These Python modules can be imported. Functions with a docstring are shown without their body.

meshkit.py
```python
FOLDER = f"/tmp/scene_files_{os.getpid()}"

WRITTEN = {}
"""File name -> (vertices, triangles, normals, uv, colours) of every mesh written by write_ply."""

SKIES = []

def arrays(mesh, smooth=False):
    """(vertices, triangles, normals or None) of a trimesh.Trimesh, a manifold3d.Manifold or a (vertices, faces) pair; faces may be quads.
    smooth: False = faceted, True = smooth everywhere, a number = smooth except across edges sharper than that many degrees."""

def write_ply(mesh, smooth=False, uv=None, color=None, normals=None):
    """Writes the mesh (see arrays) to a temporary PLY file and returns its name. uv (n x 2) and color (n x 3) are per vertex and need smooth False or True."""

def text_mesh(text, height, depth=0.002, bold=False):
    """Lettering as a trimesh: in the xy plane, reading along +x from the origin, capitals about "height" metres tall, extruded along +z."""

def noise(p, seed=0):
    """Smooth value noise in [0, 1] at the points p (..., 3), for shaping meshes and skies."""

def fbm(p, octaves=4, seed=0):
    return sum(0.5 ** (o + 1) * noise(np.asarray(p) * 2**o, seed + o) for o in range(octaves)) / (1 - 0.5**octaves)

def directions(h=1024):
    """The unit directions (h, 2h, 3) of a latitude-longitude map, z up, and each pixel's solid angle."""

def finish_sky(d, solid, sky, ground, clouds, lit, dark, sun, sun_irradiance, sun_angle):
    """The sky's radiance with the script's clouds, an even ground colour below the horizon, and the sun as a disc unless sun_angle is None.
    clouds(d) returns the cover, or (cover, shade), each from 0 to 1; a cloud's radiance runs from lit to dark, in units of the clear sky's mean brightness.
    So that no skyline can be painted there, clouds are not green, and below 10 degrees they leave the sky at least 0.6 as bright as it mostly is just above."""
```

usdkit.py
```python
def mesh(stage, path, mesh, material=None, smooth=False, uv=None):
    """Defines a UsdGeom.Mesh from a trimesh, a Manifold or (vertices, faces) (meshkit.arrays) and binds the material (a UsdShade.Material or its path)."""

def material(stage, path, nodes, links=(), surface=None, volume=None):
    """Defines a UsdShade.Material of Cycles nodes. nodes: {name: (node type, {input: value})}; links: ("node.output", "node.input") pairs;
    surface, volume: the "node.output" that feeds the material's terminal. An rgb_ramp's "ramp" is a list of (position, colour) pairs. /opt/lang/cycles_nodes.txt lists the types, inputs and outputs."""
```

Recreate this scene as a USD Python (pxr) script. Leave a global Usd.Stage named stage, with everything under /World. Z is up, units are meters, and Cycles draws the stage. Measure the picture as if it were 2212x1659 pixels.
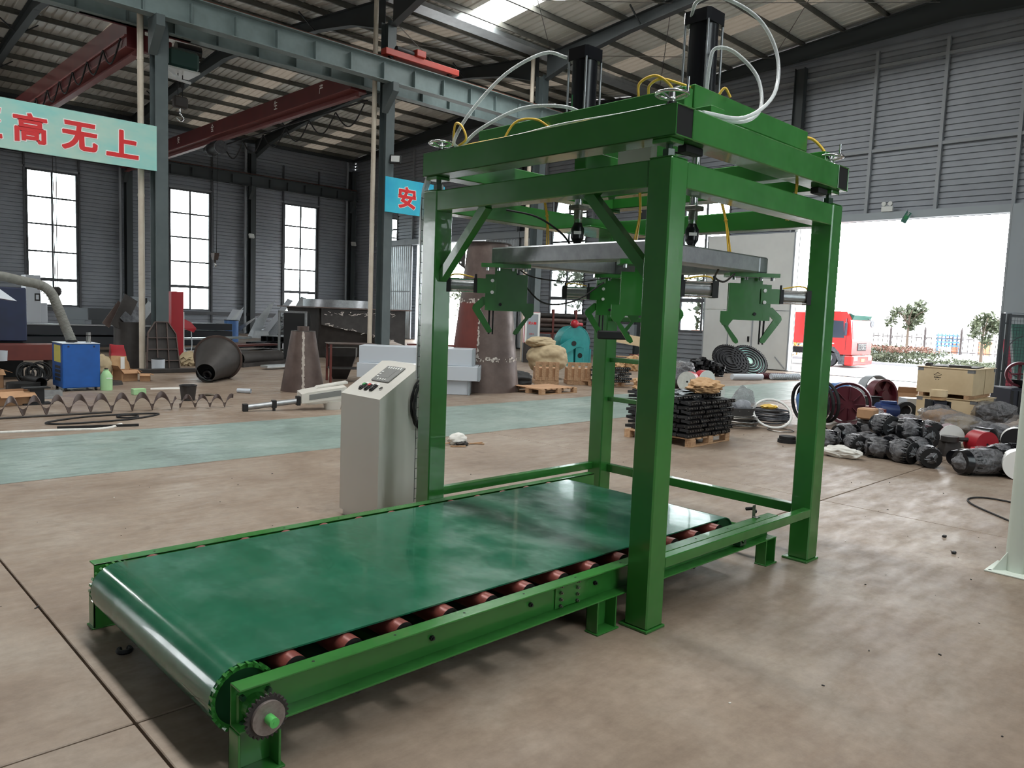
import math, random
import numpy as np, trimesh
from shapely.geometry import Polygon
from pxr import Usd, UsdGeom, UsdLux, UsdShade, Gf, Sdf, Vt
import usdkit, meshkit

stage = Usd.Stage.CreateInMemory()
UsdGeom.SetStageUpAxis(stage, UsdGeom.Tokens.z)
UsdGeom.SetStageMetersPerUnit(stage, 1.0)
world = UsdGeom.Xform.Define(stage, '/World')
stage.SetDefaultPrim(world.GetPrim())
UsdGeom.Scope.Define(stage, '/World/Looks')

# ---------------------------------------------------------------- camera
CAM = np.array([-3.3417, -2.3273, 1.7])
YAW, PITCH, ROLL = math.radians(45.856), math.radians(5.2356), math.radians(2.1698)
_F = np.array([math.cos(YAW) * math.cos(PITCH), math.sin(YAW) * math.cos(PITCH), -math.sin(PITCH)])
_R = np.cross(_F, [0, 0, 1.0]); _R /= np.linalg.norm(_R)
_U = np.cross(_R, _F)
_R, _U = _R * math.cos(ROLL) + _U * math.sin(ROLL), -_R * math.sin(ROLL) + _U * math.cos(ROLL)
cam = UsdGeom.Camera.Define(stage, '/World/camera')
cam.CreateHorizontalApertureAttr(36.0)
cam.CreateVerticalApertureAttr(36.0 * 1659 / 2212)
cam.CreateFocalLengthAttr(1646.5 / 2212 * 36.0)
cam.CreateClippingRangeAttr(Gf.Vec2f(0.05, 500))
cam.AddTransformOp().Set(Gf.Matrix4d(*_R, 0, *_U, 0, *(-_F), 0, *CAM, 1))
cam.CreateExposureAttr(0.0)

# ---------------------------------------------------------------- sky and daylight
SKY = 2.7           # overcast sky
SKYLIGHT_GLOW = 27.0      # glow of clear roof panels, set far above the sky as key light
dome = UsdLux.DomeLight.Define(stage, '/World/overcast_sky')
dome.CreateIntensityAttr(SKY)
dome.CreateColorAttr(Gf.Vec3f(0.95, 0.98, 1.0))

# ---------------------------------------------------------------- helpers
PI = math.pi

def lin(c):
    c = np.array(c, float) / 255.0
    return tuple(np.where(c <= 0.04045, c / 12.92, ((c + 0.055) / 1.055) ** 2.4))

MATS = {}

def pm(name, rgb, rough=0.5, metal=0.0, var=None, scale=3.0, bump=0.0, bscale=40.0, coat=0.0, rvar=0.0, spec=0.5, stretch=None):
    """principled material; var = second colour mixed in by noise of the given scale"""
    n = {'p': ('principled_bsdf', {'base_color': lin(rgb), 'roughness': rough, 'metallic': metal, 'coat_weight': coat, 'specular_ior_level': spec})}
    l = []
    if var is not None or bump or rvar:
        n['g'] = ('geometry', {})
        src = 'g.position'
        if stretch:
            n['m'] = ('mapping', {'scale': stretch}); l.append(('g.position', 'm.vector')); src = 'm.vector'
    if var is not None:
        n['n'] = ('noise_texture', {'scale': scale, 'detail': 6.0, 'roughness': 0.6})
        n['r'] = ('rgb_ramp', {'ramp': [(0.32, lin(rgb)), (0.68, lin(var))]})
        l += [(src, 'n.vector'), ('n.fac', 'r.fac'), ('r.color', 'p.base_color')]
    if rvar:
        n['n2'] = ('noise_texture', {'scale': scale * 1.7, 'detail': 4.0})
        n['mr'] = ('map_range', {'from_min': 0.3, 'from_max': 0.7, 'to_min': max(0.02, rough - rvar), 'to_max': rough + rvar})
        l += [(src, 'n2.vector'), ('n2.fac', 'mr.value'), ('mr.result', 'p.roughness')]
    if bump:
        n['n3'] = ('noise_texture', {'scale': bscale, 'detail': 4.0})
        n['b'] = ('bump', {'strength': bump, 'distance': 0.02})
        l += [(src, 'n3.vector'), ('n3.fac', 'b.height'), ('b.normal', 'p.normal')]
    MATS[name] = usdkit.material(stage, '/World/Looks/' + name, n, l, surface='p.BSDF')
    return MATS[name]

def emit(name, rgb, strength):
    MATS[name] = usdkit.material(stage, '/World/Looks/' + name, {'e': ('emission', {'color': lin(rgb), 'strength': strength})}, [], surface='e.emission')

def glassy(name, tint=(235, 240, 240), ior=1.45, rough=0.02, base=0.06):
    MATS[name] = usdkit.material(stage, '/World/Looks/' + name, {
        't': ('transparent_bsdf', {'color': lin(tint)}), 'g': ('glossy_bsdf', {'color': (1, 1, 1), 'roughness': rough}),
        'f': ('fresnel', {'IOR': ior}), 'a': ('math', {'math_type': 'add', 'value2': base, 'use_clamp': True}), 'm': ('mix_closure', {})},
        [('f.fac', 'a.value1'), ('a.value', 'm.fac'), ('t.BSDF', 'm.closure1'), ('g.BSDF', 'm.closure2')], surface='m.closure')

class MB:
    """collects shapes into one mesh"""
    def __init__(s): s.v, s.f, s.n = [], [], 0
    def add(s, v, f):
        v = np.asarray(v, float); f = np.asarray(f, int)
        if f.shape[1] == 4: f = np.vstack([f[:, [0, 1, 2]], f[:, [0, 2, 3]]])
        s.v.append(v); s.f.append(f + s.n); s.n += len(v); return s
    def tm(s, m, T=None):
        v = np.array(m.vertices)
        if T is not None: v = v @ np.asarray(T)[:3, :3].T + np.asarray(T)[:3, 3]
        return s.add(v, m.faces)
    def obox(s, c, size, R=None):
        h = np.array(size, float) / 2
        v = np.array([[x, y, z] for x in (-1, 1) for y in (-1, 1) for z in (-1, 1)]) * h
        if R is not None: v = v @ np.asarray(R).T
        return s.add(v + np.asarray(c), [[0, 1, 3, 2], [4, 6, 7, 5], [0, 4, 5, 1], [2, 3, 7, 6], [0, 2, 6, 4], [1, 5, 7, 3]])
    def box(s, x0, x1, y0, y1, z0, z1):
        return s.obox(((x0 + x1) / 2, (y0 + y1) / 2, (z0 + z1) / 2), (x1 - x0, y1 - y0, z1 - z0))
    def rbox(s, x0, x1, y0, y1, z0, z1, b=0.006):
        p = []
        for x, sx in ((x0, 1), (x1, -1)):
            for y, sy in ((y0, 1), (y1, -1)):
                for z, sz in ((z0, 1), (z1, -1)):
                    p += [(x + sx * b, y + sy * b, z), (x + sx * b, y, z + sz * b), (x, y + sy * b, z + sz * b)]
        return s.tm(trimesh.PointCloud(np.array(p)).convex_hull)
    def hull(s, pts):
        return s.tm(trimesh.PointCloud(np.array(pts, float)).convex_hull)
    def beam(s, p0, p1, w, h, up=(0, 0, 1)):
        p0, p1 = np.asarray(p0, float), np.asarray(p1, float)
        d = p1 - p0; L = np.linalg.norm(d); x = d / L
        up = np.asarray(up, float)
        if abs(x @ up) > 0.99: up = np.array([1.0, 0, 0])
        y = np.cross(up, x); y /= np.linalg.norm(y)
        return s.obox((p0 + p1) / 2, (L, w, h), np.stack([x, y, np.cross(x, y)], 1))
    def cyl(s, p0, p1, r0, r1=None, n=16, caps=True):
        r1 = r0 if r1 is None else r1
        p0, p1 = np.asarray(p0, float), np.asarray(p1, float)
        d = (p1 - p0) / np.linalg.norm(p1 - p0)
        a = np.cross(d, [0, 0, 1.0] if abs(d[2]) < 0.9 else [1.0, 0, 0]); a /= np.linalg.norm(a); b = np.cross(d, a)
        t = np.arange(n) * 2 * PI / n
        c = np.cos(t)[:, None] * a + np.sin(t)[:, None] * b
        v = np.vstack([p0 + r0 * c, p1 + r1 * c]); i = np.arange(n); j = (i + 1) % n
        s.add(v, np.stack([i, j, j + n, i + n], 1))
        if caps:
            for q, r, fl in ((p0, r0, 1), (p1, r1, 0)):
                if r > 1e-6:
                    f = np.stack([np.full(n, n), j, i] if fl else [np.full(n, n), i, j], 1)
                    s.add(np.vstack([q + r * c, q]), f)
        return s
    def lathe(s, prof, c=(0, 0, 0), axis=(0, 0, 1), n=24):
        """prof: (r, h) pairs along the axis; closed surface if given as a loop"""
        axis = np.asarray(axis, float); axis /= np.linalg.norm(axis)
        a = np.cross(axis, [0, 0, 1.0] if abs(axis[2]) < 0.9 else [1.0, 0, 0]); a /= np.linalg.norm(a); b = np.cross(axis, a)
        t = np.arange(n) * 2 * PI / n; cs = np.cos(t)[:, None] * a + np.sin(t)[:, None] * b
        v = np.vstack([np.asarray(c) + r * cs + h * axis for r, h in prof])
        i = np.arange(n); j = (i + 1) % n
        for k in range(len(prof) - 1):
            s.add(np.zeros((0, 3)), np.zeros((0, 3), int)) if False else None
        F = [np.stack([k * n + i, k * n + j, (k + 1) * n + j, (k + 1) * n + i], 1) for k in range(len(prof) - 1)]
        return s.add(v, np.vstack(F))
    def tube(s, pts, r, n=8, sub=6, closed=False):
        p = np.asarray(pts, float)
        if len(p) > 2 and sub > 1:
            q = np.vstack([p[-1:], p, p[:2]]) if closed else np.vstack([2 * p[0] - p[1], p, 2 * p[-1] - p[-2]])
            out = []
            for k in range(1, len(q) - 2):
                for t in np.arange(sub) / sub:
                    out.append(0.5 * (2 * q[k] + (q[k + 1] - q[k - 1]) * t + (2 * q[k - 1] - 5 * q[k] + 4 * q[k + 1] - q[k + 2]) * t * t + (3 * q[k] - q[k - 1] - 3 * q[k + 1] + q[k + 2]) * t ** 3))
            p = np.array(out if closed else out + [q[-2]])
        if closed: p = np.vstack([p, p[:1]])
        t = np.gradient(p, axis=0)
        if closed: t[0] = t[-1] = p[1] - p[-2]
        t /= np.linalg.norm(t, axis=1, keepdims=True) + 1e-12
        a = np.cross(t[0], [0, 0, 1.0] if abs(t[0][2]) < 0.9 else [1.0, 0, 0]); A = []
        for k in range(len(p)):
            a = a - (a @ t[k]) * t[k]; a /= np.linalg.norm(a) + 1e-12; A.append(a)
        A = np.array(A); B = np.cross(t, A); ang = np.arange(n) * 2 * PI / n
        rr = np.broadcast_to(np.asarray(r, float), (len(p),)) if np.ndim(r) == 0 else np.interp(np.linspace(0, 1, len(p)), np.linspace(0, 1, len(r)), r)
        v = p[:, None] + rr[:, None, None] * (np.cos(ang)[None, :, None] * A[:, None] + np.sin(ang)[None, :, None] * B[:, None])
        m = len(p); i, j = np.meshgrid(np.arange(m - 1), np.arange(n), indexing='ij')
        q = np.stack([i * n + j, i * n + (j + 1) % n, (i + 1) * n + (j + 1) % n, (i + 1) * n + j], -1).reshape(-1, 4)
        s.add(v.reshape(-1, 3), q)
        if not closed:
            for k, fl in ((0, 1), (m - 1, 0)):
                ii = np.arange(1, n - 1)
                f = np.stack([np.zeros(n - 2, int), ii + 1, ii] if fl else [np.zeros(n - 2, int), ii, ii + 1], 1)
                s.add(v[k], f)
        return s
    def torus(s, c, R, r, axis=(0, 0, 1), n=28, m=8, a0=0.0, a1=2 * PI):
        axis = np.asarray(axis, float); axis /= np.linalg.norm(axis)
        a = np.cross(axis, [0, 0, 1.0] if abs(axis[2]) < 0.9 else [1.0, 0, 0]); a /= np.linalg.norm(a); b = np.cross(axis, a)
        full = abs(a1 - a0 - 2 * PI) < 1e-6
        t = np.linspace(a0, a1, n, endpoint=not full)
        return s.tube([np.asarray(c) + R * (math.cos(x) * a + math.sin(x) * b) for x in t], r, m, sub=1, closed=full)
    def prism(s, poly, h, T=None):
        """poly (list of points or shapely polygon) in local xy, extruded by h along local z, moved by the 4x4 T"""
        if not isinstance(poly, Polygon): poly = Polygon(poly)
        return s.tm(trimesh.creation.extrude_polygon(poly, h, engine='earcut'), T)
    def move(s, T):
        T = np.asarray(T); s.v = [v @ T[:3, :3].T + T[:3, 3] for v in s.v]; return s
    def mesh(s): return (np.vstack(s.v), np.vstack(s.f))

def frame(o, x, y, z=None):
    x, y = np.asarray(x, float), np.asarray(y, float); x /= np.linalg.norm(x); y = y - (y @ x) * x; y /= np.linalg.norm(y)
    T = np.eye(4); T[:3, 0], T[:3, 1], T[:3, 2], T[:3, 3] = x, y, np.cross(x, y), o
    return T

def rotz(a): return np.array([[math.cos(a), -math.sin(a), 0], [math.sin(a), math.cos(a), 0], [0, 0, 1.0]])
def roty(a): return np.array([[math.cos(a), 0, math.sin(a)], [0, 1, 0], [-math.sin(a), 0, math.cos(a)]])
def rotx(a): return np.array([[1, 0, 0], [0, math.cos(a), -math.sin(a)], [0, math.sin(a), math.cos(a)]])

def free(parent, name):
    k, p = 0, f'{parent}/{name}'
    while stage.GetPrimAtPath(p): k += 1; p = f'{parent}/{name}_{k:03d}'
    return p

def tag(prim, label=None, cat=None, group=None, kind=None):
    prim = prim if isinstance(prim, Usd.Prim) else stage.GetPrimAtPath(prim)
    for k, v in (('label', label), ('category', cat), ('group', group), ('kind', kind)):
        if v: prim.SetCustomDataByKey(k, v)

def thing(name, label=None, cat=None, loc=(0, 0, 0), rz=0.0, group=None, kind=None):
    p = free('/World', name)
    x = UsdGeom.Xform.Define(stage, p)
    x.AddTranslateOp().Set(Gf.Vec3d(*map(float, loc))); x.AddRotateZOp().Set(float(rz))
    tag(x.GetPrim(), label, cat, group, kind)
    return p

def part(parent, name, mb, mat, smooth=False, label=None, kind=None):
    p = free(parent, name)
    usdkit.mesh(stage, p, mb.mesh() if isinstance(mb, MB) else mb, MATS[mat], smooth=smooth)
    tag(p, label=label, kind=kind)
    return p

def solo(name, mb, mat, label=None, cat=None, smooth=False, group=None, kind=None):
    p = part('/World', name, mb, mat, smooth); tag(p, label, cat, group, kind); return p

def dup(src, loc, rz=0.0, label=None, group=None, scale=None):
    s = stage.GetPrimAtPath(src)
    p = free('/World', s.GetName().rstrip('0123456789').rstrip('_'))
    x = UsdGeom.Xform.Define(stage, p)
    x.GetPrim().GetReferences().AddInternalReference(src)
    x.ClearXformOpOrder()
    for a in ('xformOp:translate', 'xformOp:rotateZ'):
        pass
    x.AddTranslateOp().Set(Gf.Vec3d(*map(float, loc))); x.AddRotateZOp().Set(float(rz))
    if scale: x.AddScaleOp().Set(Gf.Vec3f(*([scale] * 3 if np.ndim(scale) == 0 else scale)))
    x.GetPrim().SetInstanceable(True)
    tag(x.GetPrim(), label, None, group)
    return p

# ---------------------------------------------------------------- looks
pm('green_paint', (56, 124, 54), 0.22, var=(48, 112, 48), scale=1.5, coat=0.4, bump=0.03, bscale=25, rvar=0.06)
pm('green_edge', (92, 190, 98), 0.35)
pm('dark_green', (24, 62, 38), 0.35, coat=0.2)
pm('belt_green', (26, 88, 62), 0.20, var=(44, 108, 82), scale=1.6, rvar=0.12, coat=0.3, bump=0.004, bscale=3, stretch=(1.4, 0.9, 1))
pm('roller_red', (142, 76, 66), 0.35, metal=0.2, var=(124, 64, 58), scale=20)
pm('roller_end', (28, 22, 22), 0.6)
pm('galvanised', (168, 170, 172), 0.38, metal=0.75, var=(150, 152, 154), scale=14, bump=0.06, bscale=60)
pm('chrome', (205, 206, 206), 0.14, metal=1.0)
pm('steel', (150, 148, 144), 0.35, metal=0.9, var=(128, 124, 120), scale=30)
pm('disc_steel', (150, 140, 136), 0.5, metal=0.4, var=(128, 116, 112), scale=40)
pm('black_gloss', (14, 15, 20), 0.25)
pm('black_matt', (22, 22, 24), 0.6)
pm('dark_inside', (10, 10, 10), 0.8)  # flat black; on holes and tube ends it stands for inner shade
pm('rubber', (26, 27, 28), 0.7)
pm('grey_column', (84, 94, 95), 0.5, var=(74, 84, 86), scale=2.0)
pm('runway_grey', (122, 138, 138), 0.5, var=(108, 122, 122), scale=2.5)
pm('rafter_grey', (62, 68, 70), 0.55)
pm('purlin_grey', (112, 112, 106), 0.5, metal=0.2, var=(88, 88, 82), scale=1.2)
pm('roof_white', (228, 228, 222), 0.4, var=(206, 206, 198), scale=0.7)
pm('siding', (152, 157, 164), 0.42, metal=0.1, var=(138, 143, 150), scale=0.9)
pm('trim_grey', (150, 155, 160), 0.45)
pm('frame_grey', (84, 86, 90), 0.5)
pm('panel_white', (214, 216, 214), 0.4, var=(204, 206, 204), scale=1.2)
pm('panel_grey', (150, 158, 164), 0.45)
pm('pipe_cream', (216, 206, 190), 0.4, var=(205, 192, 174), scale=4)
pm('rust_rail', (112, 66, 50), 0.7, var=(80, 52, 44), scale=6)
pm('crane_red', (98, 34, 36), 0.35, var=(84, 30, 33), scale=2, coat=0.2)
pm('crane_pink', (132, 70, 68), 0.5)
pm('orange_red', (176, 58, 44), 0.45)
pm('hoist_green', (40, 70, 64), 0.5)
pm('cabinet_white', (214, 210, 202), 0.32, coat=0.15)
pm('screen_grey', (128, 128, 126), 0.3)
pm('label_white', (235, 235, 232), 0.4)
pm('label_green', (40, 150, 80), 0.5)
pm('yellow_hose', (228, 186, 70), 0.35)
pm('red_button', (205, 40, 40), 0.4)
pm('green_button', (30, 150, 70), 0.4)
pm('raw_steel', (108, 92, 86), 0.5, metal=0.3, var=(84, 70, 66), scale=3, rvar=0.1)
pm('raw_dark', (64, 60, 58), 0.6, metal=0.2, var=(50, 46, 44), scale=4)
pm('primer_red', (112, 52, 44), 0.55, var=(98, 46, 40), scale=3)
pm('weld', (200, 190, 182), 0.5, metal=0.4)
pm('blue_paint', (24, 92, 176), 0.4, var=(22, 84, 160), scale=6)
pm('navy_paint', (30, 40, 72), 0.45, var=(26, 34, 60), scale=3)
pm('yellow_label', (216, 206, 96), 0.5)
pm('hose_fabric', (132, 132, 126), 0.75, var=(112, 112, 106), scale=14)
pm('grey_white', (196, 202, 210), 0.4)
pm('kraft', (198, 160, 118), 0.7, var=(178, 140, 100), scale=5, bump=0.15, bscale=30)
pm('cardboard', (190, 148, 112), 0.75, var=(172, 132, 98), scale=4)
pm('red_paint', (170, 34, 46), 0.4)
pm('maroon', (96, 36, 48), 0.45, var=(82, 30, 40), scale=6)
pm('mint', (170, 214, 160), 0.4)
pm('teal', (48, 150, 148), 0.35, var=(42, 134, 136), scale=4, coat=0.2)
pm('zinc_sheet', (196, 202, 204), 0.35, metal=0.5, var=(172, 178, 182), scale=3)
pm('scrap', (110, 112, 116), 0.5, metal=0.4, var=(70, 70, 74), scale=10)
pm('wood', (202, 166, 130), 0.7, var=(168, 128, 96), scale=6, stretch=(1, 6, 6))
pm('plywood', (222, 200, 164), 0.6, var=(206, 182, 144), scale=2.5)
pm('canvas', (186, 168, 136), 0.85, var=(164, 146, 116), scale=5, bump=0.15, bscale=12)
pm('chain_black', (22, 22, 25), 0.35, metal=0.3)
pm('blue_motor', (36, 58, 112), 0.4)
pm('navy_black', (30, 32, 46), 0.45)
pm('pole_white', (212, 220, 210), 0.4)
pm('mesh_dark', (44, 48, 54), 0.5)
pm('green_door', (34, 92, 80), 0.45)
pm('crimson', (166, 30, 62), 0.45)
pm('banner_teal', (140, 206, 200), 0.5, var=(196, 214, 196), scale=0.55, stretch=(1, 1, 2.2))
pm('banner_blue', (30, 160, 200), 0.5, var=(60, 190, 210), scale=1.0)
pm('banner_red', (212, 38, 42), 0.5)
pm('paper_white', (228, 226, 220), 0.8, var=(205, 202, 196), scale=8)
pm('pavement', (172, 170, 168), 0.7, var=(158, 157, 155), scale=0.6)
pm('truck_red', (214, 44, 40), 0.3, coat=0.4)
pm('tyre', (58, 58, 62), 0.8)
pm('window_dark', (60, 68, 82), 0.12)
pm('iron', (58, 50, 50), 0.6)
pm('leaf_green', (52, 60, 44), 0.6, var=(84, 92, 66), scale=3)
pm('leaf_red', (122, 72, 64), 0.6, var=(96, 84, 64), scale=3)
pm('leaf_orange', (206, 142, 64), 0.6, var=(150, 134, 60), scale=2)
pm('bark', (92, 80, 70), 0.9)
pm('blue_steel', (60, 104, 168), 0.5, var=(80, 124, 180), scale=1.5)
pm('brick_orange', (200, 122, 92), 0.8)
emit('skylight_key_glow', (250, 252, 250), SKYLIGHT_GLOW)
glassy('pane_glass')
MATS['clear_hose'] = usdkit.material(stage, '/World/Looks/clear_hose', {
    't': ('transparent_bsdf', {'color': (0.9, 0.92, 0.92)}), 'd': ('principled_bsdf', {'base_color': (0.78, 0.80, 0.80), 'roughness': 0.12, 'specular_ior_level': 0.8}), 'f': ('layer_weight', {'blend': 0.35}),
    'a': ('math', {'math_type': 'add', 'value2': 0.3, 'use_clamp': True}), 'm': ('mix_closure', {})},
    [('f.facing', 'a.value1'), ('a.value', 'm.fac'), ('t.BSDF', 'm.closure1'), ('d.BSDF', 'm.closure2')], surface='m.closure')
# thin clear bag film: mostly see-through, bright wrinkles
MATS['film'] = usdkit.material(stage, '/World/Looks/film', {
    'g0': ('geometry', {}), 'n': ('noise_texture', {'scale': 9.0, 'detail': 2.0, 'distortion': 2.0}), 'b': ('bump', {'strength': 0.7, 'distance': 0.03}),
    't': ('transparent_bsdf', {'color': (0.86, 0.86, 0.87)}), 'd': ('principled_bsdf', {'base_color': (0.36, 0.36, 0.38), 'roughness': 0.2}),
    'r': ('rgb_ramp', {'ramp': [(0.35, (0.22, 0.22, 0.22)), (0.7, (0.55, 0.55, 0.55))]}), 'm': ('mix_closure', {})},
    [('g0.position', 'n.vector'), ('n.fac', 'b.height'), ('b.normal', 'd.normal'), ('n.fac', 'r.fac'), ('r.color', 'm.fac'), ('t.BSDF', 'm.closure1'), ('d.BSDF', 'm.closure2')], surface='m.closure')
# dirty old roof panels that let a little daylight through
MATS['skylight_dirty'] = usdkit.material(stage, '/World/Looks/skylight_dirty', {
    'a': ('diffuse_bsdf', {'color': lin((158, 150, 138))}), 'b': ('translucent_bsdf', {'color': lin((104, 96, 86))}), 'm': ('mix_closure', {'fac': 0.16})},
    [('a.BSDF', 'm.closure1'), ('b.BSDF', 'm.closure2')], surface='m.closure')

def floor_look(name, c1, c2, c3, rough):
    MATS[name] = usdkit.material(stage, '/World/Looks/' + name, {
        'g': ('geometry', {}),
        'n1': ('noise_texture', {'scale': 0.9, 'detail': 8.0, 'roughness': 0.62, 'distortion': 0.4}),
        'n2': ('noise_texture', {'scale': 11.0, 'detail': 8.0, 'roughness': 0.72}),
        'mp': ('mapping', {'scale': (1.2, 4.0, 1.0), 'rotation': (0, 0, 0.75)}),
        'n3': ('noise_texture', {'scale': 1.6, 'detail': 6.0, 'roughness': 0.65}),
        'n4': ('noise_texture', {'scale': 2.6, 'detail': 4.0, 'roughness': 0.55}),
        'r1': ('rgb_ramp', {'ramp': [(0.30, lin(c1)), (0.5, lin(c2)), (0.72, lin(c3))]}),
        'r2': ('rgb_ramp', {'ramp': [(0.33, (0.70, 0.69, 0.68)), (0.66, (1.16, 1.16, 1.16))]}),
        'r3': ('rgb_ramp', {'ramp': [(0.34, (0.84, 0.82, 0.80)), (0.5, (1.0, 1.0, 1.0)), (0.70, (1.10, 1.10, 1.11))]}),
        'r4': ('rgb_ramp', {'ramp': [(0.27, (0.55, 0.52, 0.50)), (0.36, (1.0, 1.0, 1.0))]}),
        'm1': ('mix_color', {'blend_type': 'multiply', 'fac': 0.55}), 'm2': ('mix_color', {'blend_type': 'multiply', 'fac': 0.7}), 'm3': ('mix_color', {'blend_type': 'multiply', 'fac': 0.6}),
        'mr': ('map_range', {'from_min': 0.3, 'from_max': 0.7, 'to_min': rough + 0.14, 'to_max': rough - 0.12}),
        'b': ('bump', {'strength': 0.12, 'distance': 0.01}),
        'p': ('principled_bsdf', {'specular_ior_level': 0.4})},
        [('g.position', 'n1.vector'), ('g.position', 'n2.vector'), ('g.position', 'mp.vector'), ('mp.vector', 'n3.vector'), ('g.position', 'n4.vector'),
         ('n1.fac', 'r1.fac'), ('n2.fac', 'r2.fac'), ('n3.fac', 'r3.fac'), ('n4.fac', 'r4.fac'), ('r1.color', 'm1.a'), ('r2.color', 'm1.b'),
         ('m1.result', 'm2.a'), ('r3.color', 'm2.b'), ('m2.result', 'm3.a'), ('r4.color', 'm3.b'), ('m3.result', 'p.base_color'), ('n3.fac', 'mr.value'), ('mr.result', 'p.roughness'),
         ('n2.fac', 'b.height'), ('b.normal', 'p.normal')], surface='p.BSDF')
floor_look('concrete', (128, 110, 95), (146, 129, 114), (160, 147, 134), 0.46)
floor_look('walkway_green', (118, 134, 128), (134, 152, 145), (154, 167, 160), 0.42)
# ================================================================ the hall
XA, XB = -15.9, 23.5          # rear and door-end walls
YL, YM, YR = 40.3, 17.4, -5.5  # window wall, middle column row, right wall
RIDGE = {0: 5.95, 1: 28.85}
FRAMES = [-9.65, -3.05, 3.55, 10.15, 16.75]

def roofz(y):
    d = min(y - YM, YL - y) if y > YM else min(YM - y, y - YR)
    return 11.08 + 0.1 * d

# floor slabs, each its own piece, with open joints between
fl = thing('floor', kind='structure')
gx = [XA, -8.68, -2.35, 3.98, 10.31, 16.64, 23.9]
gy = [YR, 0.8, 5.65, 11.3, 17.4, 23.1, 28.8, 34.5, YL]
part(fl, 'bedding', MB().box(XA, 23.9, YR, YL, -0.3, -0.05), 'dark_inside')
for i in range(len(gx) - 1):
    for j in range(len(gy) - 1):
        e = 0.006
        part(fl, 'concrete_slab', MB().rbox(gx[i] + e, gx[i + 1] - e, gy[j] + e, gy[j + 1] - e, -0.06, 0.0, 0.004), 'concrete')
wk = MB()
rnd = random.Random(4)
xs = np.linspace(XA, 23.4, 90)
lo = 5.68 + np.array([rnd.uniform(-.02, .02) for _ in xs]); hi = 8.2 + np.array([rnd.uniform(-.03, .03) for _ in xs])
n = len(xs)
v = np.vstack([np.stack([xs, lo, np.full(n, .0015)], 1), np.stack([xs, hi, np.full(n, .0015)], 1)])
wk.add(v, [[k, k + 1, n + k + 1, n + k] for k in range(n - 1)])
part(fl, 'painted_walkway', wk, 'walkway_green', label='pale green painted walkway strip')

# corrugated siding
PITCH_S, DEEP = 0.19, 0.045
def siding(mb, axis, c, sgn, a0, a1, z0, z1):
    zz, dd = [], []
    k0 = int(math.floor(z0 / PITCH_S))
    prof = [(0.0, 0.0), (0.128, 0.0), (0.136, DEEP), (0.172, DEEP)]
    for k in range(k0, int(z1 / PITCH_S) + 2):
        for q, d in prof:
            z = k * PITCH_S + q
            if z0 <= z <= z1: zz.append(z); dd.append(d)
    zz = np.array([z0] + zz + [z1]); dd = np.array([dd[0]] + dd + [dd[-1]])
    m = len(zz); off = c + sgn * dd
    f = [[k, k + 1, m + k + 1, m + k] for k in range(m - 1)]
    P = lambda a: np.stack([np.full(m, a), off, zz], 1) if axis == 'x' else np.stack([off, np.full(m, a), zz], 1)
    mb.add(np.vstack([P(a0), P(a1)]), f)

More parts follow.
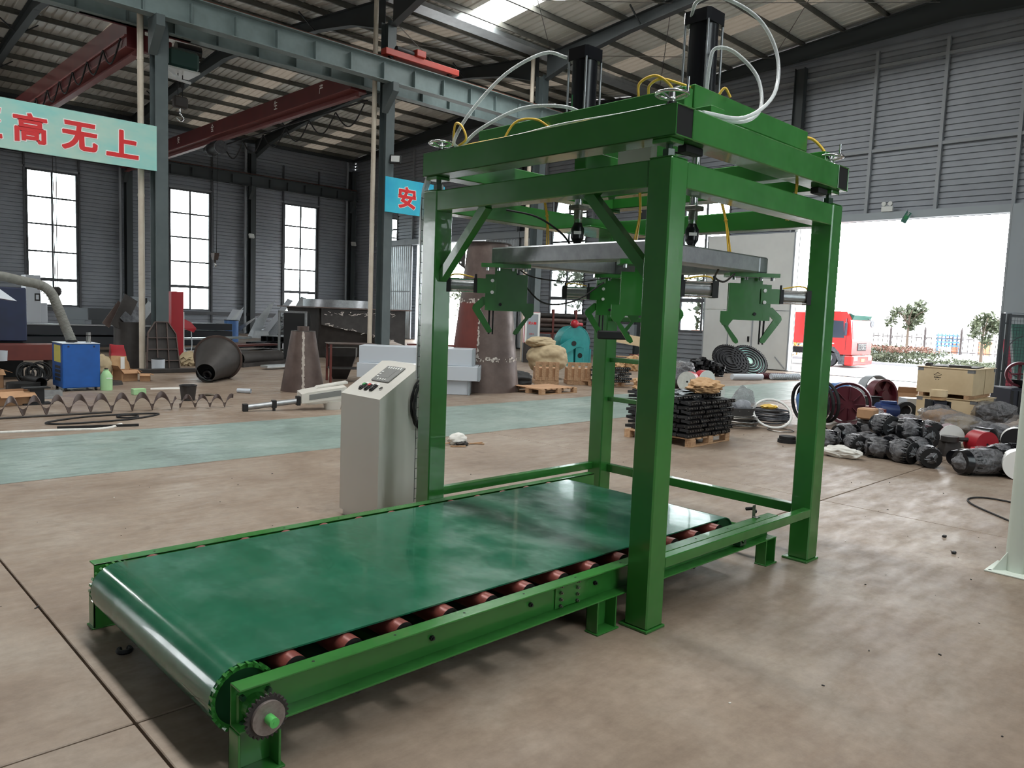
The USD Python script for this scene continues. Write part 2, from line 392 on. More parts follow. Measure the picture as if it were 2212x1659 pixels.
def wall(name, axis, c, sgn, a0, a1, ztop, holes, cuts=()):
    """sgn: direction away from the room. holes: (a0, a1, z0, z1)"""
    w = thing(name, kind='structure')
    br = sorted({a0, a1, *[h[0] for h in holes], *[h[1] for h in holes], *cuts})
    for p, q in zip(br, br[1:]):
        mid = (p + q) / 2; zs = [(h[2], h[3]) for h in holes if h[0] <= mid <= h[1]]
        z = 0.0
        for s, e in sorted(zs) + [(ztop(mid), ztop(mid))]:
            if s - z > 0.02:
                mb = MB(); siding(mb, axis, c, sgn, p, q, z, s); part(w, 'siding_sheet', mb, 'siding')
            z = e
    # outer skin
    mb = MB()
    for p, q in zip(br, br[1:]):
        mid = (p + q) / 2; zs = [(h[2], h[3]) for h in holes if h[0] <= mid <= h[1]]; z = 0.0
        for s, e in sorted(zs) + [(ztop(mid), ztop(mid))]:
            if s - z > 0.02:
                o0, o1 = sorted((c + sgn * 0.06, c + sgn * 0.09))
                mb.box(p, q, o0, o1, z, s) if axis == 'x' else mb.box(o0, o1, p, q, z, s)
            z = e
    part(w, 'outer_skin', mb, 'panel_grey')
    return w

WX = [-6.65, -0.05, 6.55, 13.15, 19.75]
WZ0, WZ1 = 1.25, 7.72
WH = 1.09
wl = wall('wall_left', 'x', YL, 1, XA, XB, lambda a: 11.09, [(x - WH, x + WH, WZ0, WZ1) for x in WX], [x + 3.3 for x in WX])
wr = wall('wall_right', 'x', YR, -1, XA, XB, lambda a: 11.05, [(x - WH, x + WH, WZ0, WZ1) for x in WX], [x + 3.3 for x in WX])
EW = [(36.6, 1.05), (21.9, 1.1), (14.55, 1.05)]
DOORA, DOORB = (4.0, 10.68, 0.0, 5.28), (27.3, 33.7, 0.0, 5.45)
we = wall('wall_door_end', 'y', XB, 1, YR, YL, lambda a: 11.02, [(y - h, y + h, WZ0, WZ1) for y, h in EW] + [DOORA, DOORB], [8.35, 6.2, -1, 17.4, 25.2, 38.5])
wb = wall('wall_rear', 'y', XA, -1, YR, YL, lambda a: 11.02, [(21.0, 27.0, 0, 5.3)])  # rear opening out of view, put there to let daylight in
# gables above the eaves line
for nm, x in (('wall_gable_door_end', XB + .03), ('wall_gable_rear', XA - .03)):
    mb = MB()
    for y0, yr, y1 in ((YR, RIDGE[0], YM), (YM, RIDGE[1], YL)):
        mb.prism([(y0, 11.0), (y1, 11.0), (y1, 11.06), (yr, roofz(yr)), (y0, 11.06)], 0.04, frame((x, 0, 0), (0, 1, 0), (0, 0, 1)))
    solo(nm, mb, 'siding', kind='structure')
# girts and posts of the door end wall
for y in (8.35, 6.2, 4.05):
    part(we, 'wind_post', MB().box(23.36, 23.49, y - .05, y + .05, 5.5, 10.85), 'trim_grey')
for z in (7.6, 10.35):
    part(we, 'girt', MB().box(23.38, 23.49, YR, 17.2, z - .05, z + .05), 'trim_grey')
for y in (25.3, 23.4, 20.4, 19.2, 34.0, 38.2):
    part(we, 'wind_post', MB().box(23.38, 23.49, y - .04, y + .04, 5.6, 10.9), 'trim_grey')
part(we, 'door_header', MB().box(23.2, 23.49, 3.7, 10.9, 5.28, 5.52), 'panel_grey')
part(we, 'door_header', MB().box(23.1, 23.49, 24.2, 37.2, 5.45, 5.75), 'panel_grey')
part(we, 'door_jamb', MB().box(23.35, 23.62, 10.68, 10.78, 0, 5.28), 'panel_white')
part(we, 'wall_brace', MB().beam((23.45, 11.0, 2.2), (23.45, 11.0, 5.2), .05, .05), 'trim_grey')
for x in WX:
    for dx in (-1.17, 1.17):
        part(wl, 'girt', MB().box(x + dx - .04, x + dx + .04, 40.2, 40.29, 0.2, 9.9), 'frame_grey')
part(wl, 'girt', MB().box(XA, XB, 40.2, 40.29, 9.9, 10.0), 'trim_grey')
part(wl, 'girt', MB().box(XA, XB, 40.2, 40.29, 7.75, 7.85), 'trim_grey')
part(wl, 'eave_beam', MB().box(XA, XB, 40.05, 40.25, 10.8, 11.1), 'rafter_grey')
part(wl, 'sill_ledge', MB().box(XA, XB, 40.12, 40.29, 1.02, 1.2), 'frame_grey')

def window(k, o, ax, h):
    """o: centre point at sill on the wall face; ax: unit vector along the wall"""
    w = thing(f'window_{k}', kind='structure')
    ax = np.array(ax, float); nrm = np.array([ax[1], -ax[0], 0])
    R = np.stack([ax, nrm, [0, 0, 1.0]], 1)
    def bar(mb, a0, a1, z0, z1, d=.06): mb.obox(np.array(o) + ax * (a0 + a1) / 2 + np.array([0, 0, (z0 + z1) / 2]), (a1 - a0, d, z1 - z0), R)
    H = WZ1 - WZ0
    fr = MB(); bar(fr, -h, -h + .06, 0, H, .1); bar(fr, h - .06, h, 0, H, .1); bar(fr, -h, h, 0, .07, .12); bar(fr, -h, h, H - .06, H, .1)
    part(w, 'frame', fr, 'frame_grey')
    mb = MB(); bar(mb, -.035, .035, .07, H - .06); part(w, 'mullion', mb, 'frame_grey')
    hs = [0.07, 1.28, 2.62, 3.92, 5.2, H - .06]
    for i, z in enumerate(hs[1:-1]):
        mb = MB(); t = .07 if i == 0 else .034; bar(mb, -h + .06, h - .06, z - t, z + t, .05); part(w, 'transom', mb, 'frame_grey')
    for a0, a1 in ((-h + .06, -.025), (.025, h - .06)):
        for z0, z1 in zip(hs, hs[1:]):
            mb = MB(); bar(mb, a0, a1, z0, z1, .005); part(w, 'pane', mb, 'pane_glass')
k = 0
for x in WX: k += 1; window(k, (x, YL + .02, WZ0), (1, 0, 0), WH)
for x in WX: k += 1; window(k, (x, YR - .02, WZ0), (1, 0, 0), WH)  # out of view; placed for the bright reflections on the posts
for y, h in EW: k += 1; window(k, (XB + .02, y, WZ0), (0, 1, 0), h)

# roof: ribbed sheets, roof lights, purlins, rafters
rf = thing('ceiling', kind='structure')
slopes = [(YR - .3, RIDGE[0]), (RIDGE[0], YM), (YM, RIDGE[1]), (RIDGE[1], YL + .3)]
bays = [XA - .2] + FRAMES + [XB + .25]
def ribbed(x0, x1, y0, y1):
    xs, zz = [], []
    k0 = int(math.floor(x0 / .3))
    for k in range(k0, int(x1 / .3) + 2):
        for q, d in ((0, 0), (.2, 0), (.225, .035), (.275, .035)):
            x = k * .3 + q
            if x0 <= x <= x1: xs.append(x); zz.append(d)
    xs = np.array([x0] + xs + [x1]); zz = np.array([zz[0]] + zz + [zz[-1]])
    m = len(xs)
    P = lambda y: np.stack([xs, np.full(m, y), zz + roofz(y)], 1)
    return MB().add(np.vstack([P(y0), P(y1)]), [[k, k + 1, m + k + 1, m + k] for k in range(m - 1)])
for i in range(len(bays) - 1):
    c = (bays[i] + bays[i + 1]) / 2
    for s, (y0, y1) in enumerate(slopes):
        part(rf, 'roof_sheet', ribbed(bays[i], c - .6, y0, y1), 'roof_white')
        part(rf, 'roof_sheet', ribbed(c + .6, bays[i + 1], y0, y1), 'roof_white')
        cl = {(1, 4): 3, (0, 2): 3, (1, 2): 2, (2, 1): 1, (3, 1): 1}.get((s, i), 0)   # thirds, from the ridge, that glow; overhead and left-bay ones are out of view
        for q in range(3):
            a0, a1 = (y0 + (y1 - y0) * q / 3, y0 + (y1 - y0) * (q + 1) / 3)
            k = 2 - q if s % 2 == 0 else q
            ok = k < cl  # left-bay glow is added fill for the roof there
            part(rf, 'roof_light', ribbed(c - .6, c + .6, a0, a1), 'skylight_key_glow' if ok else 'skylight_dirty', label='clear roof light panel with its own strong glow' if ok else 'brown dirty roof light panel')
for y0, y1 in slopes:
    nn = 8
    for q in range(nn):
        y = y0 + (y1 - y0) * (q + .5) / nn
        z = roofz(y)
        part(rf, 'purlin', MB().box(XA, XB, y - .004, y + .004, z - .2, z - .01).box(XA, XB, y - .004, y + .065, z - .02, z - .01).box(XA, XB, y - .065, y + .004, z - .205, z - .195), 'purlin_grey')
for x in FRAMES + [23.25]:
    for (y0, yr, y1) in ((YR, RIDGE[0], YM), (YM, RIDGE[1], YL)):
        L = y1 - y0
        st = [(0.2, 10.05), (1.9, 10.55), (3.8, 10.86), (7.5, 11.25), (L / 2, 11.5), (L - 7.5, 11.25), (L - 3.8, 10.86), (L - 1.9, 10.55), (L - .2, 10.05)]
        if x > 23: st = [(.2, 10.75), (L / 2, 11.3), (L - .2, 10.75)]
        bot = [(y0 + a, z) for a, z in st]; top = [(y, roofz(y) - .2) for y in (y1 - .2, yr, y0 + .2)]
        mb = MB().prism(bot + top, .012, frame((x - .006, 0, 0), (0, 1, 0), (0, 0, 1)))
        for line in (bot, top):
            for (ya, za), (yb, zb) in zip(line, line[1:]):
                mb.beam((x, ya, za), (x, yb, zb), .24, .02)
        r = part(rf, 'rafter', mb, 'rafter_grey')
        if x < 23:
            for a in (4.3, 8.6, L - 8.6, L - 4.3):
                for sx in (-1, 1):
                    y = y0 + a; zb = np.interp(a, [p[0] for p in st], [p[1] for p in st])
                    part(rf, 'flange_brace', MB().beam((x + sx * .05, y, zb + .03), (x + sx * .65, y, roofz(y) - .12), .04, .04), 'rafter_grey')
# gutter over the column row and thin cross bracing rods
part(rf, 'valley_gutter', MB().box(XA, XB, YM - .3, YM + .3, 10.9, 11.05), 'zinc_sheet')
for (xa, xb) in ((10.15, 16.75), (16.75, 23.2)):
    for ya, yb in ((6.5, 12.0), (12.0, 17.0), (18.0, 23), (23, 28)):
        part(rf, 'tie_rod', MB().cyl((xa, ya, roofz(ya) - .28), (xb, yb, roofz(yb) - .28), .012, n=6), 'steel')
        part(rf, 'tie_rod', MB().cyl((xa, yb, roofz(yb) - .28), (xb, ya, roofz(ya) - .28), .012, n=6), 'steel')

# steel columns
def hsec(mb, x, y, z0, z1, w=.3, d=.36):
    mb.box(x - .005, x + .005, y - d / 2 + .012, y + d / 2 - .012, z0, z1)
    mb.box(x - w / 2, x + w / 2, y - d / 2, y - d / 2 + .014, z0, z1); mb.box(x - w / 2, x + w / 2, y + d / 2 - .014, y + d / 2, z0, z1)
mid_lab = {-3.05: 'grey steel column of the middle row, nearest the rear wall', 3.55: 'grey steel column beside the cream pipe at the end of the long teal banner',
           10.15: 'grey steel column between the cream pipe and the blue banner, with a floodlight on it', 16.75: 'grey steel column of the middle row seen above the conveyor frame, farthest of the row'}
for x in FRAMES[1:]:
    t = thing('steel_column', mid_lab[x], 'column', (x, YM, 0))
    mb = MB(); hsec(mb, 0, 0, .02, 10.2); part(t, 'shaft', mb, 'grey_column')
    part(t, 'base_plate', MB().box(-.24, .24, -.26, .26, 0, .025), 'grey_column')
    for s in (-1, 1):
        b = MB().prism([(.17, 8.3), (.72, 8.3), (.72, 8.05), (.17, 7.5)], .2, frame((.1, 0, 0) if s > 0 else (-.1, 0, 0), (0, s, 0), (0, 0, 1)))
        part(t, 'bracket', b, 'grey_column')
    t = solo('rain_downpipe', MB().cyl((x - .38, YM + .12, .02), (x - .38, YM + .12, 10.85), .072, n=16).cyl((x - .38, YM + .12, 4.2), (x - .38, YM + .12, 4.26), .078, n=16).cyl((x - .38, YM + .12, 7.4), (x - .38, YM + .12, 7.46), .078, n=16), 'pipe_cream',
             {-3.05: 'cream plastic rain pipe at the rearmost column', 3.55: 'cream plastic rain pipe running down behind the end of the teal banner', 10.15: 'cream plastic rain pipe left of the floodlit column', 16.75: 'cream plastic rain pipe on the far column, seen between the black cylinders'}[x], 'pipe', smooth=40)
for i, x in enumerate([-9.9, -3.3, 3.3, 9.9, 16.5, 23.1]):
    t = thing('wall_column', ['grey wall column hidden at the rear end of the window wall', 'grey wall column left of the frame on the window wall', 'grey wall column left of the first window in view', 'grey wall column between the first and second windows', 'grey wall column between the second and third windows', 'grey wall column in the far corner of the window wall'][i], 'column', (x, 39.95, 0))
    mb = MB(); hsec(mb, 0, 0, .02, 10.2, .3, .42); part(t, 'shaft', mb, 'rafter_grey'); part(t, 'base_plate', MB().box(-.25, .25, -.28, .28, 0, .025), 'rafter_grey')
    part(t, 'bracket', MB().prism([(.2, 8.3), (.6, 8.3), (.6, 8.05), (.2, 7.6)], .2, frame((-.1, 0, 0), (0, -1, 0), (0, 0, 1))), 'rafter_grey')
    if i >= 2:
        solo('wall_downpipe', MB().cyl((x - .38, 39.95, .02), (x - .38, 39.95, 10.7), .07, n=12), 'trim_grey', ['', '', 'pale grey rain pipe left of the first window in view', 'pale grey rain pipe between the first and second windows', 'pale grey rain pipe between the second and third windows', 'pale grey rain pipe in the far corner of the window wall'][i], 'pipe', smooth=40)
for y, lb in ((10.9, 'dark grey end wall column above the left edge of the big doorway'), (17.4, 'dark grey end wall column at the roof valley'), (24.6, 'dark grey end wall column left of the middle end window'), (-1.0, 'dark grey end wall column right of the big doorway')):
    t = thing('end_wall_column', lb, 'column', (23.22, y, 0))
    mb = MB(); hsec(mb, 0, 0, .0 if y > 11 or y < 0 else 5.3, 10.75, .26, .36); part(t, 'shaft', mb, 'rafter_grey')

# crane runway beams
def runway(y, lb, mat='runway_grey', x0=XA + .3, x1=XB - .4, off=.55):
    t = thing('crane_runway_beam', lb, 'beam', (0, y, 8.3))
    part(t, 'beam', MB().box(x0, x1, -.006, .006, .02, .6).box(x0, x1, -.15, .15, 0, .02).box(x0, x1, -.17, .17, .6, .62), mat)
    part(t, 'rail', MB().box(x0, x1, -.035, .035, .62, .66).box(x0, x1, -.02, .02, .66, .70), 'rust_rail', label='rusty crane rail')
    for x in np.arange(-3.05 + off - 6.6, x1, 1.1):
        part(t, 'stiffener', MB().box(x - .006, x + .006, -.14, -.006, .02, .5).box(x - .006, x + .006, .006, .14, .02, .5), mat)
runway(16.92, 'pale grey crane runway beam on the near side of the middle columns')
runway(17.98, 'grey crane runway beam on the far side of the middle columns')
runway(39.45, 'grey crane runway beam along the window wall', 'rafter_grey')

# sliding door leaves at the big doorway
t = thing('sliding_door', 'white sandwich-panel sliding door leaf with a small door in it, left of the doorway', 'door', (23.15, 0, 0))
part(t, 'panel', MB().box(-.05, .05, 10.66, 14.15, .04, 2.18), 'panel_white'); part(t, 'panel', MB().box(-.05, .05, 10.66, 14.15, 2.2, 5.0), 'panel_white')
part(t, 'edge_channel', MB().box(-.06, .06, 10.6, 10.66, .04, 5.02), 'trim_grey'); part(t, 'edge_channel', MB().box(-.06, .06, 14.15, 14.2, .04, 5.02), 'trim_grey')
d = part(t, 'wicket_door', MB().box(-.07, -.05, 12.1, 13.05, .12, 2.1), 'panel_white')
part(d, 'door_frame', MB().box(-.08, -.05, 12.05, 12.1, .1, 2.14).box(-.08, -.05, 13.05, 13.1, .1, 2.14).box(-.08, -.05, 12.05, 13.1, 2.1, 2.14), 'trim_grey')
part(d, 'handle', MB().box(-.12, -.07, 12.16, 12.22, 1.0, 1.2), 'black_matt')
part(t, 'corner_stay', MB().beam((-.07, 10.7, .1), (-.07, 11.1, .5), .03, .03), 'trim_grey')
t = thing('sliding_door', 'grey sandwich-panel sliding door leaf right of the doorway', 'door', (23.15, 0, 0))
part(t, 'panel', MB().box(-.05, .05, .2, 3.98, .04, 2.28), 'panel_grey'); part(t, 'panel', MB().box(-.05, .05, .2, 3.98, 2.3, 5.5), 'panel_grey')
part(t, 'edge_channel', MB().box(-.06, .06, 3.98, 4.03, .04, 5.5), 'trim_grey')
t = thing('sliding_door', 'silver corrugated sliding door leaf left of the far doorway', 'door', (23.2, 0, 0))
mb = MB(); xs = []
ys = np.arange(33.72, 36.96, .05)
pr = np.where(np.arange(len(ys)) % 4 < 2, 0.0, -.03)
m = len(ys)
mb.add(np.vstack([np.stack([pr, ys, np.full(m, .05)], 1), np.stack([pr, ys, np.full(m, 5.4)], 1)]), [[k, k + 1, m + k + 1, m + k] for k in range(m - 1)])
part(t, 'leaf', mb, 'zinc_sheet')
part(t, 'frame', MB().box(-.02, .05, 33.66, 33.74, .05, 5.42).box(-.02, .05, 36.92, 37.0, .05, 5.42).box(-.02, .05, 33.66, 37.0, 5.36, 5.44), 'trim_grey')
part(t, 'cross_rail', MB().box(-.05, -.03, 33.8, 36.9, 2.75, 2.81), 'trim_grey')
part(t, 'wicket_frame', MB().box(-.05, -.03, 35.5, 36.5, 2.0, 2.05).box(-.05, -.03, 36.45, 36.5, .4, 2.0), 'panel_white')
t = thing('sliding_door', 'silver corrugated sliding door leaf right of the far doorway', 'door', (23.2, 0, 0))
ys = np.arange(24.1, 27.3, .05); pr = np.where(np.arange(len(ys)) % 4 < 2, 0.0, -.03); m = len(ys)
part(t, 'leaf', MB().add(np.vstack([np.stack([pr, ys, np.full(m, .05)], 1), np.stack([pr, ys, np.full(m, 5.4)], 1)]), [[k, k + 1, m + k + 1, m + k] for k in range(m - 1)]), 'zinc_sheet')
part(t, 'frame', MB().box(-.02, .05, 24.04, 24.12, .05, 5.42).box(-.02, .05, 27.25, 27.33, .05, 5.42).box(-.02, .05, 24.04, 27.3, 5.36, 5.44), 'trim_grey')
# ================================================================ the filling frame
LX = LY = 2.0875; W = .15; H = 2.541
fr = thing('bag_filling_frame', 'tall green square-tube frame with a grey lifting ring, standing over the conveyor end', 'bag filling machine', (0, 0, 0))
G = 'green_paint'
for x in (0, LX - W):
    for y in (0, LY - W):
        p = part(fr, 'post', MB().rbox(x, x + W, y, y + W, .014, H, .008), G)
        part(p, 'base_plate', MB().rbox(x - .03 if x else x - .012, x + W + .012, y - .01, y + W + .03, 0, .016, .003), G)
        part(p, 'cap', MB().box(x + .004, x + W - .004, y + .004, y + W - .004, H, H + .004), G)
# head beams between the posts
hb = .146
part(fr, 'head_beam', MB().rbox(.004, .134, W, LY - W, H - hb, H - .006, .006), G)
part(fr, 'head_beam', MB().rbox(LX - .134, LX - .004, W, LY - W, H - hb, H - .006, .006), G)
part(fr, 'head_beam', MB().rbox(W, LX - W, .004, .134, H - hb, H - .006, .006), G)
part(fr, 'head_beam', MB().rbox(W, LX - W, LY - .134, LY - .004, H - hb, H - .006, .006), G)
# knee braces of the conveyor side
def knee(y0, y1, z0, z1, x=.045):
    return MB().prism([(y0, z0), (y0, z0 - .085), (y1 - .085 * (1 if y1 > y0 else -1), z1), (y1, z1)], .05, frame((x + .05, 0, 0), (0, 1, 0), (0, 0, 1), ))
zt = H - hb
def kn(ya, za, yb, zb):
    m = MB(); m.beam((.07, ya, za), (.07, yb, zb), .06, .06, up=(1, 0, 0)); return m
part(fr, 'knee_brace', kn(W - .01, 1.93, .60, zt + .01), G)
part(fr, 'knee_brace', kn(LY - W + .01, 1.93, LY - .60, zt + .01), G)
# low tie bars
part(fr, 'tie_bar', MB().rbox(W, LX - W, .0, .06, .335, .395, .004), G)
part(fr, 'tie_bar', MB().rbox(W, LX - W, LY - .06, LY, .335, .395, .004), G)
part(fr, 'tie_bar', MB().rbox(LX - .06, LX, W, LY - W, .315, .385, .004), G)
# ladder at the back
part(fr, 'ladder_stile', MB().rbox(1.99, 2.04, 1.47, 1.52, .395, 2.39, .004), G)
for z in (.98, 1.33, 1.69, 2.05):
    part(fr, 'ladder_rung', MB().rbox(1.995, 2.035, 1.52, LY - W, z - .02, z + .02, .004), G)
# jack screws on the posts and the height-adjustable upper frame
UZ0, UZ1 = 2.641, 2.803
for x, y in ((.075, .075), (.075, LY - .075), (LX - .075, .075), (LX - .075, LY - .075)):
    p = part(fr, 'jack_screw', MB().cyl((x, y, H), (x, y, H + .05), .035, n=6).cyl((x, y, H + .05), (x, y, UZ0), .018, n=12), 'dark_green')
    part(p, 'jack_flange', MB().rbox(x - .06, x + .06, y - .05, y + .07, UZ0 - .022, UZ0, .004), G)
def tube_y(x0, x1, y0, y1, z0, z1, t=.008):
    m = MB(); m.rbox(x0, x1, y0, y1, z1 - t, z1, .003).rbox(x0, x1, y0, y1, z0, z0 + t, .003)
    m.rbox(x0, x0 + t, y0, y1, z0, z1, .003).rbox(x1 - t, x1, y0, y1, z0, z1, .003); return m
u0, u1, uw = -.008, 2.105, .163
for x in (u0, u1 - uw):
    p = part(fr, 'upper_beam', tube_y(x, x + uw, -.018, 2.094, UZ0, UZ1), G)
    part(p, 'tube_shade_plate', MB().box(x + .008, x + uw - .008, -.012, .0, UZ0 + .008, UZ1 - .008), 'dark_inside', label='black plate standing for the shade in the open tube end')  # black plate near the opening paints the shade inside the tube
part(fr, 'upper_beam', MB().rbox(u0 + uw, u1 - uw, -.014, .14, UZ0, UZ1, .006), G)
part(fr, 'upper_beam', MB().rbox(u0 + uw, u1 - uw, 1.94, 2.09, UZ0, UZ1, .006), G)
# cylinder carriers on top
part(fr, 'carrier_beam', MB().rbox(.48, .56, .27, 2.07, 2.905, 3.045, .005), G)
part(fr, 'carrier_beam', MB().rbox(.58, 2.04, .27, .35, 2.94, 3.08, .005), G)
part(fr, 'carrier_beam', MB().rbox(.56, 2.04, .27, .45, 2.92, 2.94, .003), G)
part(fr, 'carrier_beam', MB().rbox(.48, .74, .27, 2.07, 2.885, 2.905, .003), G)
part(fr, 'carrier_beam', MB().rbox(1.52, 1.60, .45, 2.0, 2.93, 3.02, .005), G)
for x, y in ((.52, 1.99), (1.98, .12), (.52, .12), (.6, 2.01)):
    part(fr, 'carrier_foot', MB().rbox(x - .07, x + .07, y - .05, y + .05 if y > 1 else .33, UZ1, 2.90, .004), G)
part(fr, 'load_cell', MB().rbox(.20, .36, .05, .11, 2.60, 2.64, .004), 'black_matt')
part(fr, 'load_cell', MB().rbox(1.80, 1.94, .05, .11, 2.60, 2.64, .004), 'black_matt')
part(fr, 'junction_box', MB().rbox(.5, .56, .5, .76, 2.56, 2.78, .006), 'panel_white', label='pale grey junction box')
# crossing plate under the upper frame
part(fr, 'inner_beam', MB().rbox(.5, 1.6, 1.02, 1.12, UZ0 + .02, UZ1 - .02, .005), G)
part(fr, 'inner_beam', MB().rbox(1.5, 1.62, .14, 1.94, UZ0 + .02, UZ1 - .02, .005), G)
part(fr, 'inner_plate', MB().rbox(1.2, 1.94, 1.55, 1.94, UZ0 - .25, UZ0 - .24, .003), G)
# hand wheels
def handwheel(x, y, z, a):
    w = MB(); w.torus((x, y, z + .07), .082, .0095, n=36, m=10)
    for k in range(3):
        t = a + k * 2 * PI / 3; w.tube([(x + .02 * math.cos(t), y + .02 * math.sin(t), z + .05), (x + .08 * math.cos(t), y + .08 * math.sin(t), z + .07)], .007, 8, sub=1)
    w.cyl((x, y, z + .03), (x, y, z + .085), .022, .018, n=20)
    p = part(fr, 'hand_wheel', w, 'chrome', smooth=40, label='chrome hand wheel')
    hx, hy = x + .082 * math.cos(a + .5), y + .082 * math.sin(a + .5)
    part(p, 'crank_handle', MB().cyl((hx, hy, z + .07), (hx, hy, z + .165), .008, .007, n=12), 'chrome', smooth=40)
    part(p, 'wheel_hub', MB().cyl((x, y, z), (x, y, z + .03), .026, n=16).cyl((x, y, z), (x, y, z + .008), .045, n=6), 'black_matt')
handwheel(.075, .075, UZ1, -1.2); handwheel(.075, LY - .09, UZ1, -1.0); handwheel(LX - .09, .075, UZ1, -.9); handwheel(LX - .09, LY - .09, UZ1, 0)

# the two black pneumatic cylinders, through the carriers down to the ring
RING = 2.165
def cylinder(x, y, top, half, yaw):
    R = rotz(yaw)
    def P(a, b, z): return tuple(np.array([x, y, z]) + R @ np.array([a, b, 0]))
    b = MB(); b.cyl((x, y, 2.97), (x, y, top - .07), half * .95, n=28)
    p = part(fr, 'cylinder', b, 'black_gloss', smooth=40, label='black pneumatic cylinder')
    hd = MB(); 
    for z0, z1 in ((top - .08, top), (2.95, 3.02)):
        q = []
        for sx in (-1, 1):
            for sy in (-1, 1):
                for (cx, cy) in ((half, half - .018), (half - .018, half)):
                    for z in (z0, z1): q.append(P(sx * cx, sy * cy, z))
        hd.hull(q)
    part(p, 'end_cap', hd, 'black_gloss')
    tr = MB()
    for sx in (-1, 1):
        for sy in (-1, 1): tr.cyl(P(sx * half * .86, sy * half * .86, 2.97), P(sx * half * .86, sy * half * .86, top - .07), .008, n=10)
    part(p, 'tie_rods', tr, 'galvanised', smooth=40)
    R2 = R @ np.eye(3)
    part(p, 'label', MB().obox(P(-half * .89, .0, 3.12), (.006, .035, .1), R).obox(P(-half * .62, -half * .68, 3.12), (.03, .004, .1), R @ rotz(.75)), 'label_white')
    part(p, 'label', MB().obox(P(-half * .86, half * .26, 3.12), (.006, .022, .1), R), 'label_green')
    rd = MB().cyl((x, y, RING + .17), (x, y, 2.97), .028, n=20)
    part(fr, 'piston_rod', rd, 'chrome', smooth=40)
    part(fr, 'rod_gland', MB().cyl((x, y, 2.36), (x, y, 2.42), .03, n=20).rbox(x - .05, x + .05, y - .05, y + .05, 2.42, 2.45, .004), 'steel', smooth=30)
    cp = MB().lathe([(0, .0), (.026, 0), (.026, .035), (.038, .055), (.045, .065), (.045, .13), (.034, .15), (.026, .17), (0, .17)], (x, y, RING), n=24)
    cpp = part(fr, 'rod_coupling', cp, 'black_gloss', smooth=35)
    part(cpp, 'label', MB().obox((x - .034, y - .030, RING + .1), (.004, .05, .02), rotz(.75)), 'label_white')
cylinder(.62, 1.17, 3.47, .088, .0)
cylinder(1.03, .53, 3.665, .098, .0)

# galvanised lifting ring
a0, a1, rw, rz0 = .35, 1.74, .12, 2.05
part(fr, 'ring_beam', MB().rbox(a0, a0 + rw, a0, a1, rz0, RING, .01), 'galvanised')
part(fr, 'ring_beam', MB().rbox(a1 - rw, a1, a0, a1, rz0, RING, .01), 'galvanised')
part(fr, 'ring_beam', MB().rbox(a0 + rw, a1 - rw, a0, a0 + rw, rz0, RING, .01), 'galvanised')
part(fr, 'ring_beam', MB().rbox(a0 + rw, a1 - rw, a1 - rw, a1, rz0, RING, .01), 'galvanised')
part(fr, 'ring_plate', MB().rbox(.47, .74, 1.02, 1.32, RING - .03, RING, .004), 'galvanised')
part(fr, 'ring_plate', MB().rbox(.88, 1.18, .47, .66, RING - .03, RING, .004), 'galvanised')

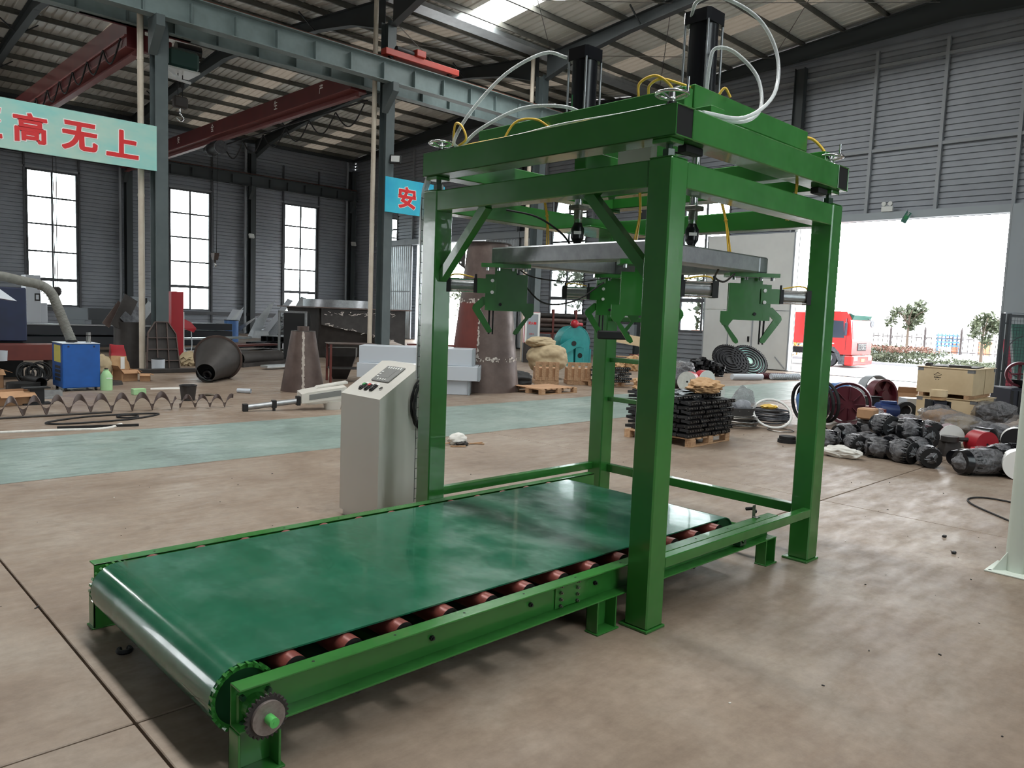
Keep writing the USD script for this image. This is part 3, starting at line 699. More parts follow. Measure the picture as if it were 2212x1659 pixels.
# bag hook units under the ring corners
def hook_unit(cx, cy, out, front, lab):
    """out: direction of the small cylinder; front: normal of the face plate towards its bolts"""
    T = frame((cx, cy, rz0), (out[0], out[1], 0), (0, 0, 1)); 
    if (T[:3, 2] @ np.array([front[0], front[1], 0])) < 0: sgn = -1
    else: sgn = 1
    def pr(poly, z0, z1):
        m = MB(); m.prism(poly, z1 - z0, None)
        for q in m.v: q[:, 2] = (q[:, 2] + z0) * sgn
        return m.move(T)
    def cy_(p0, p1, r, n=16): return MB().cyl((p0[0], p0[1], p0[2] * sgn), (p1[0], p1[1], p1[2] * sgn), r, n=n).move(T)
    u = part(fr, 'hook_unit', pr([(-.155, -.07), (-.155, -.27), (-.205, -.27), (-.205, -.345), (-.185, -.372), (-.15, -.378), (-.115, -.33), (.145, -.33), (.145, -.075), (.08, -.075), (.08, -.03), (-.075, -.03), (-.075, -.07)], .0, .012), G, label=lab)
    part(u, 'top_plate', pr([(-.175, 0), (.175, 0), (.175, -.028), (-.175, -.028)], -.08, .09), G)
    m = MB()
    for bx in (-.14, -.05, .05, .13): m = m.tm(trimesh.Trimesh(*cy_((bx, -.05, .06), (bx, -.028, .06), .012, 8).mesh(), process=False))
    part(u, 'bolts', m, 'chrome')
    part(u, 'rear_plate', pr([(-.145, -.07), (-.145, -.33), (.13, -.33), (.13, -.07)], -.06, -.05), G)
    part(u, 'cylinder_bracket', pr([(.07, -.105), (.205, -.105), (.205, -.21), (.07, -.21)], .012, .024), G)
    m = MB()
    for z in (-.118, -.2): m.tm(trimesh.Trimesh(*cy_((.095, z, .024), (.095, z, .034), .0125).mesh(), process=False))
    part(u, 'pins', m, 'label_white')
    cc = part(u, 'air_cylinder', cy_((.205, -.157, -.02), (.42, -.157, -.02), .036, 20), 'galvanised', smooth=40)
    ec = MB()
    for x0, x1 in ((.203, .228), (.392, .428)): ec.tm(trimesh.Trimesh(*pr([(x0, -.107), (x1, -.107), (x1, -.207), (x0, -.207)], -.07, .03).mesh(), process=False))
    part(u, 'cylinder_end_caps', ec, 'black_matt')
    m = MB()
    for z in (-.115, -.2):
        for q in (.022, -.062): m.tm(trimesh.Trimesh(*cy_((.21, z, q), (.41, z, q), .005, 8).mesh(), process=False))
    part(u, 'cylinder_tie_rods', m, 'chrome')
    hs = MB().tube([(.40, -.10, .0), (.385, -.085, .0), (.33, -.08, 0), (.23, -.098, 0)], .005, 8)
    for q in hs.v: q[:, 2] *= sgn
    part(u, 'air_hose', hs.move(T), 'yellow_hose')
    ft = MB()
    for x in (.405, .215): ft.tm(trimesh.Trimesh(*cy_((x, -.107, 0), (x, -.075, 0), .008, 8).mesh(), process=False))
    part(u, 'fittings', ft, 'black_matt')
    part(u, 'hook_arm', pr([(.13, -.235), (.165, -.235), (.23, -.295), (.236, -.318), (.228, -.335), (.125, -.485), (.105, -.492), (.09, -.48), (.092, -.462), (.178, -.322), (.145, -.29), (.13, -.285)], -.02, -.002), G)
    part(u, 'hook_arm', pr([(-.2, -.335), (-.165, -.35), (-.068, -.47), (-.062, -.49), (-.078, -.5), (-.098, -.488)], -.02, -.002), G)
    part(u, 'lock_pin', MB().tm(trimesh.Trimesh(*cy_((.112, -.33, -.01), (.112, -.5, -.01), .007, 8).mesh(), process=False)).tm(trimesh.Trimesh(*cy_((.085, -.33, -.01), (.085, -.5, -.01), .006, 8).mesh(), process=False)), 'black_matt')
    part(u, 'pivot_bolt', cy_((.035, -.285, .012), (.035, -.285, .022), .012, 6), 'black_matt')
q = math.sqrt(.5)
hook_unit(.41 + .02, 1.66, (-q, q), (-q, -q), 'green hook unit with its cylinder pointing left')
hook_unit(1.66, .43, (q, -q), (-q, -q), 'green hook unit with its cylinder pointing right')
hook_unit(1.62, 1.62, (-q, q), (-q, -q), 'green hook unit at the back corner')
hook_unit(.45, .45, (q, -q), (-q, -q), 'green hook unit behind the front post')
part(fr, 'spreader_bar', MB().rbox(-.13, .13, -.02, .02, -.035, .035, .01).move(np.vstack([np.hstack([rotz(-PI / 4), [[1.58], [1.58], [1.56]]]), [0, 0, 0, 1]])), 'black_matt')

# hoses and cables
def hose(pts, r, mat, nm='air_hose', lab=None): return part(fr, nm, MB().tube(pts, r, 10, 6), mat, smooth=50, label=lab)
hose([(.56, 1.28, 3.43), (.44, 1.38, 3.45), (.25, 1.55, 3.30), (.10, 1.72, 3.05), (.03, 1.80, 2.86), (.06, 1.78, 2.81)], .0115, 'clear_hose')
hose([(.60, 1.05, 2.98), (.50, 1.20, 3.08), (.33, 1.45, 3.08), (.16, 1.66, 2.95), (.07, 1.76, 2.83)], .0115, 'clear_hose')
hose([(.95, .58, 3.62), (.90, .50, 3.70), (.97, .36, 3.70), (1.13, .2, 3.58), (1.2, .10, 3.36), (1.06, .03, 3.08), (.70, .01, 2.87), (.30, .03, 2.82)], .0115, 'clear_hose')
hose([(.93, .42, 3.08), (.935, .41, 3.30), (.955, .39, 3.40), (1.03, .30, 3.38), (1.1, .17, 3.22), (1.0, .08, 2.99), (.70, .04, 2.85), (.28, .045, 2.82)], .0115, 'clear_hose')
hose([(.07, 1.86, 2.84), (.05, 1.82, 2.97), (.04, 1.74, 2.95), (.05, 1.70, 2.86), (.06, 1.80, 2.82), (.04, 1.60, 2.815), (.05, 1.1, 2.813), (.04, .6, 2.813)], .008, 'yellow_hose')
hose([(.30, 1.64, 2.83), (.35, 1.55, 3.0), (.42, 1.42, 3.02), (.48, 1.33, 2.96)], .008, 'yellow_hose')
hose([(.5, .62, 3.04), (.48, .6, 3.12), (.5, .5, 3.15), (.54, .42, 3.09), (.55, .38, 3.0)], .008, 'yellow_hose')
hose([(.52, .56, 3.04), (.5, .54, 3.10), (.52, .47, 3.13), (.56, .36, 3.09), (.57, .3, 3.06)], .008, 'yellow_hose')
hose([(2.03, .32, 3.05), (2.09, .25, 3.03), (2.12, .17, 2.93), (2.08, .12, 2.81)], .010, 'yellow_hose')
hose([(.86, .30, 3.06), (.88, .26, 3.12), (.92, .24, 3.07)], .008, 'yellow_hose')
for (p0, p1) in (((.60, 1.52, 2.63), (.52, 1.35, RING)), ((.95, .92, 2.63), (1.02, .98, 2.25)), ((1.42, .6, 2.64), (1.38, .45, RING)), ((1.62, .12, 2.64), (1.60, .16, 2.40))):
    p0, p1 = np.array(p0), np.array(p1)
    b = MB()
    for k in range(4):
        o = np.array([math.cos(k * 1.6), math.sin(k * 1.6), 0]) * .007
        b.tube([p0 + o, (p0 * .5 + p1 * .5) + o * .8 + [.03, .0, .0], p1 + o * 1.5], .0045, 6)
    b.torus(tuple(p0 * .5 + p1 * .5 + np.array([.03, 0, 0])), .013, .002, axis=p1 - p0, n=12, m=5)
    part(fr, 'hose_bundle', b, 'yellow_hose', smooth=50)
hose([(.04, .09, 2.812), (.05, .4, 2.816), (.03, .8, 2.82), (.05, 1.2, 2.815), (.045, 1.75, 2.812)], .009, 'clear_hose')
hose([(.9, .17, 2.815), (1.05, .19, 2.86), (1.3, .16, 2.87), (1.42, .15, 2.83), (1.6, .13, 2.81), (1.75, .12, 2.82)], .007, 'black_matt', 'cable')
hose([(.3, .09, 2.6), (.2, .2, 2.62), (.26, .12, 2.54), (.33, .1, 2.42)], .005, 'black_matt', 'cable')
hose([(.35, 1.60, 2.42), (.5, 1.45, 2.38), (.62, 1.33, 2.28), (.66, 1.25, 2.18)], .007, 'black_matt', 'cable')
hose([(.50, 1.66, 2.02), (.80, 1.66, 1.80), (1.15, 1.64, 1.82), (1.45, 1.6, 1.98)], .006, 'black_matt', 'cable')
hose([(.55, 1.7, 2.05), (.75, 1.7, 1.98), (1.2, 1.68, 1.97), (1.5, 1.6, 2.02)], .005, 'black_matt', 'cable')
hose([(1.2, .42, 2.05), (1.3, .5, 2.0), (1.42, .5, 1.98), (1.5, .47, 2.04)], .007, 'raw_dark', 'cable')

# mesh cable tray and hoses down the left post
tr = MB(); ty = LY + .012
for dx in (-.005, .035, .075): tr.cyl((.0 + dx, ty + (.02 if dx == .035 else 0), .3), (.0 + dx, ty + (.02 if dx == .035 else 0), 2.5), .0022, n=6)
for z in np.arange(.32, 2.5, .075): tr.tube([(-.005, ty, z), (.035, ty + .02, z), (.075, ty, z)], .002, 5, sub=1)
part(fr, 'cable_tray', tr, 'black_matt')
bd = MB()
for k in range(7):
    a = k * .9; o = np.array([.035 + .018 * math.cos(a), ty + .035 + .014 * math.sin(a)])
    bd.tube([(o[0], o[1], 1.2), (o[0] + .004, o[1], 1.7), (o[0] - .003, o[1], 2.2), (o[0], o[1] - .01, 2.5), (o[0] + .02, o[1] - .02, 2.62), (o[0] + .04, o[1] - .1, 2.8)], .007, 6)
part(fr, 'hose_bundle', bd, 'clear_hose', smooth=50)

# ================================================================ belt conveyor
cv = thing('belt_conveyor', 'long low green belt conveyor running under the filling frame', 'conveyor', (0, 0, 0))
Y0, Y1 = .155, 1.935; RZ0, RZ1 = .18, .345; CX0, CX1 = -2.21, 1.76
BZ, BY0, BY1, PX0, PX1, PR, PZ = .362, .322, 1.768, -2.125, 1.31, .127, .235
for s, yo in ((1, Y0), (-1, Y1)):
    yi = yo + s * .08
    m = MB()
    for q0, q1, z0, z1 in ((yo, yi, RZ1 - .009, RZ1), (yo, yi, RZ0, RZ0 + .009), (yi - s * .007, yi, RZ0, RZ1)):
        m.rbox(CX0, CX1, min(q0, q1), max(q0, q1), z0, z1, .002)
    r = part(cv, 'side_rail', m, G)
    if s > 0:
        sp = part(r, 'splice_plate', MB().rbox(-.50, -.30, yi - .016, yi - .007, RZ0 + .012, RZ1 - .012, .002), G)
        bm = MB()
        for x in (-.465, -.335):
            for z in (.205, .24, .275, .31): bm.cyl((x, yi - .016, z), (x, yi - .028, z), .009, n=6).cyl((x, yi - .028, z), (x, yi - .036, z), .005, n=8)
        part(r, 'splice_bolts', bm, 'steel')
    bm = MB()
    for x in (-1.3, -.68, -.18, .5, 1.1): bm.cyl((x, yi - s * .007, .262), (x, yi - s * .02, .262), .012, n=6).cyl((x, yi - s * .02, .262), (x, yi - s * .028, .262), .006, n=8)
    part(r, 'rail_bolts', bm, 'black_matt')
    hm = MB()
    for x in np.arange(-1.9, 1.6, .38): hm.cyl((x, yo + s * .04, RZ1), (x, yo + s * .04, RZ1 + .0008), .006, n=10)
    part(r, 'bolt_holes', hm, 'dark_inside')
# belt as one closed band
N = 20
path = [(PX1, BZ)] + [(x, BZ) for x in np.linspace(PX1 - .1, PX0 + .02, 12)]
path += [(PX0 - (PR) * math.sin(t), PZ + PR * math.cos(t)) for t in np.linspace(0, PI, N)]
path += [(x, PZ - PR) for x in np.linspace(PX0 + .1, PX1 - .1, 12)]
path += [(PX1 + PR * math.sin(t), PZ - PR * math.cos(t)) for t in np.linspace(0, PI, N)][:-1]
path = np.array(path); nb = len(path)
tan = np.roll(path, -1, 0) - np.roll(path, 1, 0); tan /= np.linalg.norm(tan, axis=1, keepdims=True)
nrm = np.stack([-tan[:, 1], tan[:, 0]], 1); inner = path + nrm * .007
m = MB()
v = np.vstack([np.stack([p[:, 0], np.full(nb, y), p[:, 1]], 1) for p in (path, inner) for y in (BY0, BY1)])
i = np.arange(nb); j = (i + 1) % nb
m.add(v, np.vstack([np.stack([i, i + nb, j + nb, j], 1), np.stack([i + 2 * nb, j + 2 * nb, j + 3 * nb, i + 3 * nb], 1), np.stack([i, j, j + 2 * nb, i + 2 * nb], 1), np.stack([i + nb, i + 3 * nb, j + 3 * nb, j + nb], 1)]))
part(cv, 'belt', m, 'belt_green', smooth=35, label='glossy dark green belt')
for x, nm in ((PX0, 'drive_drum'), (PX1, 'tail_drum')):
    d = part(cv, nm, MB().cyl((x, BY0 + .01, PZ), (x, BY1 - .01, PZ), PR - .008, n=40), 'dark_green', smooth=40)
    part(d, 'shaft', MB().cyl((x, .06 if x < 0 else .17, PZ), (x, 1.96, PZ), .0185, n=20).cyl((x, .058 if x < 0 else .168, PZ), (x, .06 if x < 0 else .17, PZ), .006, n=10), 'green_edge', smooth=40)
# toothed end rings of the drive drum
for yy, s in ((BY0, -1), (BY1, 1)):
    m = MB(); m.lathe([(PR - .02, 0), (PR - .004, 0), (PR - .004, s * .012), (PR - .02, s * .012)], (PX0, yy, PZ), (0, 1, 0), n=52)
    for k in range(26):
        a = k * 2 * PI / 26; c = np.array([PX0 + (PR - .004) * math.cos(a), yy + s * .014, PZ + (PR - .004) * math.sin(a)])
        m.obox(c, (.012, .03, .011), roty(-a))
    part(cv, 'drum_end_ring', m, G)
    part(cv, 'drum_end_disc', MB().cyl((PX0, yy, PZ), (PX0, yy + s * .004, PZ), PR - .018, n=40), 'dark_green')
# flange bearings and the chain sprocket
b = part(cv, 'flange_bearing', MB().rbox(PX0 - .065, PX0 + .065, .218, .232, PZ - .065, PZ + .065, .006).cyl((PX0, .19, PZ), (PX0, .22, PZ), .045, .052, n=24), G)
bm = MB()
for sx in (-1, 1):
    for sz in (-1, 1): bm.cyl((PX0 + sx * .05, .218, PZ + sz * .05), (PX0 + sx * .05, .198, PZ + sz * .05), .011, n=6)
part(b, 'bearing_bolts', bm, 'dark_green')
sp = []
NT = 28
for k in range(NT * 4):
    a = k * 2 * PI / (NT * 4); r = .078 + (.005 if k % 4 < 2 else -.004); sp.append((r * math.cos(a), r * math.sin(a)))
s = part(cv, 'chain_sprocket', MB().prism(sp, .012, frame((PX0, .128, PZ), (1, 0, 0), (0, 0, 1))), 'raw_dark')
part(s, 'sprocket_disc', MB().cyl((PX0, .102, PZ), (PX0, .116, PZ), .062, n=40), 'disc_steel', label='bare grey sprocket face')
part(cv, 'flange_bearing', MB().rbox(PX0 - .065, PX0 + .065, 1.858, 1.872, PZ - .065, PZ + .065, .006).cyl((PX0, 1.87, PZ), (PX0, 1.9, PZ), .052, .045, n=24), G)
# idler rollers
for k in range(13):
    x = -1.935 + k * .2565
    r = part(cv, 'idler_roller', MB().cyl((x, .262, .2995), (x, 1.828, .2995), .053, n=28, caps=False), 'roller_red', smooth=40)
    part(r, 'roller_ends', MB().cyl((x, .262, .2995), (x, .264, .2995), .0515, n=28).cyl((x, 1.826, .2995), (x, 1.828, .2995), .0515, n=28).cyl((x, .23, .2995), (x, 1.86, .2995), .012, n=10), 'roller_end')
for x in np.arange(-1.6, 1.2, .52):
    part(cv, 'return_roller', MB().cyl((x, .34, .082), (x, 1.75, .082), .022, n=14), 'roller_end', smooth=40)
# tensioner and switch bracket at the far end
part(cv, 'tension_screw', MB().cyl((1.35, .2, .30), (1.74, .2, .30), .009, n=10).rbox(1.28, 1.36, .17, .235, .2, .3, .004), 'dark_green')
t = part(cv, 'sensor_bracket', MB().rbox(1.545, 1.585, .238, .242, .34, .43, .001).rbox(1.545, 1.585, .2, .242, .345, .35, .001), 'steel')
part(t, 'sensor', MB().cyl((1.565, .243, .405), (1.565, .30, .39), .012, n=12).cyl((1.6, .25, .375), (1.66, .28, .365), .014, n=12), 'black_matt')
# legs of channel with foot plates
for x0, x1 in ((-2.215, -2.05), (-.23, -.065), (1.615, 1.755)):
    for s, yo in ((1, Y0), (-1, Y1)):
        y0, y1 = sorted((yo, yo + s * .08)); yi = yo + s * .08
        m = MB().rbox(x0, x0 + .01, y0, y1, .008, RZ0, .002).rbox(x1 - .01, x1, y0, y1, .008, RZ0, .002).rbox(x0, x1, min(yi, yi - s * .008), max(yi, yi - s * .008), .008, RZ0, .002)
        l = part(cv, 'leg', m, G)
        part(l, 'foot_plate', MB().rbox(x0 - .008, x1 + .012, y0 - (.012 if s > 0 else .0), y1 + (.0 if s > 0 else .012), 0, .009, .002), G)
part(cv, 'cross_bar', MB().rbox(-.17, -.12, .24, 1.85, .186, .226, .004), G)
part(cv, 'cross_bar', MB().rbox(1.68, 1.73, .24, 1.85, .186, .226, .004), G)
part(cv, 'cross_bar', MB().rbox(-1.45, -1.40, .24, 1.85, .186, .226, .004), G)

# ================================================================ control console
cb = thing('control_console', 'white sloped-top control cabinet behind the conveyor, left of the frame', 'control cabinet', (-.03, 2.53, 0))
CW, CD, CH0, CH1 = .55, .47, 1.01, 1.265
body = [(0, .0), (CD, .0), (CD, CH1), (.39, CH1), (0, CH0)]
part(cb, 'cabinet_body', MB().prism([(0, .05), (CD, .05), (CD, CH1), (.39, CH1), (0, CH0)], CW, frame((0, CW, 0), (1, 0, 0), (0, 0, 1))), 'cabinet_white')
part(cb, 'plinth', MB().box(.02, CD - .02, .02, CW - .02, 0, .05), 'cabinet_white')
sl = np.array([.39, 0, CH1 - CH0]); slen = np.linalg.norm(sl); sl /= slen
T = frame((0, 0, CH0), sl, (0, 1, 0))
if T[2, 2] < 0: T[:3, 2] *= -1
def onslope(mb): return mb.move(T)
hm = part(cb, 'operator_panel', onslope(MB().rbox(.20, .40, .13, .37, 0, .012, .004)), 'screen_grey', label='grey operator panel with a small screen')
part(hm, 'screen', onslope(MB().box(.245, .345, .19, .315, .012, .0135)), 'screen_grey')
km = MB()
for k in range(6): km.box(.362, .385, .15 + k * .033, .165 + k * .033, .012, .0145)
for k in range(3): km.box(.25 + k * .03, .262 + k * .03, .325, .352, .012, .0145)
for k in range(4): km.box(.212, .232, .19 + k * .033, .202 + k * .033, .012, .0145)
part(hm, 'keys', onslope(km), 'label_white')
for k in range(3):
    y = .375 - k * .075
    bu = part(cb, 'push_button', onslope(MB().rbox(.075, .15, y - .021, y + .021, 0, .012, .004).cyl((.095, y, .012), (.095, y, .02), .016, n=20)), 'black_matt')
    part(bu, 'button_cap', onslope(MB().rbox(.118, .146, y - .015, y + .015, .012, .02, .003)), ['green_button', 'red_button', 'black_gloss'][k])
    part(bu, 'name_tag', onslope(MB().box(.154, .176, y - .02, y + .02, 0, .002)), 'label_white')
part(cb, 'lock', onslope(MB().cyl((.12, .13, 0), (.12, .13, .008), .017, n=20)), 'chrome', smooth=40)
coil = thing('cable_coil', 'coil of black cable hanging on the side of the white console beside the green post', 'cable', (.30, 2.52, .98))
m = MB()
rnd = random.Random(11)
for k in range(6):
    rx, rz_ = .10 + rnd.uniform(-.02, .02), .19 + rnd.uniform(-.03, .03); oy = -.012 - k * .009
    m.tube([(.05 + rx * math.cos(a) + rnd.uniform(-.006, .006), oy, rz_ * math.sin(a) - .02) for a in np.linspace(0, 2 * PI, 12, endpoint=False)], .007, 7, 5, closed=True)
part(coil, 'cable_loops', m, 'black_matt', smooth=50)
m = MB()
for k in range(4): m.tube([(.02 + .02 * k, -.03 - .006 * k, .12), (.05 + .015 * k, -.04, -.15), (.08 + .012 * k, -.03, -.42 - .03 * k)], .006, 6)
part(coil, 'cable_ends', m, 'black_matt', smooth=50)
# ================================================================ cranes, banners and lettering
GLYPHS = {'至':[[[48,11,48,30,11,30,10,41,48,41,48,55,49,56,59,56,59,41,97,41,97,30,59,30,59,11,107,11,108,1,107,0,1,0,0,1,1,11]],[[12,55,9,66,15,70,32,89,3,89,3,100,104,99,103,89,48,89,29,68,76,69,64,80,64,82,72,86,91,71,103,59,103,57,96,52,93,52,86,60]]],'高':[[[0,87,1,88,43,88,41,98,49,100,54,88,94,88,95,80,94,79,1,79,0,80]],[[4,47,5,49,91,49,91,4,87,1,72,0,69,6,70,8,81,9,81,40,14,40,14,1,4,0]],[[16,75,17,76,79,76,80,53,17,52],[26,60,70,60,70,68,26,68]],[[23,34,24,35,70,35,70,12,33,11,32,6,24,6],[33,27,33,20,61,20,61,27]]],'无':[[[0,6,0,9,19,19,29,29,35,38,42,55,2,56,1,65,3,67,44,67,45,76,46,89,9,89,8,100,100,100,99,89,57,89,55,67,106,66,105,56,65,55,66,14,93,14,96,18,96,31,99,32,107,27,106,12,101,4,94,2,65,2,60,4,56,6,53,13,53,55,49,41,44,30,37,20,30,13,18,5,8,0,5,0]]],'上':[[[42,11,43,99,44,100,53,100,54,99,54,65,95,65,97,64,96,54,54,54,54,11,104,11,104,1,103,0,1,0,0,1,1,11]]],'安':[[[2,7,2,9,24,15,38,22,13,32,13,34,23,48,0,49,0,58,28,58,36,74,41,75,47,73,41,58,93,58,93,49,73,48,68,37,59,25,90,10,90,7,84,0,50,17,31,7,10,0,6,0],[28,38,48,30,58,42,61,48,35,48]],[[2,86,3,87,40,87,36,97,45,100,52,87,90,87,91,65,89,63,80,64,80,78,12,78,12,64,11,63,3,63,2,64]]],'全':[[[0,55,0,59,14,66,33,81,49,100,52,100,57,98,58,96,58,93,67,83,84,70,103,58,104,56,98,49,95,49,86,56,85,50,57,50,57,35,85,35,86,34,85,25,57,25,57,10,98,10,99,1,97,0,5,0,4,2,5,10,46,10,46,25,19,25,18,27,19,35,46,35,46,50,18,50,17,56,8,50,5,50],[81,59,65,72,51,85,37,70,23,59]]],'生':[[[1,58,9,70,21,98,31,96,26,79,45,79,45,99,54,100,56,99,56,79,95,79,94,69,56,68,56,46,90,46,91,45,90,36,56,36,56,11,99,10,101,9,101,0,1,0,0,9,1,10,45,11,45,36,13,36,12,37,13,46,45,46,45,68,21,68,9,50,0,55]]],'产':[[[0,6,4,14,8,26,9,39,9,60,32,60,24,73,24,76,27,77,8,77,8,87,46,87,40,97,49,100,53,96,58,87,92,87,92,77,73,77,78,75,79,74,71,60,94,60,95,59,95,50,19,50,19,29,14,10,8,0],[60,60,68,77,33,77,42,64,41,62,39,60]]],'灭':[[[0,7,0,10,12,14,22,20,36,33,40,42,44,55,47,84,47,90,5,90,4,100,99,100,99,90,58,90,57,70,62,48,72,30,84,19,94,14,105,11,105,8,100,1,97,1,89,4,73,13,61,27,53,44,50,36,43,24,29,11,6,0,4,0]],[[70,48,84,75,94,72,94,70,88,59,79,42,76,42,70,45]],[[9,48,14,56,22,74,25,74,31,72,32,70,29,61,19,43,17,41,14,41,9,44]]],'火':[[[0,6,0,9,13,15,23,22,33,35,41,58,42,72,43,99,53,100,54,80,52,59,56,46,65,31,71,24,84,15,98,10,99,8,94,1,91,1,74,8,67,13,59,21,52,32,48,41,40,25,26,10,7,0,5,0]],[[69,49,83,79,86,79,93,76,94,73,78,44,76,44,69,46]],[[3,50,10,60,16,79,26,77,27,75,22,61,13,44,10,44,3,47]]],'器':[[[0,31,0,33,15,40,27,49,2,49,2,58,37,58,43,67,11,68,11,100,47,100,47,71,56,68,50,58,75,58,65,64,65,65,67,68,58,68,59,100,96,100,96,68,77,68,86,62,88,61,87,58,104,58,105,49,76,49,93,39,107,34,101,26,96,27,96,1,86,1,86,3,68,3,68,0,58,0,58,36,75,37,61,49,43,49,29,37,47,36,46,1,38,1,37,3,21,3,20,0,11,0,11,27,5,25],[68,77,86,77,86,90,68,90],[68,13,86,13,86,27,68,27],[20,77,37,77,37,90,20,90],[21,13,37,13,37,27,21,27]]],'箱':[[[5,11,0,19,11,34,18,48,3,48,3,57,21,57,21,69,26,69,21,80,19,80,9,66,6,66,0,70,1,72,9,83,16,100,25,98,23,89,49,89,50,84,58,100,67,98,65,89,99,89,98,80,77,80,82,72,82,70,75,66,73,67,65,80,60,80,53,69,50,66,42,71,48,80,32,80,36,70,31,67,31,57,47,57,48,49,47,48,31,48,31,45,47,30,47,28,43,22,41,22,31,33,31,1,30,0,21,1,21,31,7,11]],[[48,65,50,66,95,65,95,1,85,1,84,4,59,4,58,0,49,0],[59,13,84,13,84,22,59,22],[59,31,84,31,84,39,59,39],[59,48,84,48,84,56,59,56]]],'消':[[[77,77,87,96,90,97,97,94,94,86,85,72,82,72,77,74]],[[36,68,37,69,60,69,60,100,70,100,70,69,92,69,93,69,93,7,90,2,84,0,71,0,67,8,68,10,82,10,82,22,46,22,46,0,36,0],[46,32,82,32,82,41,46,41],[46,50,82,50,82,60,46,60]],[[34,90,33,94,41,96,48,86,53,75,46,71,44,72]],[[5,91,5,94,9,98,11,99,26,89,29,87,29,84,25,79,23,78]],[[3,6,3,8,14,28,20,42,23,42,29,36,14,4,10,1]],[[0,65,4,70,6,70,20,62,25,58,25,56,21,50,18,50,0,62]]],'防':[[[0,94,2,96,30,96,35,92,32,82,60,82,55,97,64,100,70,86,69,82,94,82,94,73,58,73,58,59,88,58,87,18,84,6,82,2,76,0,60,0,56,8,57,10,72,10,74,11,77,25,78,49,56,49,52,28,45,14,37,6,29,0,27,0,22,6,22,8,31,15,36,20,42,31,47,52,48,73,32,73,30,78,25,63,33,50,34,42,33,30,28,24,15,23,12,32,21,33,23,34,24,38,22,50,14,61,23,86,10,86,10,1,9,0,0,0]]]}

def glyph(ch, height, depth, T, grow=0.0, narrow=1.0):
    """one character as a mesh; T places its lower left corner (x reading direction, y up)"""
    m = MB(); k = height / 100.0
    for poly in GLYPHS[ch]:
        ring = lambda c: np.array(c, float).reshape(-1, 2) * [k * narrow, k]
        p = Polygon(ring(poly[0]), [ring(h) for h in poly[1:]]).buffer(0)
        if grow: p = p.buffer(grow, join_style=2)
        for q in getattr(p, 'geoms', [p]): m.prism(q, depth, T)
    return m

# ---- overhead cranes of the window-side bay
def crane(x0, x1, z0, z1, lb):
    t = thing('overhead_crane', lb, 'crane', ((x0 + x1) / 2, 18.2, z0)); w = (x1 - x0) / 2; h = z1 - z0; L = 21.2
    part(t, 'girder', MB().box(-w, w, 0, L, .18, h), 'crane_red')
    part(t, 'bottom_flange', MB().box(-w - .04, w + .04, 0, L, .15, .18).box(-.006, .006, 0, L, .02, .15).box(-.09, .09, 0, L, 0, .02), 'crane_pink')  # pinker tone carries the highlight along the lower girder
    for y in (.0, L):
        part(t, 'end_carriage', MB().rbox(-1.3, 1.3, y - .22, y + .05, h - .32, h - .02, .02), 'crane_red')
    return t
c1 = crane(3.08, 3.5, 7.66, 8.62, 'dark red overhead crane girder above the long teal banner, with looped cable')
part(c1, 'cable_track', MB().box(-.26, -.21, 0, 21, .42, .46), 'crane_pink')
for k in range(15):
    y = .3 + k * 1.4
    part(c1, 'festoon_cable', MB().tube([(-.26, y, .42), (-.27, y + .35, .1), (-.27, y + .7, -.04), (-.27, y + 1.05, .1), (-.26, y + 1.38, .42)], .022, 6, 4), 'rubber', smooth=50)
c2 = crane(9.38, 9.9, 8.08, 8.78, 'dark red overhead crane girder with white characters, behind the middle column')
for ch, y in zip('安全生产', (13.6, 10.1, 4.8, 1.75)):
    part(c2, 'painted_character', glyph(ch, .3, .004, frame((-.262, y + .12, .34), (0, -1, 0), (0, 0, 1)), narrow=.8), 'label_white')
for k in range(6):
    y = .2 + k * 1.7
    part(c2, 'festoon_cable', MB().tube([(.35, y, -.1), (.36, y + .45, -.5), (.36, y + .85, -.66), (.36, y + 1.25, -.5), (.35, y + 1.68, -.1)], .022, 6, 4), 'rubber', smooth=50)
part(c2, 'cable_track', MB().box(.3, .34, 0, 11, -.06, -.02), 'rubber')
t = thing('electric_hoist', 'dark green electric hoist with a white frame under the near crane, beside the banner column', 'hoist', (4.75, 19.3, 7.75))
part(t, 'hoist_body', MB().rbox(-.42, .42, -.35, .35, .1, .62, .08), 'hoist_green')
part(t, 'hoist_frame', MB().rbox(-.5, .4, -.4, .4, .04, .1, .01).beam((-.45, -.3, .04), (-.1, -.38, -.2), .06, .05).beam((-.5, -.38, -.2), (.15, -.38, -.24), .07, .05), 'panel_white')
part(t, 'hoist_motor', MB().cyl((-.1, 0, .7), (.55, 0, .72), .16, n=20), 'black_gloss', smooth=40)
part(t, 'hanger', MB().rbox(-1.2, -.3, -.3, -.1, .3, .72, .02), 'crane_red')
part(t, 'wire_rope', MB().cyl((-.06, -.05, .1), (-.06, -.05, -.55), .012, n=6).cyl((.1, .05, .1), (.1, .05, -.55), .012, n=6).cyl((.1, .05, -.2), (.1, .05, -.3), .05, n=10), 'rubber')
part(t, 'hook_block', MB().rbox(-.17, .2, -.1, .1, -.85, -.55, .04), 'raw_dark')
part(t, 'hook', MB().tube([(.02, 0, -.85), (.02, 0, -1.0), (.1, 0, -1.1), (.02, 0, -1.2), (-.09, 0, -1.12)], .03, 8), 'chrome', smooth=50)
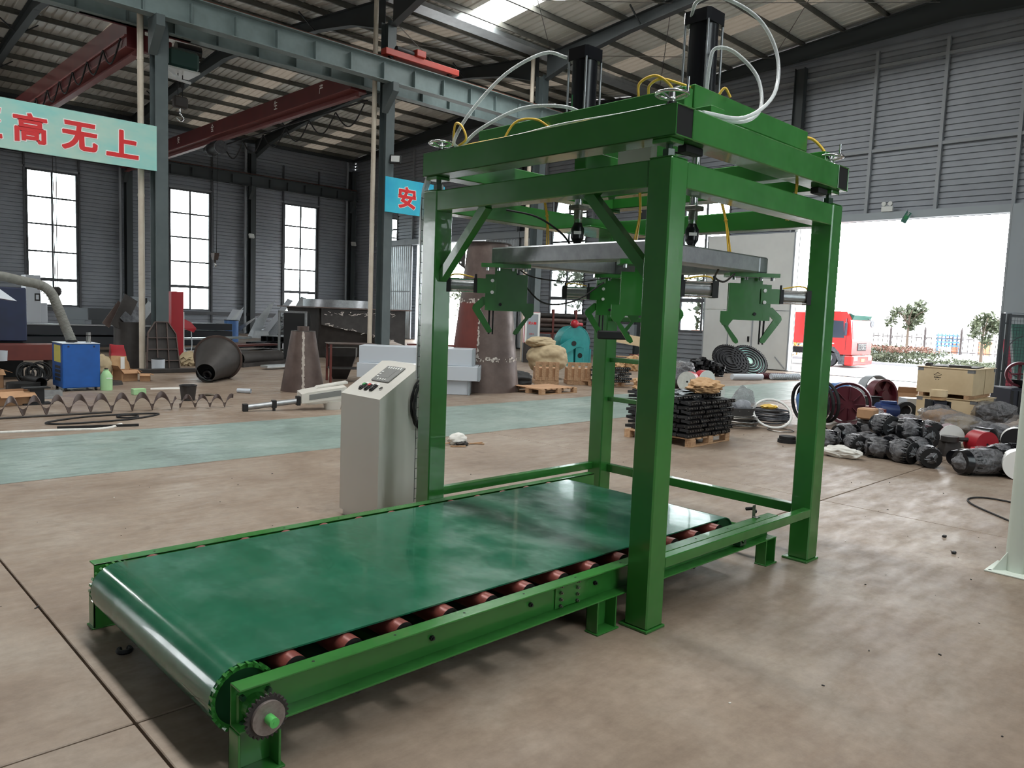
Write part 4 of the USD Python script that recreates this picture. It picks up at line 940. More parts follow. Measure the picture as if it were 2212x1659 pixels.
def small_hook(lb, x, y, z, ztop, body):
    t = thing('crane_hook', lb, 'hook', (x, y, z))
    if body == 'ball': part(t, 'hook_block', MB().lathe([(0, .2), (.08, .21), (.13, .27), (.15, .36), (.13, .45), (.08, .5), (0, .51)], n=20, axis=(0, 0, 1)), 'raw_dark', smooth=60)
    else: part(t, 'hook_block', MB().hull([(sx * .1, sy * .2, .5) for sx in (-1, 1) for sy in (-1, 1)] + [(sx * .08, sy * .1, .22) for sx in (-1, 1) for sy in (-1, 1)]), 'raw_steel')
    part(t, 'shank', MB().cyl((0, 0, .1), (0, 0, .23), .045, n=10), 'raw_dark')
    part(t, 'hook', MB().tube([(0, 0, .12), (0, .02, .02), (0, -.05, -.04), (0, -.1, .03), (0, -.08, .07)], .022, 8), 'chrome', smooth=50)
    part(t, 'wire_rope', MB().cyl((0, -.13, .4), (0, -.24, ztop - z), .009, n=5).cyl((0, .13, .4), (0, .24, ztop - z), .009, n=5), 'rubber')
small_hook('round dark crane hook hanging in front of the first window', 3.29, 25.9, 1.52, 7.66, 'ball')
small_hook('striped crane hook block hanging right of the second window', 9.54, 28.4, 3.2, 7.8, 'block')
t = thing('hoist_trolley', 'dark hoist trolley with pale rims under the lettered crane girder', 'hoist', (9.64, 28.6, 7.6))
part(t, 'drum', MB().cyl((-.1, -.7, .2), (-.1, .5, .2), .2, n=20), 'black_matt', smooth=40)
part(t, 'drum_rim', MB().cyl((-.1, -.75, .2), (-.1, -.68, .2), .26, n=20).cyl((-.1, .1, .2), (-.1, .16, .2), .26, n=20), 'scrap')
part(t, 'hanger', MB().rbox(-.12, .12, -.3, .3, .3, .52, .02), 'black_matt')
t = thing('crane_end_truck', 'orange crane end truck standing on the near runway rail', 'crane end truck', (11.0, 16.92, 9.0))
part(t, 'truck_beam', MB().rbox(-1.35, 1.4, -.13, .13, .06, .24, .01), 'orange_red')
part(t, 'drive_motor', MB().rbox(-.3, .05, -.2, .12, .24, .44, .02), 'orange_red')
part(t, 'gearbox', MB().cyl((-.95, -.05, .3), (-.35, -.05, .3), .09, n=14), 'black_matt', smooth=40)
for x in (-1.1, 1.1): part(t, 'wheel', MB().cyl((x, -.05, .08), (x, .05, .08), .08, n=18), 'black_matt', smooth=40)

# ---- banners on the middle columns
BY = 17.12
def banner(x0, x1, z0, z1, text, mat, lb, h, nar):
    t = thing('slogan_banner', lb, 'banner', (0, BY, 0))
    part(t, 'board', MB().rbox(x0, x1, 0, .025, z0, z1, .004), mat)
    for ch, xc in text:
        T = frame((xc - h * nar / 2, -.001, (z0 + z1) / 2 - h / 2 - .02), (1, 0, 0), (0, 0, 1))
        part(t, 'character_outline', glyph(ch, h, .006, frame((xc - h * nar / 2, -.001, (z0 + z1) / 2 - h / 2 - .02), (1, 0, 0), (0, 0, 1)), grow=.034, narrow=nar), 'label_white')
        part(t, 'character', glyph(ch, h, .006, frame((xc - h * nar / 2, -.006, (z0 + z1) / 2 - h / 2 - .02), (1, 0, 0), (0, 0, 1)), grow=.014, narrow=nar), 'banner_red')
banner(-3.2, 3.40, 4.79, 5.84, [('至', -.12), ('高', .80), ('无', 1.72), ('上', 2.62)], 'banner_teal', 'pale teal banner with big red characters at the left of the photo', .60, 1.08)
banner(9.95, 12.22, 4.62, 5.66, [('安', 10.78), ('全', 11.78)], 'banner_blue', 'bright blue banner with a red character right of the middle column', .62, 1.08)
t = thing('floodlight', 'black framed floodlight on the side of the middle column above the blue banner', 'lamp', (10.28, 17.1, 6.2))
R = rotz(-.75) @ rotx(-.25)
part(t, 'housing', MB().obox((0, 0, 0), (.32, .07, .26), R), 'black_matt')
part(t, 'lens', MB().obox(R @ np.array([0, -.04, 0]), (.25, .006, .19), R), 'panel_white')
part(t, 'yoke', MB().beam((0, .05, 0), (-.1, .12, .0), .03, .03), 'black_matt')
for i, (x, z, lb) in enumerate(((16.3, 5.55, 'white floodlight on the wall column right of the second window'), (23.0, 5.7, 'small white floodlight in the far corner of the window wall'))):
    t = thing('floodlight', lb, 'lamp', (x, 39.55, z))
    part(t, 'housing', MB().obox((0, 0, 0), (.3, .1, .25), rotx(-.4)), 'panel_white'); part(t, 'arm', MB().beam((0, 0, 0), (.15, .3, .05), .04, .04), 'trim_grey')

# ================================================================ left side of the hall
VR = np.array([.717, -.697, 0]); VF = np.array([.697, .717, 0])
t = thing('fume_extractor', 'blue box-shaped welding fume extractor with a grey flexible hose', 'fume extractor', (.36, 13.1, 0))
part(t, 'body', MB().rbox(0, .62, 0, .7, .06, .86, .012), 'blue_paint')
part(t, 'lid', MB().rbox(-.005, .625, -.005, .705, .86, .875, .004), 'grey_white')
part(t, 'label', MB().box(-.004, 0, .12, .55, .52, .83), 'yellow_label')
for k in range(4): part(t, 'vent', MB().box(-.005, 0, .15, .5, .18 + k * .075, .23 + k * .075), 'black_matt')
for x in (.1, .52): part(t, 'catch', MB().box(x - .015, x + .015, -.006, 0, .8, .83), 'navy_paint')
for x in (.06, .56):
    for y in (.06, .64): part(t, 'castor', MB().cyl((x - .015, y, .035), (x + .015, y, .035), .035, n=12), 'black_matt')
hp = [(.24, .35, .90), (.16, .36, 1.12), (.04, .38, 1.48), (-.06, .42, 1.76), (-.22, .45, 1.90), (-.5, .5, 1.96), (-.84, .55, 2.03), (-1.0, .55, 1.98), (-1.06, .55, 1.88)]
h = MB(); h.tube(hp, .085, 16, 14)
part(t, 'flexible_hose', h, 'hose_fabric', smooth=60)
m = MB(); P = np.array(hp)
cum = np.r_[0, np.cumsum(np.linalg.norm(np.diff(P, axis=0), axis=1))]
for s in np.arange(.06, 1.2, .055):
    c = [np.interp(s, cum, P[:, k]) for k in range(3)]; d = [np.interp(s + .01, cum, P[:, k]) - c[k] for k in range(3)]
    m.torus(c, .086, .006, axis=d, n=20, m=5)
part(t, 'hose_rings', m, 'hose_fabric', smooth=50, kind='stuff')
part(t, 'suction_hood', MB().hull([(-1.2, .42, 1.88), (-.95, .42, 1.88), (-1.2, .68, 1.88), (-.95, .68, 1.88), (-1.4, .3, 1.72), (-.62, .3, 1.60), (-1.4, .85, 1.72), (-.62, .85, 1.60)]), 'grey_white')
part(t, 'hose_socket', MB().cyl((.24, .35, .875), (.24, .35, .92), .095, n=20), 'black_matt', smooth=40)
t = thing('thermos_flask', 'steel thermos flask standing on the blue fume extractor', 'flask', (.84, 13.3, .876))
part(t, 'flask_body', MB().cyl((0, 0, 0), (0, 0, .125), .043, n=20), 'chrome', smooth=40); part(t, 'band', MB().cyl((0, 0, .125), (0, 0, .14), .04, n=20), 'black_matt'); part(t, 'lid', MB().cyl((0, 0, .14), (0, 0, .19), .041, n=20), 'chrome', smooth=40)
solo('work_glove', MB().hull([(.62, 13.15, .876), (.8, 13.2, .876), (.65, 13.3, .876), (.7, 13.2, .9), (.55, 13.2, .88)]), 'grey_white', 'grey rag lying on the blue fume extractor', 'rag')
t = thing('gas_bottle', 'mint green milk-can shaped bottle beside the blue extractor', 'can', (1.08, 13.1, 0))
part(t, 'can_body', MB().lathe([(0, 0), (.1, 0), (.105, .01), (.105, .27), (.06, .35), (.045, .36), (.045, .39), (0, .39)], n=28), 'mint', smooth=35)
part(t, 'carry_handle', MB().torus((0, -.03, .2), .1, .006, (0, .35, 1), n=16, a0=PI * .9, a1=2.1 * PI), 'label_white', smooth=40)
part(t, 'cap', MB().cyl((0, 0, .39), (0, 0, .41), .03, n=14), 'black_matt')
t = thing('cement_sack', 'tall red-topped kraft paper sack behind the mint bottle', 'sack', (1.95, 15.2, 0))
b = trimesh.creation.box((.34, .16, .62)).subdivide().subdivide().subdivide(); v = np.array(b.vertices); v[:, 2] += .42; v[:, :2] *= (1 + .25 * np.cos(v[:, 2:3] * 4)); v += (meshkit.noise(v * 9)[:, None] - .5) * .05
v[:, 0] -= .28 * (v[:, 2] - .1) * .35
keep = v[b.faces].mean(1)[:, 2] > .5
part(t, 'sack_body', (v, np.array(b.faces)[~keep]), 'kraft', smooth=50); part(t, 'sack_top', (v, np.array(b.faces)[keep]), 'red_paint', smooth=50)
part(t, 'printed_stripe', MB().box(-.02, .06, -.125, -.12, .18, .48), 'label_white')
def carton(nm, lb, x, y, w, d, h, rz, flaps=True, mat='cardboard', z=0):
    t = thing(nm, lb, 'box', (x, y, z), rz); e = .008
    part(t, 'walls', MB().box(-w / 2, w / 2, -d / 2, -d / 2 + e, 0, h).box(-w / 2, w / 2, d / 2 - e, d / 2, 0, h).box(-w / 2, -w / 2 + e, -d / 2, d / 2, 0, h).box(w / 2 - e, w / 2, -d / 2, d / 2, 0, h).box(-w / 2, w / 2, -d / 2, d / 2, 0, .006), mat)
    if flaps:
        f = min(w, d) * .45
        part(t, 'flap', MB().beam((0, -d / 2, h), (0, -d / 2 - f * .8, h - f * .5), w, .006), mat)
        part(t, 'flap', MB().beam((w / 2, 0, h), (w / 2 + f * .8, 0, h - f * .35), d, .006), mat)
        part(t, 'flap', MB().beam((-w / 2, 0, h), (-w / 2 - f * .5, 0, h + f * .7), d, .006), mat)
    return t
carton('cardboard_box', 'open cardboard carton in front of the red-topped sack', 1.92, 14.75, .36, .3, .24, 15)
carton('cardboard_box', 'small cardboard carton lying right of the red-topped sack', 2.25, 14.55, .2, .18, .16, -20)
carton('cardboard_box', 'open cardboard carton at the left edge, on the far side of the auger', -.72, 11.6, .5, .36, .22, 10)
carton('cardboard_box', 'cardboard carton with raised flaps at the far left, left of the black cable heap', -.62, 14.3, .5, .4, .34, 5)
solo('cement_bag', MB().tm(trimesh.Trimesh(*(lambda s: (np.array(s.vertices) * [.22, .2, .28] + [1.5, 14.9, .27] + (meshkit.noise(np.array(s.vertices) * 4)[:, None] - .5) * .06, s.faces))(trimesh.creation.icosphere(3)))), 'canvas', 'bulging beige bag between the blue extractor and the red-topped sack', 'sack', smooth=60)
solo('steel_disc', MB().cyl((1.45, 14.1, .0), (1.45, 14.1, .07), .22, .2, n=24), 'raw_dark', 'flat dark steel piece right of the mint bottle', 'steel part', smooth=40)
# white bucket, black hose heap, plates
solo('paint_bucket', MB().lathe([(0, 0), (.09, 0), (.1, .2), (.095, .2), (.085, .01), (0, .01)], (-.18, 15.2, .42), n=24), 'grey_white', 'small white bucket on the rusty plate at the far left', 'bucket', smooth=40)
t = thing('rusty_plate', 'long rusty plate edge behind the blue extractor', 'plate', (-.3, 15.5, 0))
part(t, 'plate', MB().rbox(-.9, 1.25, 0, .6, .40, .72, .01), 'primer_red'); part(t, 'support', MB().box(-.8, -.7, .05, .5, 0, .4).box(1.0, 1.1, .05, .5, 0, .4), 'raw_dark')
m = MB(); rnd = random.Random(3)
for k in range(14):
    rr = rnd.uniform(.14, .26); m.torus((.15 + rnd.uniform(-.12, .12), 14.3 + rnd.uniform(-.05, .05), .24 + rnd.uniform(-.03, .04)), rr * .8, .014, (rnd.uniform(-.3, .3), -1, rnd.uniform(.1, .6)), n=20, m=6)
solo('cable_heap', m, 'rubber', 'heap of thick black cable loops left of the blue extractor', 'cable', smooth=50)
solo('black_pipe', MB().lathe([(.11, 0), (.11, .5), (.095, .5), (.095, 0), (.11, 0)], (.15, 13.7, .11), (-.25, 1, 0), n=24), 'black_matt', 'short black pipe with its open end towards the camera, left of the blue extractor', 'pipe', smooth=40)
solo('black_ring', MB().cyl((-.12, 13.75, 0), (-.12, 13.75, .13), .27, n=30), 'rubber', 'flat black round block under the cable heap', 'ring', smooth=40)
t = thing('steel_channel', 'bright steel channel lying on the floor at the left edge', 'channel', (-.75, 12.55, 0), -3)
part(t, 'channel', MB().box(-.9, .95, -.06, .06, 0, .01).box(-.9, .95, -.065, -.055, 0, .1).box(-.9, .95, .055, .065, 0, .1), 'galvanised')
solo('steel_strip', MB().obox((-.75, 12.15, .015), (1.5, .09, .03), rotz(-.03)), 'galvanised', 'narrow steel strip in front of the bright channel at the left edge', 'strip')
solo('black_bracket', MB().obox((-.4, 11.5, .26), (.36, .22, .02)).obox((-.4, 11.5, .13), (.2, .14, .26)).obox((-.4, 11.5, .01), (.4, .3, .02)), 'black_matt', 'black bracket stool at the left edge, on the far side of the auger', 'bracket')
# auger flights
def helix(p0, p1, ro, ri, turns, lb, ph=0.0, mat='raw_steel'):
    p0, p1 = np.array(p0, float), np.array(p1, float); L = np.linalg.norm(p1 - p0); ax = (p1 - p0) / L
    a = np.array([0, 0, 1.0]); b = np.cross(ax, a)
    n = int(turns * 28); m = MB(); V = []
    for k in range(n + 1):
        t = k / n; th = ph + t * turns * 2 * PI; d = math.cos(th) * a + math.sin(th) * b
        for r, o in ((ri, -.004), (ro, -.004), (ro, .004), (ri, .004)): V.append(p0 + ax * (L * t + o) + d * r)
    F = []
    for k in range(n):
        for q in range(4): F.append([4 * k + q, 4 * k + (q + 1) % 4, 4 * k + 4 + (q + 1) % 4, 4 * k + 4 + q])
    m.add(V, F); return solo('auger_flight', m, mat, lb, 'auger', smooth=40)
helix((-1.12, 10.22, .145), (1.22, 9.98, .145), .145, .05, 8.3, 'long rusty auger flight lying on the floor at the left', PI)
helix((1.25, 9.98, .125), (2.05, 9.82, .115), .11, .04, 3.6, 'shorter stretched auger flight at the right end of the long one', PI * .9)
m = MB()
m.tube([(-.75, 9.3, .012), (-.2, 9.62, .012), (.5, 9.62, .012), (.75, 9.45, .012), (.2, 9.1, .012), (-.6, 9.08, .012)], .014, 8, 6, closed=True).torus((.3, 9.4, .015), .14, .012, n=20)
solo('rubber_strip', m, 'black_matt', 'black rubber strip looped on the floor in front of the auger', 'strip', smooth=50)
solo('steel_bar', MB().obox((-.3, 8.62, .018), (.95, .03, .03), rotz(-.25)), 'black_matt', 'short black steel bar on the edge of the green walkway', 'bar')
solo('steel_bar', MB().cyl((-1.3, 9.95, .015), (.25, 9.95, .015), .014, n=8), 'raw_dark', 'thin dark rod lying in front of the auger', 'bar')
solo('plastic_film', MB().tube([(-1.6, 8.75, .006), (-.9, 8.6, .008), (-.3, 8.45, .006), (0, 8.7, .01)], .022, 6), 'paper_white', 'white plastic strip on the floor at the left edge', 'strip', smooth=60)
t = thing('mesh_basket', 'dark transparent mesh bin behind the right end of the auger', 'basket', (1.78, 11.0, 0))
part(t, 'basket_wall', MB().lathe([(.11, 0), (.14, .26), (.135, .26), (.105, 0.0), (.11, 0)], n=24), 'raw_dark', smooth=40)
part(t, 'rim', MB().torus((0, 0, .26), .14, .01, n=24, m=6), 'black_matt', smooth=40)
solo('small_box', MB().rbox(1.24, 1.46, 12.1, 12.25, 0, .11, .008), 'mint', 'small mint green box on the floor right of the fume extractor', 'box')
solo('steel_tube', MB().lathe([(.045, 0), (.045, .26), (.037, .26), (.037, 0), (.045, 0)], (3.0, 11.75, .045), (.7, -.72, 0), n=20), 'grey_white', 'short pale tube on the floor left of the standing cone', 'tube', smooth=40)
solo('paper_scrap', MB().hull([(2.2, 11.6, 0), (2.5, 11.5, 0), (2.35, 11.45, .06), (2.15, 11.5, .04)]), 'paper_white', 'crumpled white paper left of the standing cone', 'paper')
solo('floor_mat', MB().hull([(1.9, 13.2, 0), (2.7, 13.0, 0), (2.5, 12.7, 0), (1.8, 12.9, 0), (2.2, 13.0, .02)]), 'paper_white', 'white sheet lying on the floor in front of the fallen cone', 'sheet')
# drum with scrap, ribbed plate, bucket
t = thing('scrap_drum', 'tall dark steel drum full of plate offcuts by the banner column', 'drum', (2.98, 18.0, 0))
part(t, 'drum_body', MB().lathe([(0, 0), (.31, 0), (.31, 1.15), (.3, 1.15), (.3, .01), (0, .01)], n=32), 'raw_dark', smooth=40)
for i, (p0, p1, w) in enumerate((((-.3, -.2, 1.0), (.1, 0, 1.75), .36), ((-.1, -.2, 1.1), (.3, .1, 1.5), .4), ((-.5, .0, 1.05), (-.1, .1, 1.6), .2), ((.25, .1, 1.1), (.62, .1, 1.62), .22), ((-.15, .2, 1.1), (.0, .2, 1.5), .5))):
    part(t, 'offcut', MB().beam(p0, p1, w, .012, up=(.3, -1, .2)), ['raw_dark', 'scrap', 'raw_steel', 'zinc_sheet', 'raw_dark'][i])
t = thing('ribbed_plate', 'dark ribbed steel hatch plate leaning on the banner column', 'plate', (3.5, 17.02, 0))
T = frame((-.40, 0, .02), (1, 0, 0), (0, .12, 1))
pl = [(0, 0), (.80, 0), (.74, .88), (.56, 1.18), (.24, 1.18), (.06, .9)]
part(t, 'plate', MB().prism(pl, .012, T @ np.array([[1, 0, 0, 0], [0, 1, 0, 0], [0, 0, 1, -.03], [0, 0, 0, 1]])), 'raw_dark')
def rb(x0, y0, x1, y1):
    return MB().beam((x0, y0, .0), (x1, y1, .0), .022, .06).move(T @ np.array([[1, 0, 0, 0], [0, 1, 0, 0], [0, 0, 1, .0], [0, 0, 0, 1]]))
for a in ((.27, 0, .27, 1.15), (.53, 0, .52, 1.15), (.05, .22, .77, .22), (.06, .5, .76, .5), (.06, .78, .75, .78), (.01, 0, .79, 0), (.01, 0, .07, .9), (.79, 0, .73, .88), (.07, .9, .25, 1.17), (.73, .88, .55, 1.17), (.25, 1.17, .55, 1.17)):
    part(t, 'rib', rb(*a), 'raw_steel')
t = thing('paint_bucket', 'white bucket with dark drips in front of the ribbed plate', 'bucket', (3.27, 16.72, 0))
part(t, 'bucket_body', MB().lathe([(0, 0), (.145, 0), (.155, .3), (.148, .3), (.135, .02), (0, .02)], n=28), 'grey_white', smooth=40)
part(t, 'contents', MB().lathe([(0, .24), (.14, .26), (.15, .31), (.1, .33), (0, .29)], n=14), 'rubber', smooth=60)
part(t, 'base_band', MB().cyl((0, 0, .01), (0, 0, .06), .149, n=28), 'hoist_green', smooth=40)
solo('timber_beam', MB().rbox(2.1, 4.6, 16.28, 16.45, 0, .1, .01), 'raw_dark', 'long dark timber lying in front of the drum and ribbed plate', 'timber')
solo('steel_plate', MB().obox((4.6, 16.9, .01), (.9, .3, .02), rotz(-.1)), 'primer_red', 'reddish flat plate on the floor left of the fallen cone', 'plate')
solo('rag_heap', MB().tm(trimesh.Trimesh(*(lambda s: (np.array(s.vertices) * [.28, .25, .2] + [4.6, 18.3, .16] + (meshkit.noise(np.array(s.vertices) * 5)[:, None] - .5) * .15, s.faces))(trimesh.creation.icosphere(3)))), 'canvas', 'heap of rags at the foot of the red cabinet', 'rags', smooth=60)
t = thing('red_cabinet', 'tall narrow red cabinet right of the banner column', 'cabinet', (4.92, 20.4, 0))
part(t, 'body', MB().rbox(0, .34, 0, .36, .02, 1.98, .006), 'red_paint'); part(t, 'edge_strip', MB().box(.34, .365, .0, .36, .02, 1.4), 'label_white')
part(t, 'hood', MB().hull([(.36, 0, 1.2), (.36, 0, .92), (.68, .1, .8), (.76, .1, .92), (.6, .1, 1.1), (.36, .2, 1.2), (.36, .2, .92), (.68, .2, .8), (.76, .2, .92)]), 'red_paint')
part(t, 'hose', MB().tube([(.6, .1, .85), (.62, .1, .4), (.55, .1, .2), (.4, .1, .3)], .015, 6), 'grey_white', smooth=50)
# fallen and standing cones
def conemesh(r0, r1, h, th=.008): return [(r0, 0), (r1, h), (r1 - th, h), (r0 - th, 0), (r0, 0)]
t = thing('steel_cone', 'dark steel cone lying on its side with its narrow open end towards the camera', 'cone', (3.2, 13.75, .215))
ax = np.array([.68, .92, .27])
part(t, 'shell', MB().lathe(conemesh(.2, .49, 1.1), (0, 0, 0), ax, n=44), 'raw_dark', smooth=40)
part(t, 'flange', MB().lathe([(.48, 1.08), (.53, 1.08), (.53, 1.1), (.48, 1.1), (.48, 1.08)], (0, 0, 0), ax, n=44), 'raw_steel', smooth=30)
part(t, 'shade_disc', MB().lathe([(.0, .35), (.27, .36)], (0, 0, 0), ax, n=32), 'rubber')  # dark disc added across the bore to keep the inside dark
part(t, 'chain_inside', MB().torus((.08, .1, -.05), .08, .03, (1, 1, .4), n=14).torus((.1, .14, -.02), .06, .025, (0, 1, .4), n=14), 'chain_black', smooth=40)
m = MB()
for k in range(6): m.obox((-.05 + .05 * k, .1 + .1 * k, .3 + .03 * k), (.05, .02, .015), rotz(k))
t = thing('steel_cone', 'upright rusty steel cone with a vertical weld seam, behind the white sampler', 'cone', (4.3, 11.62, 0))
part(t, 'shell', MB().lathe(conemesh(.43, .235, 1.2), n=44), 'raw_steel', smooth=40)
part(t, 'collar', MB().lathe([(.115, 1.19), (.115, 1.30), (.107, 1.30), (.107, 1.19), (.115, 1.19)], n=28), 'raw_steel', smooth=40)
part(t, 'top_plate', MB().lathe([(.11, 1.2), (.235, 1.2), (.235, 1.208), (.11, 1.208), (.11, 1.2)], n=32), 'raw_dark', smooth=30)
rnd = random.Random(5); m = MB()
va = -2.05; 
for k in range(34):
    f = k / 33; r = .43 - .195 * f + .003; a = va + rnd.uniform(-.02, .02)
    m.obox((r * math.cos(a), r * math.sin(a), .02 + 1.16 * f), (.014, .03 + rnd.uniform(0, .03), .04), rotz(a))
part(t, 'weld_seam', m, 'weld', kind='stuff')
# table
t = thing('welding_table', 'small rusty angle-iron table between the upright cone and the grey duct boxes', 'table', (6.25, 12.95, 0), -22)
part(t, 'tabletop', MB().rbox(-.55, .55, -.32, .32, .87, .89, .003), 'raw_steel')
for x in (-.5, .5):
    for y in (-.28, .28): part(t, 'leg', MB().box(x - .025, x + .025, y - .02, y - .014, 0, .87).box(x - .025 if x < 0 else x + .019, x - .019 if x < 0 else x + .025, y - .02, y + .03, 0, .87), 'primer_red')
part(t, 'shelf', MB().rbox(-.5, .5, -.28, .28, .3, .32, .003), 'raw_dark')
solo('steel_chute', MB().hull([(5.95, 13.6, .55), (6.6, 13.3, .55), (6.3, 14.0, .55), (6.9, 13.7, .55), (6.2, 13.65, 0), (6.5, 13.5, 0), (6.35, 13.85, 0), (6.6, 13.7, 0), (5.95, 13.6, .75), (6.6, 13.3, .75), (6.3, 14.0, .75), (6.9, 13.7, .75)]), 'raw_dark', 'dark steel chute tapering to the floor behind the rusty table', 'chute')
# big transition hopper
t = thing('steel_hopper', 'big dark steel transition hopper with a round collar on top', 'hopper', (0, 0, 0))
part(t, 'top_plate', MB().box(9.15, 12.95, 19.7, 22.3, 1.66, 1.70), 'raw_steel')
part(t, 'collar', MB().lathe([(1.17, 1.70), (1.17, 1.95), (1.15, 1.95), (1.15, 1.70), (1.17, 1.70)], (10.75, 21.0, 0), n=48), 'galvanised', smooth=40)
part(t, 'front_plate', MB().prism([(9.5, 1.66), (9.5, 1.12), (10.3, .98), (11.2, .84), (12.1, .66), (12.85, .44), (12.85, 1.66)], .02, frame((0, 19.95, 0), (1, 0, 0), (0, 0, 1))), 'raw_dark')
part(t, 'body', MB().hull([(9.45, 20.0, 1.66), (12.85, 20.0, 1.66), (9.45, 22.2, 1.66), (12.85, 22.2, 1.66), (9.6, 20.15, 1.0), (12.0, 20.15, .6), (9.75, 20.6, 0), (11.5, 20.6, 0), (9.75, 21.7, 0), (11.5, 21.7, 0), (12.3, 21.8, .6)]), 'raw_dark')
m = MB(); rnd = random.Random(8)
for k in range(70):
    x = rnd.uniform(9.6, 12.4); z = 1.50 + rnd.uniform(-.06, .05) if k < 40 else 1.16 - .2 * (x - 9.5) + rnd.uniform(.0, .06) - .02
    m.obox((x, 19.92, z), (rnd.uniform(.04, .2), .01, rnd.uniform(.01, .03)), roty(rnd.uniform(-.4, .4)))
part(t, 'weld_spatter', m, 'weld', kind='stuff')
# grey duct boxes beside the console
o = np.array([6.3, 10.45, 0]); yaw = math.degrees(math.atan2(VR[1], VR[0]))
for lb, w, d, z0, z1, dx in (('lowest pale grey duct box of the stack behind the console', 2.0, .55, 0, .30, .1), ('long middle grey duct box of the stack behind the console', 2.5, .75, .30, .60, .05), ('topmost pale grey duct box of the stack behind the console', 2.35, .6, .60, .95, 0)):
    p = o + VR * dx
    t = thing('duct_box', lb, 'duct', (p[0], p[1], z0), yaw)
    part(t, 'shell', MB().rbox(-w / 2, w / 2, -d / 2, d / 2, 0, z1 - z0, .01), 'grey_white')
    part(t, 'flange', MB().rbox(w / 2 - .03, w / 2 + .015, -d / 2 - .02, d / 2 + .02, 0.0, z1 - z0, .005), 'panel_grey')
solo('rusty_offcuts', MB().obox((6.9, 10.5, .975), (.7, .2, .03), rotz(-.7)).obox((6.6, 10.9, .97), (.4, .15, .03), rotz(-.4)), 'primer_red', 'rusty strips lying on the topmost duct box', 'steel strips')
# tall cone with red panel
t = thing('steel_cone', 'very tall rusty steel cone on the far side of the left green post', 'cone', (7.98, 10.25, 0))
part(t, 'shell', MB().lathe(conemesh(.79, .44, 3.2, .01), n=56), 'raw_steel', smooth=40)
part(t, 'top_flange', MB().lathe([(.40, 3.2), (.52, 3.2), (.52, 3.22), (.40, 3.22), (.40, 3.2)], n=44), 'raw_dark', smooth=30)
def shellpatch(a0, a1, z0, z1, n=14, e=.006):
    V = []; rr = lambda z: .79 - .35 * z / 3.2 + e
    for a in np.linspace(a0, a1, n):
        for z in (z0, z1): V.append((rr(z) * math.cos(a), rr(z) * math.sin(a), z))
    return (np.array(V), np.array([[2 * k, 2 * k + 2, 2 * k + 3, 2 * k + 1] for k in range(n - 1)]))
part(t, 'primed_panel', shellpatch(-3.7, -2.55, .75, 1.92), 'primer_red', label='red primed lower panel')
rnd = random.Random(6); m = MB()
for zz, n in ((1.95, 120), (.72, 110)):
    for k in range(n):
        a = rnd.uniform(-4.0, -.9); r = .79 - .35 * zz / 3.2 + .006; m.obox((r * math.cos(a), r * math.sin(a), zz + rnd.uniform(-.05, .04)), (.01, rnd.uniform(.01, .05), rnd.uniform(.01, .05)), rotz(a))
for k in range(60):
    a = -2.52 + rnd.uniform(-.02, .02); z = rnd.uniform(.75, 1.95); r = .79 - .35 * z / 3.2 + .006; m.obox((r * math.cos(a), r * math.sin(a), z), (.01, rnd.uniform(.01, .04), .04), rotz(a))
part(t, 'weld_bands', m, 'weld', kind='stuff')
lug = MB(); lug.prism(Polygon([(0, -.1), (.14, .0), (.14, .06), (.05, .3), (0, .3)], [[(.085, .02), (.115, .02), (.115, .05), (.085, .05)]]), .02, frame((-.36, .34, 2.75), (-.75, .66, 0), (0, 0, 1)))
part(t, 'lifting_lug', lug, 'raw_dark')
# white sampler lying on the floor
t = thing('pneumatic_sampler', 'white pneumatic gate valve with a long steel cylinder lying on the floor behind the console', 'valve', (1.98, 9.25, 0), math.degrees(math.atan2(-.27, 1.0)))
part(t, 'cylinder_tube', MB().cyl((.03, 0, .06), (.86, 0, .15), .045, n=24), 'galvanised', smooth=40)
part(t, 'cylinder_head', MB().rbox(-.02, .06, -.055, .055, .0, .12, .006).rbox(.82, .88, -.07, .07, .08, .23, .006).rbox(.43, .50, -.055, .055, .045, .17, .005).box(.45, .48, -.05, .05, .0, .06), 'black_matt')
part(t, 'valve_body', MB().hull([(.88, -.13, .12), (.88, -.13, .27), (.88, .2, .12), (.88, .2, .3), (1.60, -.13, .20), (1.62, -.13, .38), (1.60, .22, .2), (1.62, .22, .42), (1.66, -.05, .3), (1.0, -.13, .30), (1.0, .2, .33), (1.0, -.1, .09), (1.5, -.1, .12)]), 'cabinet_white')
part(t, 'valve_window', MB().hull([(1.0, -.136, .17), (1.53, -.136, .24), (1.53, -.136, .33), (1.0, -.136, .26), (1.0, -.128, .17), (1.53, -.128, .24), (1.53, -.128, .33), (1.0, -.128, .26)]), 'screen_grey')
part(t, 'outlet', MB().cyl((1.42, 0, 0.0), (1.42, 0, .14), .13, .16, n=24), 'cabinet_white', smooth=40)
part(t, 'top_cover', MB().hull([(1.15, .05, .34), (1.7, .05, .42), (1.15, .22, .34), (1.7, .22, .44), (1.2, .05, .37), (1.7, .05, .45), (1.2, .22, .38), (1.7, .22, .46)]), 'cabinet_white')
